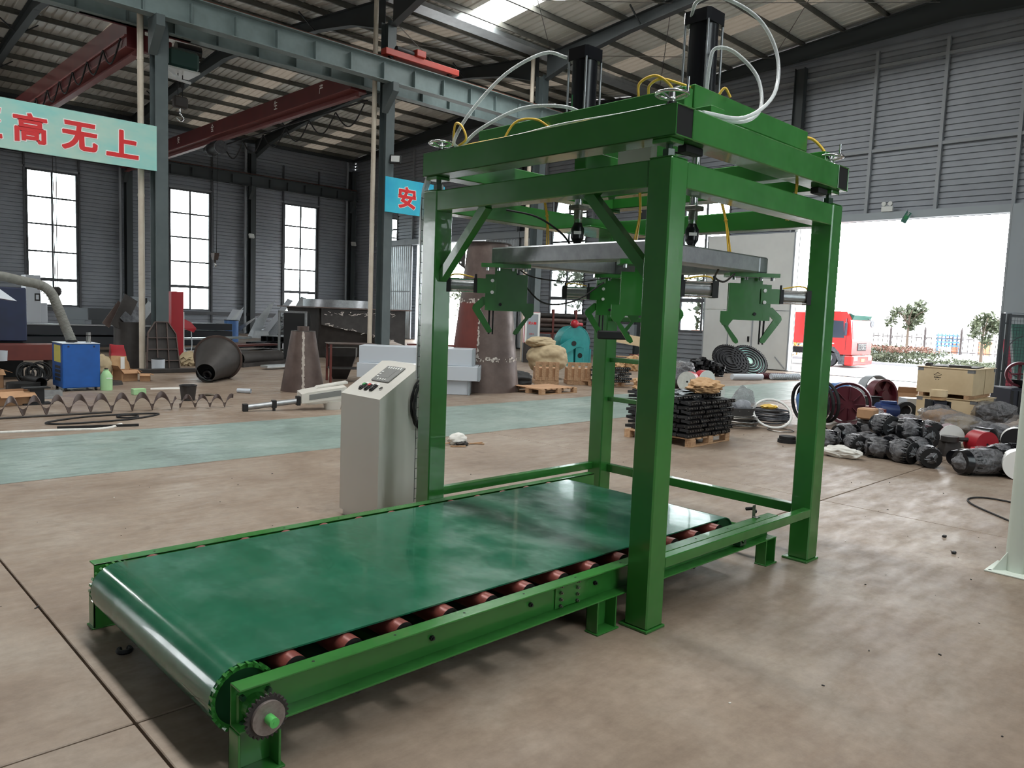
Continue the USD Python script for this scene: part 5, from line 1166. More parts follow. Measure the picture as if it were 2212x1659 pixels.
# navy machine and white control cabinet at the far left
t = thing('laser_cutter', 'navy blue machine housing at the left edge under the suction hood', 'machine', (-.9, 16.2, 0))
part(t, 'housing', MB().rbox(-.6, 1.36, 0, 1.4, .75, 1.86, .02), 'navy_paint'); part(t, 'base', MB().box(-.5, 1.3, .1, 1.3, 0, .75), 'rubber')
t = thing('switch_cabinet', 'white stepped control cabinet with a small screen, behind the grey hose', 'cabinet', (2.05, 24.0, .9))
part(t, 'body', MB().rbox(0, .38, 0, .6, 0, 1.42, .01), 'grey_white'); part(t, 'side_unit', MB().rbox(.38, .56, .05, .6, 0, .6, .01), 'grey_white')
part(t, 'screen_frame', MB().box(.22, .36, -.01, 0, .66, .88), 'black_matt'); part(t, 'screen', MB().box(.25, .33, -.014, -.01, .70, .84), 'grey_white')
t = thing('long_bench', 'long dark cutting bed with a bright top edge behind the fume extractor', 'bench', (2.0, 24.0, 0))
part(t, 'bed', MB().rbox(-3.0, 3.7, 0, 1.6, .55, .84, .01).rbox(-3.0, 3.7, .05, 1.5, .22, .5, .01), 'mesh_dark'); part(t, 'top_strip', MB().box(-3.0, 3.7, -.02, .08, .84, .875), 'galvanised')
for x in (-2, 0, 1.8, 3.4): part(t, 'foot', MB().box(x - .2, x + .2, .1, 1.4, 0, .24), 'raw_dark')
for x0, x1, lb in ((3.0, 3.9, 'paler'), (3.92, 6.3, 'darker')):
    solo('steel_panel', MB().rbox(x0 + .6, x1 + .6, 27.0, 27.06, .95, 1.35, .004).box(x0 + .7, x1 + .5, 27.0, 27.05, 0, .95), 'panel_grey' if lb == 'paler' else 'frame_grey', f'{lb} grey steel panel under the first window, behind the long bench', 'panel')
t = thing('wall_switch_box', 'grey electrical box with a dark window on the wall column behind the scrap drum', 'switch box', (9.85, 39.3, 1.25))
part(t, 'box_body', MB().rbox(0, .8, 0, .35, 0, .62, .01), 'panel_grey'); part(t, 'window', MB().box(.5, .72, -.01, 0, .1, .56), 'black_matt'); part(t, 'emblem', MB().torus((.22, -.01, .36), .07, .012, (0, 1, 0), n=12, a0=0, a1=PI), 'grey_white')
# stacks of dark beams and bright scrap under the windows
k = 0
for x0, x1, y, z in ((8.0, 10.1, 28.0, 0), (8.0, 10.1, 28.0, .3), (8.0, 10.1, 28.02, .6), (8.0, 10.1, 28.6, 0), (8.0, 10.1, 28.6, .3), (8.1, 9.9, 28.6, .6)):
    k += 1
    solo('steel_beam', MB().rbox(x0, x1, y, y + .45, z + .01, z + .27, .01).box(x0 + .1, x0 + .2, y + .05, y + .4, z + .0, z + .01).box(x1 - .2, x1 - .1, y + .05, y + .4, z + .0, z + .01), 'mesh_dark', 'dark steel beam in the stack right of the red cabinet', 'beam', group='dark beams in the stack right of the red cabinet')
t = thing('blue_drum', 'small blue drum behind the stack of dark beams', 'drum', (11.2, 30.6, 0)); part(t, 'drum_body', MB().cyl((0, 0, 0), (0, 0, .95), .3, n=24), 'blue_steel', smooth=40); part(t, 'lid', MB().cyl((0, 0, .95), (0, 0, .98), .31, n=24), 'black_matt')
rnd = random.Random(21)
shapes = [((10.75, 31, .5), [(0, 0), (.5, .05), (1.0, 1.25), (.75, .9)]), ((11.1, 31.5, .5), [(0, 0), (.7, .1), (.95, .95), (.45, .98)]), ((11.4, 31, .4), [(0, .1), (.3, 0), (1.25, .8), (.9, .6)]),
          ((12.6, 32, .2), [(0, 0), (.5, 0), (1.1, 1.8), (.85, 1.6), (.3, .8)]), ((12.9, 31.5, .2), [(0, 0), (.3, 0), (1.5, 1.75), (1.25, 1.85)]), ((13.3, 32, .1), [(0, 0), (.6, .0), (.9, .8), (.5, 1.0)]),
          ((14.3, 31.5, .1), [(0, 0), (.45, 0), (.95, 2.0), (.7, 2.1), (.25, 1.3)]), ((14.0, 31, .1), [(0, 0), (.4, 0), (.6, 1.1), (.35, 1.2)]), ((15.0, 31.4, .1), [(0, 0), (.25, 0), (.7, 1.3), (.55, 1.2)]), ((12.1, 30.5, .2), [(0, 0), (.8, 0), (.7, .35), (.1, .3)]),
          ((15.6, 30.5, .2), [(0, 0), (.6, -.1), (.9, .9), (.5, 1.15), (.1, .95)]), ((16.1, 30.8, .3), [(0, 0), (.3, 0), (.5, .8), (.1, .9)])]
for i, (o_, pl) in enumerate(shapes):
    solo('scrap_sheet', MB().prism(pl, .012, frame(o_, VR + np.array([0, 0, rnd.uniform(-.1, .1)]), (rnd.uniform(-.1, .1), .25 + rnd.uniform(0, .2), 1))), ['zinc_sheet', 'grey_white', 'galvanised'][i % 3], 'bright offcut of galvanised sheet standing in the scrap pile under the windows', 'sheet metal', group='bright sheet offcuts in the scrap pile')
m = MB()
for k in range(150):
    a = rnd.uniform(0, 2 * PI); c = np.array([15.8 + rnd.gauss(0, .9), 32.6 + rnd.gauss(0, .5), 0]); c[2] = max(.15, 1.15 - .35 * abs(c[0] - 15.8) + rnd.uniform(-.6, .15))
    L_ = rnd.uniform(.5, 1.4); d = np.array([math.cos(a), math.sin(a), rnd.uniform(-.3, .4)]) * L_ / 2
    m.tube([c - d, c + np.array([0, 0, .12]), c + d], .018, 4, 3)
solo('scrap_strips', m, 'zinc_sheet', 'tangled heap of thin metal strips under the third window', 'scrap', kind='stuff')
solo('scrap_base', MB().hull([(13.6, 32, 0), (17.6, 30.6, 0), (14.4, 34, 0), (18, 33, 0), (15.2, 32.6, 1.0), (16.6, 32.2, 1.05)]), 'scrap', 'dark mound of metal shavings under the tangled strips', 'scrap', kind='stuff')
for i in range(6):
    for j in range(2):
        if j == 1 and i > 3: continue
        x = 9.0 + i * .24 + j * .75; c = np.array([9.3, 24.8, 0]) + VR * (i * .23 + j * .55); z = .2 + j * .24
        a = VF; up = np.array([0, 0, 1.0])
        m = MB()
        for du, dv, su, sv in ((0, .095, .2, .01), (0, -.095, .2, .01), (.095, 0, .01, .18), (-.095, 0, .01, .18)):
            m.obox(c + VF * .9 + VR * du + up * (z + dv), (su, 1.8, sv), np.stack([VR, VF, up], 1))
        solo('square_tube', m, 'mesh_dark', 'dark square steel tube in the bundle left of the big hopper', 'steel tube', group='square tubes stacked left of the big hopper')
for i, (p0, p1, w, mt) in enumerate((((5.6, 17.5, .05), (8.6, 19.2, .05), .35, 'raw_dark'), ((6.0, 19.5, .12), (9.0, 21.0, .14), .4, 'raw_steel'), ((6.5, 22, .3), (9.6, 23.4, .3), .5, 'primer_red'), ((5.9, 16.6, .08), (7.6, 16.9, .1), .3, 'zinc_sheet'), ((6.6, 24, .45), (9.4, 25.2, .45), .5, 'zinc_sheet'), ((6.0, 23, .15), (9.2, 24.6, .15), .5, 'mesh_dark'))):
    solo('steel_plate', MB().beam(p0, p1, w, .1 if i < 2 else .06), mt, ['dark plate on the floor right of the fallen cone', 'rusty plate lying behind the fallen cone', 'reddish plate behind the fallen cone, third row back', 'bright strip at the foot of the plates right of the fallen cone', 'bright plate on top of the rows left of the square tubes', 'dark plate under the rows left of the square tubes'][i], 'plate')
solo('steel_pipe', MB().lathe([(.2, 0), (.2, 1.9), (.19, 1.9), (.19, 0), (.2, 0)], (5.7, 17.7, .2), (.86, .5, 0), n=24), 'raw_dark', 'rolled dark pipe lying right of the fallen cone', 'pipe', smooth=40)
solo('work_cloth', MB().tm(trimesh.Trimesh(*(lambda s: (np.array(s.vertices) * [.35, .3, .18] + [7.3, 17.3, .16] + (meshkit.noise(np.array(s.vertices) * 4)[:, None] - .5) * .18, s.faces))(trimesh.creation.icosphere(3)))), 'canvas', 'crumpled pale cloth left of the upright cone', 'cloth', smooth=60)
t = thing('sheet_frame', 'tall dark open steel frame box behind the upright cone', 'frame', (7.6, 18.3, 0), yaw)
part(t, 'frame_bars', MB().rbox(-.42, -.36, 0, .08, 0, 1.55, .004).rbox(.36, .42, 0, .08, 0, 1.55, .004).rbox(-.42, .42, 0, .08, 1.49, 1.55, .004), 'galvanised'); part(t, 'back_panel', MB().box(-.4, .4, .5, .52, 0, 1.5), 'rubber')
# ================================================================ middle of the hall
AZ = math.degrees(math.atan2(VR[1], VR[0]))     # yaw that turns local x to the picture's right
def blob(c, rad, seed, amp=.12, freq=3.0, sub=3, flat=0.0, R=None):
    s = trimesh.creation.icosphere(sub); v = np.array(s.vertices)
    n = meshkit.fbm(v * freq + seed * 7.3, 3, seed); v = v * (1 + amp * 2 * (n[:, None] - .5)) * np.asarray(rad)
    if R is not None: v = v @ np.asarray(R).T
    v = v + np.asarray(c)
    if flat is not None: v[:, 2] = np.maximum(v[:, 2], flat)
    return MB().tm(trimesh.Trimesh(v, s.faces, process=False))

t = thing('fire_extinguisher_cabinet', 'white framed fire extinguisher cabinet with red lettering on a dark stand at the far column', 'fire cabinet', (16.05, 16.75, 0), AZ + 8)
part(t, 'stand', MB().rbox(-.28, .3, 0, .3, 0, .70, .01), 'raw_dark')
part(t, 'case', MB().rbox(-.27, .29, .02, .28, .70, 1.80, .01), 'red_paint')
d = part(t, 'door', MB().box(-.25, .29, 0, .02, .72, .80).box(-.25, .29, 0, .02, 1.72, 1.79).box(-.25, -.18, 0, .02, .8, 1.72).box(.22, .29, 0, .02, .8, 1.72), 'label_white')
part(d, 'glass', MB().box(-.18, .22, .008, .012, .8, 1.72), 'panel_grey')
m = MB()
for i, ch in enumerate('灭火箱'):
    gm = glyph(ch, .09, .003, frame((-.13 + i * .1, .006, 1.36), (1, 0, 0), (0, 0, 1)), grow=.003); m.add(*gm.mesh())
part(d, 'lettering', m, 'banner_red')
m = MB()
for i, ch in enumerate('消防火'):
    gm = glyph(ch, .05, .003, frame((-.08 + i * .065, .006, 1.0), (1, 0, 0), (0, 0, 1))); m.add(*gm.mesh())
part(d, 'lettering', m, 'banner_red')
# rolled tubes on a rack
rk = thing('tube_rack', 'rust-red post rack that carries the brown tubes in front of the end window', 'rack', (19.2, 18.2, 0), AZ)
for x in (-.35, .55): part(rk, 'post', MB().rbox(x - .04, x + .04, -.3, -.22, 0, 1.95, .005).rbox(x - .04, x + .04, .42, .5, 0, 1.95, .005), 'primer_red')
part(rk, 'shelf', MB().rbox(-.9, .9, -.3, .5, .98, 1.03, .005).rbox(-.9, .9, -.3, .5, .42, .46, .005), 'primer_red')
k = 0
for i in range(4):
    for j in range(5 if i == 0 else 4 - (i % 2)):
        k += 1
        c = np.array([19.2, 18.2, 1.13 + i * .19]) + VF * (-.2 + .2 * j + .1 * (i % 2))
        a = c - VR * .85; 
        solo('rolled_tube', MB().lathe([(.095, 0), (.095, 1.65 + .1 * ((k * 7) % 3)), (.08, 1.65), (.08, 0), (.095, 0)], tuple(a), VR, n=16), 'raw_dark' if k % 3 else 'raw_steel', 'brown steel tube in the pile on the rust-red rack', 'tube', smooth=40, group='brown tubes on the rust-red rack')
# turquoise blower
t = thing('centrifugal_blower', 'turquoise belt-driven centrifugal blower with a rounded housing and a red ball on top', 'blower', (17.0, 15.6, 0), AZ + 20)
arch = [(-.56, 0), (-.56, .72)] + [(.56 * math.cos(a) * 1.0, .74 + .62 * math.sin(a)) for a in np.linspace(PI, 0, 22)] + [(.56, .72), (.56, .0)]
part(t, 'housing', MB().prism(arch, .62, frame((.08, .62, 0), (1, 0, 0), (0, 0, 1))), 'teal')
part(t, 'housing_rim', MB().tube([(.08 + .57 * math.cos(a), 0, .74 + .63 * math.sin(a)) for a in np.linspace(PI, 0, 18)], .015, 6, 1), 'teal', smooth=40)
part(t, 'motor', MB().cyl((-.05, -.55, .78), (-.05, -.02, .78), .13, n=20).rbox(-.2, .12, -.5, -.1, .62, .68, .01), 'teal', smooth=40)
g_ = part(t, 'belt_guard', MB().prism(Polygon([(-.38, .42), (-.05, .62), (.0, .64)]).buffer(.17), .14, frame((-.2, -.45, .15), (1, 0, 0), (0, 0, 1))), 'teal')
part(g_, 'pulley', MB().cyl((-.24, -.60, .77), (-.24, -.592, .77), .09, n=18), 'black_matt')
part(t, 'motor_stand', MB().rbox(-.12, .2, -.5, 0, 0, .62, .01), 'teal'); part(t, 'stand_hole', MB().cyl((.05, -.505, .35), (.05, -.5, .35), .09, n=20), 'dark_inside')
part(t, 'side_stand', MB().hull([(-.62, -.55, 0), (-.2, -.55, 0), (-.62, 0, 0), (-.2, 0, 0), (-.4, -.5, .55), (-.2, -.5, .55), (-.4, 0, .55), (-.2, 0, .55)]), 'teal')
o_ = part(t, 'outlet', MB().box(.66, .72, .02, .58, .02, .08).box(.66, .72, .02, .58, .50, .56).box(.66, .72, .02, .08, .08, .5).box(.66, .72, .52, .58, .08, .5), 'teal'); part(o_, 'outlet_inside', MB().box(.64, .65, .08, .52, .08, .5), 'navy_black')
part(t, 'red_ball', MB().tm(trimesh.creation.icosphere(3, .15), frame((.02, -.02, 1.44), (1, 0, 0), (0, 1, 0))).cyl((.02, 0, 1.44), (.42, .25, 1.42), .06, n=12), 'red_paint', smooth=60)
# canvas heap on slatted crates, kraft bits
solo('canvas_heap', blob((11.6, 11.75, .56), (.62, .55, .40), 3, .22, 1.6, 4, flat=.0), 'canvas', 'big heap of beige canvas cloth on the slatted crates', 'cloth', smooth=70)
solo('canvas_sack', blob((11.5, 11.9, .97), (.46, .34, .15), 5, .25, 1.8, 4, flat=.8), 'canvas', 'folded brown canvas sack on top of the cloth heap', 'sack', smooth=70)
for i, (x, y, lb) in enumerate(((10.35, 10.55, 'slatted wooden crate at the left under the canvas heap'), (11.1, 10.15, 'open wooden crate right of the slatted one under the canvas heap'))):
    t = thing('wooden_crate', lb, 'crate', (x, y, 0), AZ + 5)
    part(t, 'crate_base', MB().rbox(-.3, .3, 0, .6, 0, .1, .005), 'wood')
    for k in range(4): part(t, 'slat', MB().rbox(-.3 + k * .165, -.2 + k * .165, -.02, .0, .1, .56, .003), 'wood')
    part(t, 'rail', MB().rbox(-.3, .3, 0, .02, .48, .56, .003).rbox(-.3, .3, 0, .02, .1, .18, .003), 'wood'); part(t, 'inside', MB().box(-.28, .28, .02, .58, .1, .4), 'cardboard')
for i, (x, y, z, r) in enumerate(((12.1, 9.75, .48, .2), (12.55, 9.6, .52, .26), (11.75, 9.95, .46, .16))):
    solo('kraft_paper', blob((x, y, z), (r, r * .9, r * .85), 9 + i, .5, 2.6, 3, flat=.36), 'kraft', ['small crumpled brown paper on the far chain pallet', 'big crumpled brown paper bag on the far chain pallet', 'torn brown paper at the left of the far chain pallet'][i], 'paper', smooth=25)
def pallet(lb, x, y, rz, w=1.15, d=1.05, cover=None, z=0.13):
    t = thing('wooden_pallet', lb, 'pallet', (x, y, 0), rz)
    for yy in (0, d / 2 - .05, d - .1):
        for xx in (0, w / 2 - .06, w - .12): part(t, 'block', MB().rbox(xx, xx + .12, yy, yy + .1, .018, .1, .004), 'wood')
        part(t, 'bottom_board', MB().rbox(0, w, yy, yy + .1, 0, .018, .003), 'wood')
    for k in range(7): part(t, 'deck_board', MB().rbox(k * (w - .1) / 6, k * (w - .1) / 6 + .1, 0, d, .1, .12, .003), 'wood')
    return t
p = pallet('wooden pallet under a brown cardboard sheet, between the left post and the ladder', 8.40, 8.85, 0, 1.15, .9)
solo('cardboard_sheet', MB().box(8.42, 9.5, 8.87, 9.7, .121, .127).beam((8.5, 9.4, .13), (8.3, 9.75, .16), .25, .006), 'cardboard', 'flat brown cardboard sheet lying on the nearer empty pallet', 'cardboard')
solo('dark_tarp', blob((9.0, 10.35, .2), (.5, .35, .2), 31, .3, 2.5, 3), 'rubber', 'dark tarp heap behind the pallet with the cardboard sheet', 'tarp', smooth=50)
pallet('wooden pallet under the farther black chains', 11.15, 9.35, 0, 1.4, 1.0)
# conveyor chains, folded link by link
def chainpile(lb, x, y, rz, nx, nz, lean=.0, grp=None, ll=.085, z0=.12, pale_tops=False, dy=1.0):
    """one folded chain: layers of link pairs with pins"""
    t = thing('conveyor_chain', lb, 'chain', (x, y, z0), rz, group=grp)
    rnd = random.Random(int(x * 100 + y * 37)); a, b, c_ = MB(), MB(), MB()
    for k in range(nz):
        for i in range(nx):
            X = i * ll * 1.02 + (ll * .5 if k % 2 else 0); Z = k * .062 + .035; Y = -lean * (nz - 1 - k) * .05 + rnd.uniform(-.012, .012)
            R = rotz(rnd.uniform(-.12, .12)) @ rotx(rnd.uniform(-.15, .15))
            a.obox((X, Y, Z), (ll * .92, .035, .05), R); a.obox((X + ll * .2, Y + .10, Z), (ll * .8, .16, .04), R)
            b.cyl((X - ll * .25, Y - .03, Z), (X - ll * .25, Y + .03, Z), .012, n=6).cyl((X + ll * .25, Y - .03, Z), (X + ll * .25, Y + .03, Z), .012, n=6)
            if pale_tops and rnd.random() < .5: c_.obox((X, Y - .02, Z + .03), (ll * .8, .05, .006), R)  # pale flakes laid on about half of the links
    part(t, 'links', a, 'chain_black', kind='stuff'); part(t, 'pins', b, 'steel', kind='stuff')
    if pale_tops: part(t, 'pale_flakes', c_, 'grey_white', kind='stuff')
    return t
for i in range(5):
    c = np.array([10.35, 10.15, 0]) + VR * (i * .19) + np.array([.25, -.02, 0])
    chainpile(['black chain stacked at the left end of the farther row', 'second black chain from the left in the farther row', 'middle black chain of the farther row', 'fourth black chain from the left in the farther row', 'black chain at the right end of the farther row, next to the back post'][i], c[0] + .55, c[1] - .35, AZ + 10, 2, 6, .5, 'black chains on the farther pallet', ll=.1)
for i, (u, nz) in enumerate(((0, 9), (.24, 10), (.48, 8))):
    c = np.array([12.6, 9.15, 0]) + VR * u
    chainpile(['pale-topped chain stack seen through the ladder, left one', 'pale-topped chain stack seen through the ladder, middle one', 'pale-topped chain stack seen through the ladder, right one'][i], c[0], c[1], AZ, 2, nz, .3, 'pale-topped chains seen through the ladder', ll=.12, z0=.0, pale_tops=True)
pal = pallet('wooden pallet under the near black chains, left of the dark tub', 5.47, 3.25, 2, 1.05, 1.1)
for i in range(6):
    chainpile(['near black chain next to the right corner of its pallet', 'second near black chain from the right corner of its pallet', 'third near black chain from the right corner of its pallet', 'fourth near black chain, behind the front post', 'fifth near black chain, left of the front post', 'leftmost near black chain on its pallet'][i], 5.47 - .02 + .02 * i, 3.30 + i * .185, -2 + i, 9 if i < 4 else 8, 9 - (i == 0), .0, 'near black chains on the pallet', ll=.118)
    if i == 0:
        pass
for i, (x, y, r) in enumerate(((5.75, 4.15, .27), (6.2, 3.55, .26))):
    solo('kraft_sheet', blob((x, y, .77), (r, r * .9, .13), 17 + i, .35, 2.4, 4, flat=.69), 'kraft', ['sheet of brown kraft paper crumpled over the near chains, left of the front post', 'sheet of brown kraft paper crumpled over the near chains, right of the front post'][i], 'paper', smooth=28)
# wood and planks behind the ladder
t = thing('plank_heap', 'heap of broken planks and brown offcuts under a beige board, seen through the ladder', 'planks', (17.0, 13.0, 0)); rnd = random.Random(14)
for k in range(9): part(t, 'plank', MB().beam((rnd.uniform(-.8, 0), rnd.uniform(-.4, .4), .12 + .05 * k), (rnd.uniform(.2, 1.0), rnd.uniform(-.7, .3), .12 + .05 * k + rnd.uniform(-.05, .15)), .14, .03), 'wood' if k % 2 else 'primer_red')
solo('beige_board', MB().beam((16.3, 13.5, 1.12), (17.6, 12.3, .85), .03, .32).beam((16.35, 13.45, .0), (16.35, 13.45, 1.0), .04, .04).beam((17.5, 12.4, 0), (17.5, 12.4, .8), .04, .04), 'plywood', 'beige board lying across the plank heap behind the ladder', 'board')
t = thing('electrical_cabinet', 'tall pale grey sheet-metal cabinet on the end wall behind the hanging hooks', 'cabinet', (23.05, 17.75, 1.6)); part(t, 'body', MB().rbox(0, .3, 0, 1.3, 0, 2.6, .01), 'panel_white')
m = MB()
for k in range(10): m.box(-.02, 0, .06 + k * .12, .12 + k * .12, 1.3, 2.55)
part(t, 'ribs', m, 'panel_white')
t = thing('switch_box', 'small grey switch box with an emblem below the tall pale cabinet', 'switch box', (23.0, 17.5, .95)); part(t, 'body', MB().rbox(0, .3, 0, .65, 0, .5, .01), 'panel_grey'); part(t, 'emblem', MB().torus((-.005, .3, .28), .06, .012, (1, 0, 0), n=12, a0=0, a1=PI), 'grey_white')
# black tub and what lies around it
t = thing('oval_tub', 'low dark steel tub with rivets, right of the near chains', 'tub', (8.05, 4.25, 0), AZ)
L_ = [( -.25 + .22 * math.cos(a), .25 * math.sin(a)) for a in np.linspace(PI / 2, 1.5 * PI, 14)] + [(.25 + .22 * math.cos(a), .25 * math.sin(a)) for a in np.linspace(-PI / 2, PI / 2, 14)]
sh = Polygon(L_); part(t, 'wall', MB().prism(sh.difference(sh.buffer(-.012)), .30, None), 'raw_dark'); part(t, 'bottom', MB().prism(sh.buffer(-.012), .02, None), 'raw_dark')
m = MB()
for x in np.linspace(-.3, .3, 5): m.cyl((x, -.255, .26), (x, -.248, .26), .008, n=8)
part(t, 'rivets', m, 'steel', kind='stuff')
for i, (du, r, lb) in enumerate(((-.2, .15, 'clear film wrapped part at the left in the dark tub'), (.05, .15, 'clear film wrapped part in the middle of the dark tub'), (.27, .21, 'tall clear plastic bag standing at the right in the dark tub'))):
    c = np.array([8.05, 4.25, .26 + (.09 if i == 2 else 0)]) + VR * du
    t = thing('wrapped_part', lb, 'wrapped part', tuple(c)); part(t, 'film', blob((0, 0, 0), (r, r * .9, r * (1.3 if i == 2 else .8)), 40 + i, .3, 2.5, 3, flat=None), 'film', smooth=40); part(t, 'inside', blob((0, 0, -.02), (r * .7, r * .6, r * .5), 45 + i, .1, 2, 2, flat=None), 'grey_white', smooth=60)
def fan_cover(lb, x, y, r, mat, face, yaw, z=0, depth=.22):
    t = thing('fan_cover', lb, 'fan cover', (x, y, z + r + .002), yaw)
    part(t, 'drum', MB().lathe([(r, 0), (r, depth), (r * .94, depth), (r * .94, .01), (r, 0)], (0, 0, 0), (0, 1, 0), n=36), mat, smooth=35)
    part(t, 'face_disc', MB().cyl((0, -.012, 0), (0, .0, 0), r * 1.02, n=36), face, smooth=30)
    part(t, 'hub_hole', MB().cyl((0, -.0135, 0), (0, -.012, 0), r * .1, n=14), 'dark_inside')
    return t
fan_cover('bright red drum-shaped motor cover lying behind the near chains', 10.95, 6.7, .19, 'red_paint', 'red_paint', AZ - 60)
fan_cover('white disc cover with a red drum behind it, the nearer one beyond the tub', 11.55, 6.45, .17, 'red_paint', 'label_white', AZ + 40)
fan_cover('white disc cover with a centre hole, the farther one beyond the tub', 13.1, 7.75, .25, 'red_paint', 'label_white', AZ + 25)
fan_cover('white film-covered disc at the left beyond the tub', 12.4, 7.85, .24, 'red_paint', 'paper_white', AZ - 30)
t = thing('motor_block', 'black motor block between the red drum and the white disc', 'motor', (11.2, 6.52, 0), AZ); part(t, 'block', MB().rbox(-.12, .14, 0, .25, .02, .3, .03), 'black_gloss'); part(t, 'terminal_box', MB().rbox(-.05, .16, -.06, .0, .1, .2, .01), 'black_matt'); part(t, 'feet', MB().box(-.1, .12, 0, .22, 0, .02), 'black_matt')
t = thing('wrapped_part', 'big grey-white plastic wrapped bundle beyond the near chains', 'wrapped part', (13.2, 8.7, 0)); part(t, 'film', blob((0, 0, .3), (.55, .5, .36), 51, .35, 2.2, 4), 'film', smooth=40); part(t, 'inside', blob((0, 0, .24), (.4, .36, .26), 52, .2, 2, 3), 'scrap', smooth=50)
solo('plastic_net', MB().tm(trimesh.Trimesh(*(lambda g: g.mesh())(MB().hull([(17.2, 12.2, 0), (17.5, 11.7, 0), (16.9, 12.5, 1.1), (17.0, 12.35, 1.15), (17.5, 11.9, .3), (17.2, 12.3, .3)])))), 'grey_white', 'leaning roll of grey netting beyond the plastic wrapped bundle', 'net')
# wire coils and the white ring
def coil_(lb, x, y, R, n, mat, seed, name='wire_coil', tilt=.08, r=.012, cat='coil'):
    rnd = random.Random(seed); m = MB()
    for k in range(n):
        m.torus((x + rnd.uniform(-.03, .03), y + rnd.uniform(-.03, .03), .015 + k * .014 + rnd.uniform(0, .01) + R * tilt), R * rnd.uniform(.8, 1.0), r, (rnd.uniform(-tilt, tilt), rnd.uniform(-tilt, tilt), 1), n=36, m=6)
    return solo(name, m, mat, lb, cat, smooth=50)
coil_('flat coil of grey wire on the floor, left of the white ring', 7.98, 4.05, .36, 11, 'steel', 2)
coil_('flat coil of dark wire on the floor behind the white ring', 8.95, 3.98, .38, 14, 'scrap', 4)
solo('yellow_cloth', blob((9.05, 4.0, .27), (.16, .14, .04), 3, .3, 3, 3, flat=None), 'yellow_hose', 'yellow cloth lying on the dark wire coil', 'cloth', smooth=60)
solo('white_ring', MB().torus((8.42, 3.62, .235), .30, .02, (-.55, -.45, .75), n=48, m=10), 'label_white', 'white ring leaning against the dark wire coil', 'ring', smooth=50)
solo('steel_hoop', MB().torus((8.2, 3.35, .014), .2, .01, (0, 0, 1), n=36, m=6), 'steel', 'thin steel hoop lying flat in front of the white ring', 'hoop', smooth=50)
t = thing('rubber_disc', 'black stepped rubber disc on the floor left of the right post', 'disc', (7.15, 2.72, 0)); part(t, 'lower_disc', MB().cyl((0, 0, 0), (0, 0, .05), .135, n=32), 'rubber', smooth=30); part(t, 'upper_disc', MB().cyl((0, 0, .05), (0, 0, .095), .115, n=32), 'rubber', smooth=30)
t = thing('hose_ring_stack', 'stack of black rings with teal film inside, left of the right post', 'rings', (9.55, 3.5, 0)); 
for k in range(5): part(t, 'ring', MB().torus((.07 * k - .1, -.06 * k + .06, .37 + .005 * k), .34, .028, (1, -.55, .12), n=40, m=8), 'rubber', smooth=50)
part(t, 'film_inside', blob((0, .0, .36), (.16, .26, .27), 61, .15, 2, 3), 'blue_steel', smooth=50)
t = thing('maroon_drum', 'maroon fan housing lying on its side, right behind the right post', 'fan housing', (10.1, 3.15, 0), AZ); part(t, 'shell', MB().lathe([(.37, 0), (.37, .3), (.33, .3), (.33, .03), (.37, 0)], (0, -.15, .37), (.5, 1, 0), n=40), 'maroon', smooth=40); part(t, 'impeller', MB().cyl((0, -.1, .37), (.05, 0, .37), .3, n=30), 'maroon')
for k in range(8): part(t, 'blade', MB().obox((.02 + .18 * math.cos(k * PI / 4) * .9, -.13 - .08 * math.cos(k * PI / 4), .37 + .18 * math.sin(k * PI / 4)), (.2, .05, .012), roty(-k * PI / 4)), 'maroon')
# chain discs, chain heap and spiral rollers by the white door leaf
for i, (x, y, lb) in enumerate(((20.0, 11.1, 'coiled black side-flexing chain, the nearer disc by the white door leaf'), (20.6, 10.75, 'coiled chain with a pale centre, the farther disc by the white door leaf'))):
    t = thing('chain_disc', lb, 'chain', (x, y, .42), AZ)
    m = MB()
    for q in range(5): m.torus((0, 0, 0), .18 + q * .105, .045, (.15, -.62, .55), n=40, m=6)
    part(t, 'coils', m, 'chain_black', smooth=50)
    part(t, 'core', MB().cyl(tuple(np.array([.15, -.62, .55]) * -.02), tuple(np.array([.15, -.62, .55]) * .01), .55, n=36), 'rubber' if i == 0 else 'banner_teal')
    m = MB(); ax = np.array([.15, -.62, .55]); ax /= np.linalg.norm(ax); u = np.cross(ax, [0, 0, 1.0]); u /= np.linalg.norm(u); w = np.cross(ax, u)
    for q in range(60):
        a = q * 2 * PI / 60; m.obox(.645 * (math.cos(a) * u + math.sin(a) * w), (.03, .03, .09), np.stack([math.cos(a) * u + math.sin(a) * w, np.cross(ax, math.cos(a) * u + math.sin(a) * w), ax], 1))
    part(t, 'link_teeth', m, 'black_matt', kind='stuff')
    part(t, 'prop', MB().box(-.1, .1, .1, .3, -.42, -.1), 'raw_dark')
m = MB(); rnd = random.Random(17)
for k in range(260):
    c = np.array([17.7, 10.75, 0]) + VR * rnd.uniform(-.65, .6) + VF * rnd.uniform(-.3, .3); c[2] = rnd.uniform(.04, .55) * (1 - .5 * abs((c - [17.7, 10.75, 0]) @ VR) / .7)
    m.obox(c, (.15, .06, .08), rotz(rnd.uniform(0, 6)) @ rotx(rnd.uniform(-1, 1)))
solo('chain_heap', m, 'chain_black', 'loose heap of black chain links left of the coiled chains', 'chain', kind='stuff')
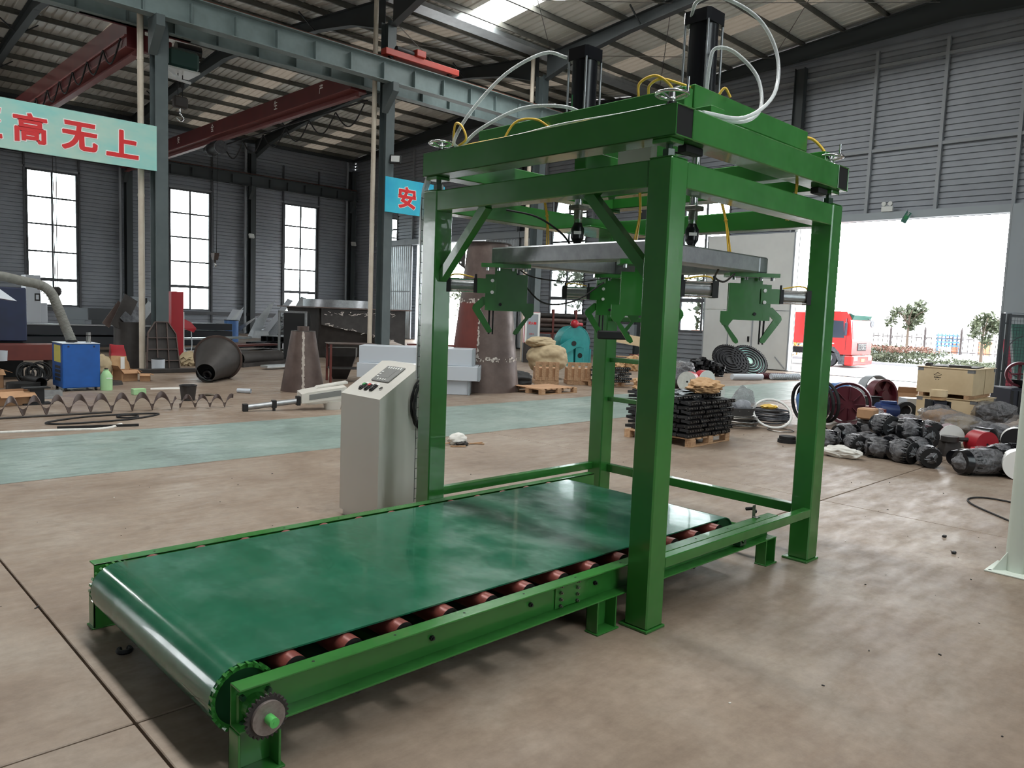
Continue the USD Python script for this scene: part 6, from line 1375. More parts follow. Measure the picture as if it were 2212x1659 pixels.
for i, (x0, y0, lb, mt) in enumerate(((17.0, 9.3, 'pale smooth roller on the floor in front of the coiled chains', 'grey_white'), (18.3, 9.2, 'dark spiral roller on the floor in front of the white door leaf', 'maroon'), (18.5, 8.85, 'pale spiral roller on the floor in front of the white door leaf', 'grey_white'))):
    t = thing('roller', lb, 'roller', (x0, y0, .1), AZ + 22); part(t, 'core', MB().cyl((0, 0, 0), (1.1, 0, 0), .07 if i else .09, n=16), mt, smooth=40)
    if i:
        m = MB(); 
        for q in range(16): m.torus((.03 + q * .07, 0, 0), .085, .016, (1, 0, .15), n=16, m=5)
        part(t, 'spiral', m, mt, smooth=50, kind='stuff')
solo('door_track', MB().rbox(23.0, 23.3, 4.0, 10.7, 0, .012, .003), 'raw_dark', 'dark steel floor track of the sliding doors across the doorway', 'track')

# ================================================================ motors and parts on the right
def motor_mesh(t, r, L, mat='black_gloss'):
    m = MB(); m.cyl((0, -L / 2, r), (0, L / 2 - .06, r), r * .88, n=24)
    for k in range(20):
        a = k * PI / 10
        m.obox((r * .92 * math.cos(a), -.03, r + r * .92 * math.sin(a)), (r * .2, L * .7, r * .06), roty(-a))
    part(t, 'motor_body', m, mat, smooth=30)
    part(t, 'fan_cowl', MB().cyl((0, L / 2 - .08, r), (0, L / 2, r), r * .99, r * .9, n=24), mat, smooth=30)
    part(t, 'flange', MB().cyl((0, -L / 2 - .015, r), (0, -L / 2, r), r * .98, n=24).cyl((0, -L / 2 - .07, r), (0, -L / 2 - .01, r), .02, n=12), 'black_matt', smooth=30)
    part(t, 'terminal_box', MB().rbox(-.05, .05, -.08, .06, r * 1.75, r * 2.05, .01), mat)
def wrapped(lb, x, y, rz, r=.125, L=.30, z=0, seed=1, film=True, mat='black_gloss', g=None):
    t = thing('wrapped_motor', lb, 'motor', (x, y, z + .004), rz, group=g)
    motor_mesh(t, r, L, mat)
    if film:
        b = blob((0, 0, r * 1.02), (r * 1.12, L * .62, r * 1.1), seed, .16, 2.6, 4, flat=-.003)
        part(t, 'plastic_film', b, 'film', smooth=60, label='clear plastic film')
        m = MB(); rnd = random.Random(seed)
        for k in range(4):
            a = rnd.uniform(0, 2 * PI); y0 = -L * .6
            m.tube([(r * 1.0 * math.cos(a), y0 + .06, r + r * 1.0 * math.sin(a)), (r * .5 * math.cos(a + .2), y0 - .0, r + r * .5 * math.sin(a + .2)), (.0, y0 - .03, r)], .003, 5, 3)
        part(t, 'film_folds', m, 'panel_grey', smooth=60, kind='stuff')
    return t
GM = 'motors wrapped in clear film on the right'
spots = [('film-wrapped black motor in the front row, half behind the right post', 7.08, 2.12, 20, .13), ('film-wrapped black motor in the front row, behind the white bag', 7.12, 1.75, -40, .125),
         ('film-wrapped black motor in the front row, third from the right post', 7.05, 1.42, 25, .13), ('film-wrapped black motor in the front row, fourth from the right post', 6.98, 1.10, -15, .14), ('film-wrapped black motor at the right end of the front row, on the floor joint', 6.98, .79, -60, .125)]
for i, (lb, x, y, rz, r) in enumerate(spots): wrapped(lb, x, y, rz, r, .28, seed=70 + i, g=GM)
spots2 = [('film-wrapped motor in the second row with a round ribbed fan guard', 7.7, 2.12, 60, .15, 0), ('grey film-wrapped motor lying low in the second row', 7.55, 1.75, 30, .12, 0), ('film-wrapped motor on top of the second row, left one', 7.75, 1.62, -30, .15, .2), ('film-wrapped motor on top of the second row, right one', 7.75, 1.28, 15, .15, .18),
          ('film-wrapped motor lying behind the front row gap', 7.6, 1.45, 80, .12, 0), ('film-wrapped motor in the second row under the white paper', 7.55, 1.12, 50, .13, 0), ('pale film-wrapped motor at the back of the heap with a brown carton on it', 8.5, 2.1, 10, .15, .05), ('film-wrapped motor at the back right of the heap', 8.6, 1.7, 0, .15, .02)]
for i, (lb, x, y, rz, r, z) in enumerate(spots2): wrapped(lb, x, y, rz, r, .30, z=z, seed=90 + i, g=GM)
wrapped('maroon film-wrapped motor right of the heap', 8.45, 1.35, -30, .17, .3, seed=120, mat='maroon', g=GM)
wrapped('grey film-wrapped motor left of the white disc cover', 9.0, 1.42, -50, .17, .34, seed=121, g=GM)
wrapped('film-wrapped motor lying left of the right post', 7.35, 2.42, 70, .13, .3, seed=122, g=GM)
solo('brown_carton', MB().rbox(8.28, 8.52, 1.98, 2.22, .34, .50, .02), 'cardboard', 'small brown carton on top of the motor heap', 'box')
solo('white_paper_bag', MB().tm(trimesh.Trimesh(*(lambda b: b.mesh())(blob((6.62, 1.72, .07), (.11, .24, .085), 130, .35, 2.2, 4)))), 'paper_white', 'empty white plastic bag lying in front of the motors next to the right post', 'bag', smooth=40)
t = thing('black_gear_bracket', 'black bracket with a diagonal rod between the motor heap and the white disc', 'bracket', (8.1, 1.05, 0)); part(t, 'foot', MB().rbox(-.1, .08, -.06, .06, 0, .07, .005), 'black_matt'); part(t, 'rod', MB().cyl((0, 0, .06), (.15, -.15, .22), .014, n=8), 'black_matt')
solo('white_lid', MB().rbox(7.35, 7.48, .82, .98, .0, .12, .004).rbox(7.34, 7.49, .81, .99, .12, .128, .003), 'black_matt', 'small black box with a pale lid behind the last motor of the front row', 'box')
# the group at the right
wrapped('long film-wrapped motor nearest the camera, with a dark open end', 6.98, .2, 58, .15, .62, seed=140)
wrapped('dark bare motor with a fan cowl, behind the long wrapped one', 7.5, .52, 62, .10, .42, film=False)
t = thing('worm_gearbox', 'brown worm gearbox on the floor in front of the white disc cover', 'gearbox', (8.15, .88, 0), AZ); part(t, 'housing', MB().hull([(-.13, -.08, 0), (.13, -.08, 0), (-.13, .12, 0), (.13, .12, 0), (-.1, -.06, .2), (.1, -.06, .2), (-.1, .1, .2), (.1, .1, .2)]), 'raw_dark'); part(t, 'top_flange', MB().cyl((-.02, 0, .2), (-.02, 0, .27), .11, n=24), 'raw_dark', smooth=30); part(t, 'shaft', MB().cyl((0, 0, .23), (.25, 0, .23), .03, n=12), 'raw_dark')
fan_cover('white round fan cover with red behind it, on the right', 8.95, 1.1, .165, 'maroon', 'label_white', AZ - 15)
fan_cover('red motor cover with a handle slot, in the right group', 8.35, .5, .17, 'red_paint', 'red_paint', AZ + 10, z=.02)
fan_cover('black and white fan cover behind the red one', 9.0, .6, .17, 'black_gloss', 'black_gloss', AZ + 30)
fan_cover('pale fan cover at the back right, next to the white pole', 9.2, .35, .18, 'label_white', 'black_matt', AZ - 30)
fan_cover('big white disc cover half hidden by the white pole', 7.0, -.18, .17, 'label_white', 'label_white', AZ - 25)
wrapped('grey film-wrapped motor in front of the red cover', 7.75, .22, 70, .14, .34, seed=150, g=GM)
wrapped('grey film-wrapped motor left of the big white disc', 7.35, -.08, 60, .13, .3, seed=151, g=GM)
wrapped('black bare motor under the pale fan cover', 8.4, .2, 40, .12, .3, film=False)
wrapped('small pinkish film-wrapped motor in front of the red cover', 7.95, .45, 20, .10, .26, seed=153, mat='red_paint', g=GM)
for i, (c, rad, lb, inside) in enumerate((((11.0, 1.85, .2), (.34, .36, .22), 'beige film-wrapped bundle in front of the crates', 'kraft'), ((10.6, 1.4, .17), (.3, .34, .18), 'long beige wrapped bundle behind the white disc cover', 'canvas'), ((12.0, 1.3, .3), (.26, .34, .2), 'dark cylinder wrapped in grey film in front of the crates', 'rubber'), ((10.4, .95, .14), (.22, .3, .15), 'dark wrapped bundle left of the white pole', 'navy_black'), ((10.6, .5, .14), (.2, .24, .16), 'pale plastic bag next to the white pole', 'grey_white'), ((9.9, 2.0, .16), (.2, .2, .17), 'brown wrapped part left of the beige bundle', 'maroon'), ((9.7, 2.5, .18), (.22, .24, .19), 'pale wrapped part behind the motor heap', 'grey_white'))):
    t = thing('wrapped_part', lb, 'wrapped part', c); part(t, 'film', blob((0, 0, 0), rad, 160 + i, .3, 2.4, 4, flat=-c[2] + .003), 'film', smooth=50); part(t, 'inside', blob((0, 0, -.01), np.array(rad) * .82, 170 + i, .25, 2, 3, flat=-c[2] + .006), inside, smooth=50)
# crates
def crate(lb, x, y, z, w, d, h, rz=0):
    t = thing('shipping_crate', lb, 'crate', (x, y, z), rz)
    for a in (.05, d * .5, d - .12): part(t, 'skid', MB().rbox(.0, w, a, a + .08, 0, .07, .004), 'wood')
    part(t, 'front_panel', MB().rbox(0, .012, 0, d, .07, h, .002), 'plywood'); part(t, 'back_panel', MB().rbox(w - .012, w, 0, d, .07, h, .002), 'plywood')
    part(t, 'side_panel', MB().rbox(.012, w * .52, 0, .012, .07, h, .002), 'plywood'); part(t, 'side_panel', MB().rbox(w * .55, w - .012, 0, .012, .07, h, .002), 'plywood'); part(t, 'side_panel', MB().rbox(.012, w - .012, d - .012, d, .07, h, .002), 'plywood')
    part(t, 'inner_wall', MB().box(.02, w - .02, .02, .03, .08, h - .02), 'raw_dark')
    part(t, 'lid', MB().rbox(-.02, w + .02, -.02, d + .02, h, h + .014, .003), 'plywood')
    for yy in (.0, d - .1): part(t, 'corner_clip', MB().box(-.004, 0, yy, yy + .1, h - .06, h), 'galvanised')
    part(t, 'corner_clip', MB().box(0, .1, -.004, 0, h - .06, h), 'galvanised'); part(t, 'corner_clip', MB().box(w - .1, w, -.004, 0, h - .06, h), 'galvanised')
    return t
crate('plywood crate standing on the floor under the other one', 11.9, 1.58, 0, 1.2, .98, .47)
cu = crate('plywood crate on top of the other crate, with a small black stamp', 11.9, 1.66, .486, 1.35, .92, .53)
m = MB(); m.tube([(-.003, .62, .42), (-.003, .58, .45), (-.003, .54, .42)], .004, 5, 1).tube([(-.003, .645, .415), (-.003, .62, .40), (-.003, .54, .40), (-.003, .515, .415)], .004, 5, 1)
for k in range(5): m.box(-.004, 0, .53 + k * .022, .545 + k * .022, .35, .372)
for k in (.55, .60): m.box(-.004, 0, k, k + .014, .315, .328)
part(cu, 'stamp', m, 'black_matt')
solo('dark_mat', MB().obox((12.5, 2.1, 1.04), (.8, .75, .02), rotz(.1)).obox((12.3, 2.0, 1.058), (.3, .35, .03), rotz(.3)).cyl((12.2, 2.52, 1.05), (12.5, 2.55, 1.05), .04, n=12), 'raw_dark', 'dark mat with pieces of leather lying on the upper crate', 'mat')
t = thing('vibration_motor', 'black motor stand with a round cream cap, in front of the crates', 'motor', (11.35, 2.05, 0), AZ); part(t, 'frame', MB().rbox(-.15, -.12, -.1, .12, 0, .48, .004).rbox(.17, .2, -.1, .12, 0, .46, .004).rbox(-.15, .2, -.1, .12, .1, .13, .004), 'black_matt'); part(t, 'body', MB().rbox(-.11, .15, -.08, .1, .14, .48, .02), 'navy_black'); part(t, 'neck', MB().cyl((.02, 0, .48), (.02, 0, .54), .12, n=24), 'kraft', smooth=40); part(t, 'cap', MB().cyl((.02, 0, .54), (.02, 0, .66), .14, n=28), 'plywood', smooth=30)
# purple wheel, ring, carton, blue pump, white carton, black box, blue tub
t = thing('fan_wheel', 'maroon spoked fan wheel leaning behind the motor heap', 'fan wheel', (12.9, 3.55, 0), AZ); wx = np.array([.35, -1, .1])
part(t, 'rim', MB().lathe([(.33, -.1), (.33, .1), (.29, .1), (.29, -.1), (.33, -.1)], (0, 0, .33), wx, n=44), 'maroon', smooth=40)
part(t, 'hub', MB().cyl(np.array([0, 0, .33]) - wx * .1, np.array([0, 0, .33]) + wx * .11, .1, n=20), 'maroon', smooth=40)
for k in range(5):
    a = k * 2 * PI / 5 + .4; u = np.cross(wx, [0, 0, 1.0]); u /= np.linalg.norm(u); w = np.cross(wx / np.linalg.norm(wx), u); part(t, 'spoke', MB().beam(np.array([0, 0, .33]), np.array([0, 0, .33]) + .3 * (math.cos(a) * u + math.sin(a) * w), .12, .06, up=wx), 'maroon')
part(t, 'backing', MB().cyl(np.array([0, 0, .33]) - wx * .04, np.array([0, 0, .33]) - wx * .05, .29, n=30), 'maroon')
t = thing('grey_hoop', 'pale grey hoop standing behind the maroon wheel', 'hoop', (13.4, 3.9, 0), AZ); part(t, 'hoop', MB().lathe([(.35, -.12), (.35, .12), (.33, .12), (.33, -.12), (.35, -.12)], (0, 0, .35), (.35, -1, .1), n=44), 'trim_grey', smooth=40)
carton('cardboard_box', 'brown cardboard carton with its flaps up, behind the maroon wheel', 14.6, 3.65, .5, .4, .32, 25)
t = thing('water_pump', 'dark blue pump with a black round end, right of the motor heap', 'pump', (11.75, 2.95, 0), AZ); part(t, 'pump_body', MB().cyl((-.25, 0, .17), (.12, .05, .15), .14, n=24).rbox(-.22, .1, -.1, .12, 0, .06, .01), 'blue_motor', smooth=40); part(t, 'ribs', MB().rbox(-.2, .1, -.05, .05, .28, .34, .01), 'blue_motor'); part(t, 'end_ring', MB().lathe([(.17, 0), (.17, .12), (.1, .12), (.1, .0), (.17, 0)], (.28, -.06, .17), (.3, .9, 0), n=30), 'rubber', smooth=30); part(t, 'end_disc', MB().cyl((.28, .02, .17), (.285, .03, .17), .1, n=20), 'black_matt')
solo('white_carton', MB().obox((11.3, 3.75, .17), (.55, .35, .34), rotz(math.radians(AZ))), 'paper_white', 'long white carton behind the motor heap', 'box')
solo('film_sheet', MB().hull([(10.2, 3.2, 0), (10.6, 2.9, 0), (10.5, 3.3, .45), (10.65, 3.2, .45), (10.3, 3.25, .3)]), 'paper_white', 'white crumpled plastic sheet hanging from the white carton', 'plastic sheet')
solo('rust_blocks', MB().obox((10.9, 3.1, .14), (.3, .2, .28), rotz(-.7)).obox((11.1, 2.9, .12), (.12, .2, .24), rotz(-.7)), 'primer_red', 'rusty finned blocks in front of the white carton', 'metal blocks')
t = thing('black_case', 'black box standing between the white carton and the blue pump', 'box', (12.0, 3.4, 0), AZ); part(t, 'case', MB().rbox(-.11, .11, -.1, .1, 0, .36, .01), 'black_matt'); part(t, 'lid', MB().rbox(-.16, .16, -.12, .12, .36, .375, .004), 'black_matt')
t = thing('blue_bag', 'blue plastic bag on a grey box right behind the right post', 'bag', (14.6, 5.0, 0), AZ); part(t, 'bag', blob((-.1, 0, .2), (.32, .25, .2), 181, .25, 2.4, 3), 'blue_steel', smooth=50)
solo('grey_trunk', MB().obox((15.4, 4.9, .17), (.8, .5, .33), rotz(math.radians(AZ))).obox((15.4, 4.9, .345), (.86, .55, .02), rotz(math.radians(AZ))), 'panel_grey', 'grey box with a dark lid behind the blue bag', 'box')
solo('white_canister', MB().rbox(14.1, 14.22, 4.35, 4.45, 0, .28, .01).rbox(14.08, 14.24, 4.33, 4.47, .28, .33, .01), 'label_white', 'small white canister with a dark cap left of the grey hoop', 'canister')
solo('plastic_bin', MB().obox((12.9, 2.95, .17), (.4, .35, .34), rotz(math.radians(AZ))), 'grey_white', 'pale translucent bin left of the crates', 'bin')
# mesh gate, leaning doors, black machine at the right end
gt = thing('mesh_gate', 'dark steel mesh gate at the right side of the doorway', 'gate', (19.6, 3.12, 0), AZ + 8)
for x in (0, .17): part(gt, 'post', MB().rbox(x - .04, x + .04, -.04, .04, 0, 2.2, .005), 'mesh_dark')
for z in (.7, 1.95): part(gt, 'hinge', MB().box(0, .17, -.02, .02, z - .02, z + .02), 'mesh_dark')
part(gt, 'frame', MB().rbox(.17, 2.2, -.03, .03, 2.12, 2.18, .004).rbox(.17, 2.2, -.03, .03, .06, .12, .004).rbox(2.14, 2.2, -.03, .03, .06, 2.18, .004), 'mesh_dark')
m = MB()
for x in np.arange(.25, 2.15, .085): m.cyl((x, 0, .1), (x, 0, 2.14), .004, n=4)
for z in np.arange(.15, 2.12, .085): m.cyl((.2, 0, z), (2.15, 0, z), .004, n=4)
part(gt, 'wire_mesh', m, 'mesh_dark', kind='stuff')
def leaning(nm, lb, x, y, w, h, mat, lean, rz):
    t = thing(nm, lb, 'panel', (x, y, 0), rz); T = frame((0, 0, .01), (1, 0, 0), (lean, .25, 1)); part(t, 'panel', MB().prism([(0, 0), (w, 0), (w, h), (0, h)], .05, T), mat); return t
leaning('crimson_panel', 'crimson panel leaning behind the mesh gate', 20.3, 3.05, .16, 1.55, 'crimson', .22, AZ)
leaning('green_door_leaf', 'dark green door leaf leaning behind the mesh gate', 20.4, 2.85, 1.1, 1.98, 'green_door', .12, AZ)
solo('crimson_board', MB().obox((21.4, 1.75, .75), (.05, .6, 1.5), rotz(.3)), 'maroon', 'dark red board at the right edge behind the mesh gate', 'board')
solo('wire_hoop', MB().torus((19.9, 2.6, 1.1), .55, .012, (.7, .7, .05), n=40, m=6), 'mesh_dark', 'big thin wire hoop hanging on the mesh gate', 'hoop', smooth=50)
t = thing('black_machine', 'black machine with a flywheel and a funnel right of the crates', 'machine', (15.6, 1.62, 0), AZ); part(t, 'base', MB().rbox(-.45, .5, -.2, .5, 0, .55, .02), 'navy_black'); part(t, 'fins', MB().box(-.45, -.4, -.22, -.2, .05, .5).box(-.3, -.25, -.22, -.2, .05, .5).box(-.15, -.1, -.22, -.2, .05, .5).box(0, .05, -.22, -.2, .05, .5), 'black_matt', kind='stuff'); part(t, 'funnel', MB().cyl((.1, .1, .55), (.1, .1, .72), .18, .34, n=28), 'black_matt', smooth=30); part(t, 'flywheel', MB().lathe([(.26, -.06), (.26, .06), (.21, .06), (.21, -.06), (.26, -.06)], (-.12, .1, .84), (.5, 1, .1), n=36), 'maroon', smooth=40); part(t, 'wheel_spokes', MB().beam((-.34, .0, .84), (.1, .2, .84), .05, .04).beam((-.12, .1, .62), (-.12, .1, 1.06), .05, .04), 'maroon')
t = thing('black_gear', 'big black gear wheel standing between the crates and the white pole', 'gear', (12.9, .72, 0), AZ); gp = [((.32 + (.02 if k % 4 < 2 else -.01)) * math.cos(k * 2 * PI / 160), .34 + (.32 + (.02 if k % 4 < 2 else -.01)) * math.sin(k * 2 * PI / 160)) for k in range(160)]
part(t, 'gear', MB().prism(gp, .1, frame((0, 0, 0), (1, 0, 0), (0, 0, 1))), 'black_matt'); part(t, 'hub', MB().cyl((0, -.13, .34), (0, 0, .34), .05, n=16), 'rubber')
t = thing('white_pole', 'white steel stub column with a gusseted foot at the right edge of the photo', 'column', (2.985, -1.065, 0)); part(t, 'tube', MB().cyl((0, 0, .012), (0, 0, 1.475), .082, n=36), 'pole_white', smooth=40); part(t, 'top_plate', MB().box(-.06, .3, -.3, .06, 1.47, 1.482), 'pole_white'); part(t, 'foot_plate', MB().rbox(-.17, .17, -.17, .17, 0, .012, .003), 'pole_white')
for a in (PI * .75, -PI * .25, PI * 1.25, PI * .25): part(t, 'gusset', MB().prism([(.07, .012), (.18, .012), (.07, .16)], .008, frame((0, 0, 0), (math.cos(a), math.sin(a), 0), (0, 0, 1))), 'pole_white')
for dx, dy in ((-.14, -.14), (-.14, .14)): part(t, 'anchor_hole', MB().cyl((dx, dy, .012), (dx, dy, .0125), .012, n=12), 'dark_inside')
solo('black_wire', MB().tube([(4.3, -.98, .008), (4.75, -.52, .008), (5.1, -.20, .008), (5.38, -.12, .008), (5.55, -.28, .008), (5.45, -.7, .008), (5.2, -1.2, .008)], .009, 7, 6), 'black_matt', 'thin black cable looped on the floor left of the white pole', 'cable', smooth=50)
# bag with scraps behind the left post, small things on the floor
t = thing('foam_lump', 'white plastic bag with rubble and sticks on the floor beyond the conveyor', 'bag', (2.95, 5.12, 0)); part(t, 'bag', blob((0, 0, .06), (.13, .11, .09), 191, .25, 2.5, 3), 'paper_white', smooth=40); part(t, 'rubble', blob((-.02, -.10, .02), (.1, .06, .04), 192, .5, 4, 3), 'raw_dark'); 
for k, (a, b) in enumerate((((-.2, -.1, .01), (-.05, -.22, .015)), ((.1, -.08, .01), (.3, -.14, .02)), ((.12, -.02, .01), (.28, -.2, .01)), ((-.3, .05, .01), (-.1, .02, .03)))): part(t, 'stick', MB().beam(a, b, .02, .012), 'wood')
solo('rubber_scrap', MB().torus((-2.18, 1.49, .012), .028, .012, n=18, m=6, a0=.4, a1=5.4), 'rubber', 'small black rubber piece on the floor under the belt end', 'rubber piece', smooth=40)
rnd = random.Random(77); dk, lt = MB(), MB()
for k in range(150):
    u = rnd.random(); c = CAM + _R * 0; x = rnd.uniform(-2.6, 7.5); y = rnd.uniform(-1.8, 5.2)
    if -.2 < y < 2.3 and x < 2.3: continue
    s = rnd.uniform(.003, .008); (dk if rnd.random() < .75 else lt).obox((x, y, s * .3), (s * rnd.uniform(.8, 2.5), s, s * .6), rotz(rnd.uniform(0, 6)))
solo('floor_crumbs', dk, 'rubber', 'dark crumbs scattered over the concrete floor', 'debris', kind='stuff')
solo('pale_crumbs', lt, 'paper_white', 'pale crumbs scattered over the concrete floor', 'debris', kind='stuff')
for i, (x, y, lb) in enumerate(((3.55, -.42, 'small black nut on the floor right of the frame'), (3.1, -.62, 'black steel chip on the floor left of the white pole'), (1.0, 2.9, 'dark lump on the floor left of the console'))):
    solo('steel_chip', MB().rbox(x - .018, x + .018, y - .014, y + .014, 0, .018, .004), 'black_matt', lb, 'steel piece')
# lights over the door
t = thing('emergency_light', 'white twin-head emergency light above the big doorway', 'lamp', (23.15, 7.4, 5.53)); part(t, 'case', MB().rbox(0, .1, 0, .36, 0, .17, .01), 'panel_white')
for y in (.08, .28): part(t, 'lamp_head', MB().cyl((-.03, y, .25), (.06, y, .25), .07, n=18).cyl((.03, y, .15), (.03, y, .2), .015, n=8), 'panel_white', smooth=40)
t = thing('exit_sign', 'dark green exit sign hanging askew from the door header', 'sign', (23.0, 6.9, 5.28)); R = rotx(math.radians(-62))
part(t, 'plate', MB().obox((0, 0, 0), (.03, .36, .17), R), 'green_door')
cg = MB(); cg.obox(R @ np.array([-.018, 0, 0]), (.004, .03, .11), R)
for k in (-.06, .06): cg.obox(R @ np.array([-.018, k, 0]), (.004, .012, .10), R)
for k in (-.04, 0, .04): cg.obox(R @ np.array([-.018, 0, k]), (.004, .12, .012), R)
part(t, 'running_figure', cg, 'green_button')
tm = meshkit.text_mesh('EXIT', .05, .003); T = np.eye(4); B = np.stack([R @ np.array([0, -1, 0]), R @ np.array([0, 0, 1]), R @ np.array([-1, 0, 0])], 1); T[:3, :3] = B; T[:3, 3] = R @ np.array([-.016, -.05, -.03])
part(t, 'lettering', MB().tm(tm, T), 'label_white')
part(t, 'hanger', MB().cyl((0, 0, .1), (.1, .0, .26), .006, n=6), 'black_matt')
# ================================================================ outside
solo('outdoor_pavement', MB().box(23.95, 130, -60, 110, -.3, -.02), 'pavement', kind='structure')
solo('outdoor_ground', MB().box(-60, 23.9, 41.0, 110, -.3, -.02).box(-60, 23.9, -60, -6.2, -.3, -.02).box(-60, -16.6, -6.2, 41.0, -.3, -.02), 'pavement', kind='structure')
solo('road_seam', MB().box(26.5, 26.53, -20, 40, -.02, -.012), 'raw_dark', kind='structure')
solo('kerb', MB().box(34.2, 34.5, -20, 40, -.02, .1), 'panel_grey', kind='structure')
def foliage(c, rad, n, seed, size, fill=.55):
    rnd = np.random.RandomState(seed); m = MB()
    d = rnd.normal(size=(n, 3)); d /= np.linalg.norm(d, axis=1, keepdims=True)
    cl = rnd.normal(size=(max(3, n // 60), 3)); cl /= np.linalg.norm(cl, axis=1, keepdims=True); cl *= rnd.uniform(.3, 1, (len(cl), 1))
    p = cl[rnd.randint(len(cl), size=n)] + d * rnd.uniform(.05, .38, (n, 1))
    p = p * rad + np.asarray(c)
    a = rnd.normal(size=(n, 3)); a /= np.linalg.norm(a, axis=1, keepdims=True); b = np.cross(a, rnd.normal(size=(n, 3))); b /= np.linalg.norm(b, axis=1, keepdims=True)
    s = size * rnd.uniform(.6, 1.2, (n, 1))
    v = np.stack([p - a * s, p + b * s * .45, p + a * s, p - b * s * .45], 1).reshape(-1, 3); i = np.arange(n) * 4
    return m.add(v, np.stack([i, i + 1, i + 2, i + 3], 1))
def tree(lb, x, y, h, rad, n, seed, size=.16, mat='leaf_green'):
    t = thing('tree', lb, 'tree', (x, y, -.02)); z = h - rad[2]
    m = MB().tube([(0, 0, 0), (.03, .02, z * .5), (0, 0, z)], [.09, .07, .05], 8); rnd = random.Random(seed)
    for k in range(7):
        a = k * .9; m.tube([(0, 0, z * .75), (.4 * rad[0] * math.cos(a), .4 * rad[1] * math.sin(a), z), (.8 * rad[0] * math.cos(a), .8 * rad[1] * math.sin(a), z + rnd.uniform(0, .6) * rad[2])], .025, 5)
    part(t, 'trunk', m, 'bark', smooth=50); part(t, 'foliage', foliage((0, 0, z), rad, n, seed, size), mat, kind='stuff')
tree('slender young tree in front of the fence, seen in the middle of the doorway', 46, 14.3, 3.5, (1.1, 1.1, .95), 900, 1)
tree('young tree at the right of the doorway beside the mesh gate', 46, 10.3, 3.0, (.95, .95, 1.0), 900, 2)
tree('leafy tree outside the end window above the turquoise blower', 34, 28.5, 6.0, (2.6, 2.6, 2.4), 2600, 3, .2)
tree('leafy tree outside the end window left of the white door leaf', 33, 19.2, 5.5, (2.2, 2.2, 2.3), 2400, 4, .2)
tree('tree outside the far doorway beside the tall cone', 40, 46.5, 5.0, (2.4, 2.4, 2.2), 2200, 5, .2)
hd = solo('photinia_hedge', foliage((37.0, 12.0, .3), (2.2, 2.6, .5), 3000, 6, .09), 'leaf_green', 'green hedge along the road right of the red truck', 'hedge', kind='stuff')
solo('photinia_tips', foliage((37.3, 12.0, .72), (2.2, 2.7, .22), 1400, 7, .08), 'leaf_red', 'reddish new leaves on top of the hedge', 'hedge', kind='stuff')
solo('grass_verge', foliage((39.0, 7.6, .1), (3.0, 3.0, .22), 1500, 8, .1), 'leaf_green', 'sparse weeds along the fence foot right of the hedge', 'weeds', kind='stuff')
solo('orange_hedge', foliage((34.5, 17.2, .75), (1.0, 1.6, .8), 1500, 9, .1), 'leaf_orange', 'orange and green hedge left of the right post, behind the truck', 'hedge', kind='stuff')
t = thing('iron_fence', 'dark wrought iron fence with pointed posts beyond the road', 'fence', (50, 0, 0))
for y in np.arange(2.0, 30, 2.1):
    part(t, 'post', MB().box(-.05, .05, y - .05, y + .05, 0, 1.65).hull([(-.06, y - .06, 1.65), (.06, y - .06, 1.65), (-.06, y + .06, 1.65), (.06, y + .06, 1.65), (0, y, 1.95)]), 'iron')
for z in (.35, 1.2): part(t, 'rail', MB().box(-.02, .02, 2, 30, z - .02, z + .02), 'iron')
for y in np.arange(2.2, 29.9, .3): part(t, 'picket', MB().box(-.012, .012, y - .012, y + .012, .2, 1.45).torus((0, y + .15, 1.2), .15, .012, (1, 0, 0), n=9, m=4, a0=0, a1=PI), 'iron')
part(t, 'plinth', MB().box(-.12, .12, 2, 30, -.02, .22), 'panel_grey')
# red truck
t = thing('red_truck', 'red delivery truck driving past the doorway, half hidden by the right post', 'truck', (29.0, 10.72, -.02))
TR = 'truck_red'
prof = [(0, .42), (0, 1.12), (.16, 2.12), (.34, 2.36), (1.6, 2.4), (1.6, .75), (1.28, .75), (1.1, .95), (.62, .95), (.48, .55), (.42, .42)]
def side(x0, x1, pl): return MB().prism(pl, abs(x1 - x0), frame((x1, 0, 0), (0, 1, 0), (0, 0, 1)) if False else np.array([[0, 0, 1, x0], [1, 0, 0, 0], [0, 1, 0, 0], [0, 0, 0, 1.0]]))
part(t, 'cab', side(0, 2.07, [(0, .55), (0, 1.12), (.14, 2.08), (.3, 2.34), (1.6, 2.38), (1.6, .6), (.62, .6), (.5, .55)]), TR)
part(t, 'windscreen', MB().hull([(.1, -.008, 1.22), (1.97, -.008, 1.22), (.16, .118, 2.0), (1.91, .118, 2.0), (.1, .02, 1.22), (1.97, .02, 1.22), (.16, .14, 2.0), (1.91, .14, 2.0)]), 'grey_white', label='windscreen coloured pale as if reflecting the white sky')  # pale colour stands in for the reflected sky
part(t, 'sun_visor', MB().hull([(.1, .1, 2.02), (1.97, .1, 2.02), (.1, .02, 2.2), (1.97, .02, 2.2), (.1, .25, 2.3), (1.97, .25, 2.3)]), 'green_door')
part(t, 'side_window', MB().hull([(-.006, .35, 1.25), (-.006, 1.3, 1.25), (-.006, .42, 1.95), (-.006, 1.3, 2.0), (.02, .35, 1.25), (.02, 1.3, 1.25), (.02, .42, 1.95), (.02, 1.3, 2.0)]), 'window_dark')
part(t, 'door_seam', MB().box(-.004, 0, .26, .275, .75, 2.1), 'maroon')
g_ = part(t, 'grille', MB().rbox(.55, 1.5, -.02, .01, .72, 1.05, .02), 'black_matt'); part(g_, 'badge', MB().torus((1.03, -.03, .89), .1, .02, (0, 1, 0), n=16, m=6), 'chrome', smooth=40)
m = MB()
for z in (.80, .89, .98): m.box(.62, 1.43, -.028, -.02, z - .012, z + .012)
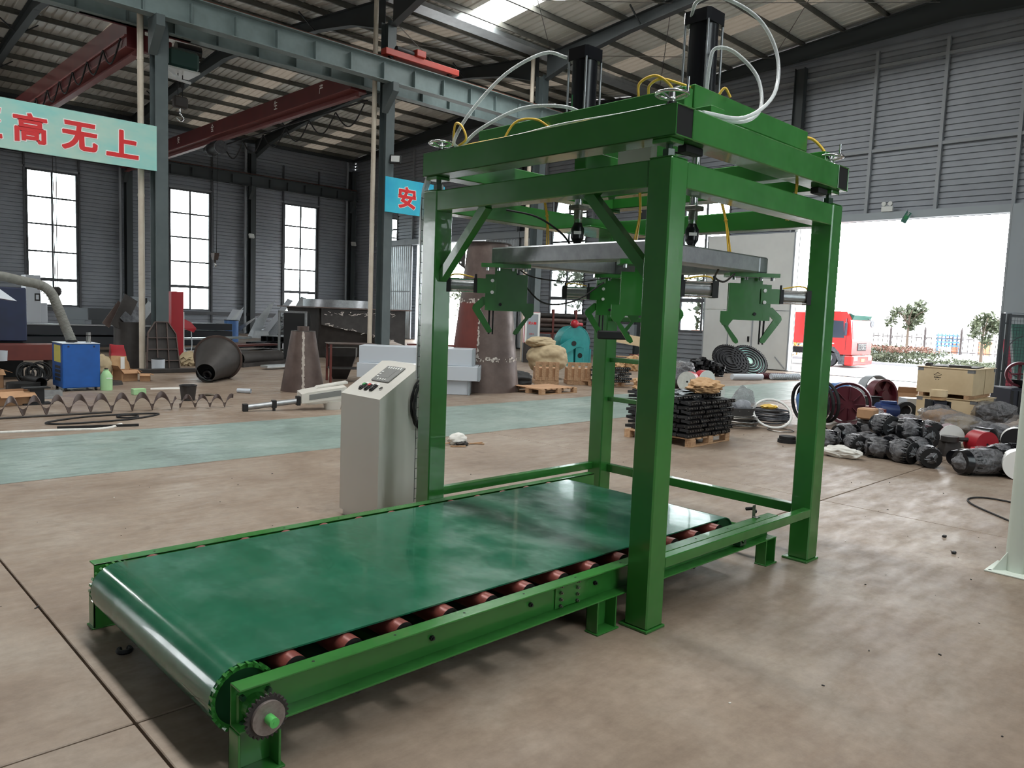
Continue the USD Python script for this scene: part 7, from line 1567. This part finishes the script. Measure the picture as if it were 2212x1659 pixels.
part(g_, 'grille_bars', m, 'chrome')
part(t, 'bumper', MB().rbox(-.02, 2.09, -.08, .3, .1, .52, .05), TR)
for x in (.12, 1.62): part(t, 'headlamp', MB().rbox(x, x + .34, -.09, -.07, .3, .48, .02), 'label_white')
part(t, 'number_plate', MB().box(.85, 1.2, -.09, -.08, .26, .38), 'yellow_label')
part(t, 'wheel_arch', side(-.01, .3, [(.38, .3), (.5, .62), (.75, .86), (1.2, .86), (1.45, .62), (1.55, .3), (1.4, .3), (1.25, .62), (.95, .74), (.7, .62), (.55, .3)]), 'scrap')
for x in (.0, 1.85):
    w = part(t, 'wheel', MB().cyl((x, .98, .38), (x + .22, .98, .38), .38, n=28), 'tyre', smooth=30); part(w, 'wheel_disc', MB().cyl((x - .01, .98, .38), (x, .98, .38), .2, n=24), 'galvanised')
part(t, 'step', MB().rbox(0, .2, .2, .55, .12, .5, .02), 'scrap')
part(t, 'mirror', MB().rbox(-.2, -.06, .2, .3, 1.35, 1.9, .03).cyl((-.13, .25, 1.9), (0, .3, 2.05), .015, n=6), 'window_dark'); part(t, 'front_mirror', MB().cyl((1.5, -.2, 1.88), (1.5, -.16, 1.88), .16, n=20).cyl((1.5, -.18, 1.95), (1.7, .1, 2.1), .015, n=6), 'scrap')
part(t, 'door_stripe', MB().box(-.005, 0, .75, 1.4, .97, 1.02), 'label_white')
part(t, 'cargo_body', MB().rbox(0, 2.1, 1.75, 6.0, .95, 2.3, .02), TR); part(t, 'chassis', MB().box(.5, 1.6, 1.4, 6.0, .5, .75), 'black_matt')
for y in (4.6,):
    for x in (.0, 1.75): w = part(t, 'wheel', MB().cyl((x, y, .38), (x + .3, y, .38), .38, n=24), 'tyre', smooth=30)
# things beyond the fence
t = thing('blue_racks', 'blue steel racks stacked beyond the fence', 'racks', (60, 15.3, -.02))
for k in range(7): part(t, 'upright', MB().box(-.05, .05, k * .26 - .03, k * .26 + .03, .5, 1.5), 'blue_steel')
for z in (.6, .85, 1.1, 1.35): part(t, 'shelf', MB().box(-.3, .3, -.05, 1.6, z - .05, z + .05), 'blue_steel')
part(t, 'leg', MB().box(-.1, .1, 0, .1, 0, .5).box(-.1, .1, 1.5, 1.6, 0, .5), 'blue_steel')
solo('blue_sheet_stack', MB().hull([(59, 14.45, 0), (59, 15.1, 0), (59.3, 14.5, 1.7), (59.3, 15.2, 1.7), (59.5, 14.45, 0), (59.5, 15.1, 0)]), 'grey_white', 'pale blue sheet standing beyond the fence', 'sheet')
for i, (y0, y1, z1) in enumerate(((15.3, 16.2, .75), (13.6, 14.4, 1.0))):
    t = thing('brick_stack', ['orange brick stack left of the pale blue sheet', 'taller orange brick stack right of the pale blue sheet'][i], 'bricks', (61, y0, -.02)); 
    for r in range(int(z1 / .25)):
        for c in range(3): part(t, 'brick_course', MB().box(0, .5, c * (y1 - y0) / 3 + .01, (c + 1) * (y1 - y0) / 3 - .01, r * .25, r * .25 + .235), 'brick_orange')
solo('grey_sheds', MB().box(75, 80, 24, 30, -.02, 2.6).box(75, 80, 6, 12, -.02, 1.9), 'panel_white', 'pale low sheds far beyond the fence', 'shed')
t = thing('brick_pallets', 'orange timber stack outside the end window left of the white door leaf', 'timber', (30.5, 17.6, -.02))
for k in range(6): part(t, 'board', MB().box(0, .6, 0, 1.9, .1 + k * .2, .26 + k * .2), 'brick_orange')
part(t, 'bearer', MB().box(0, .6, .2, .3, 0, .1).box(0, .6, 1.5, 1.6, 0, .1), 'wood')
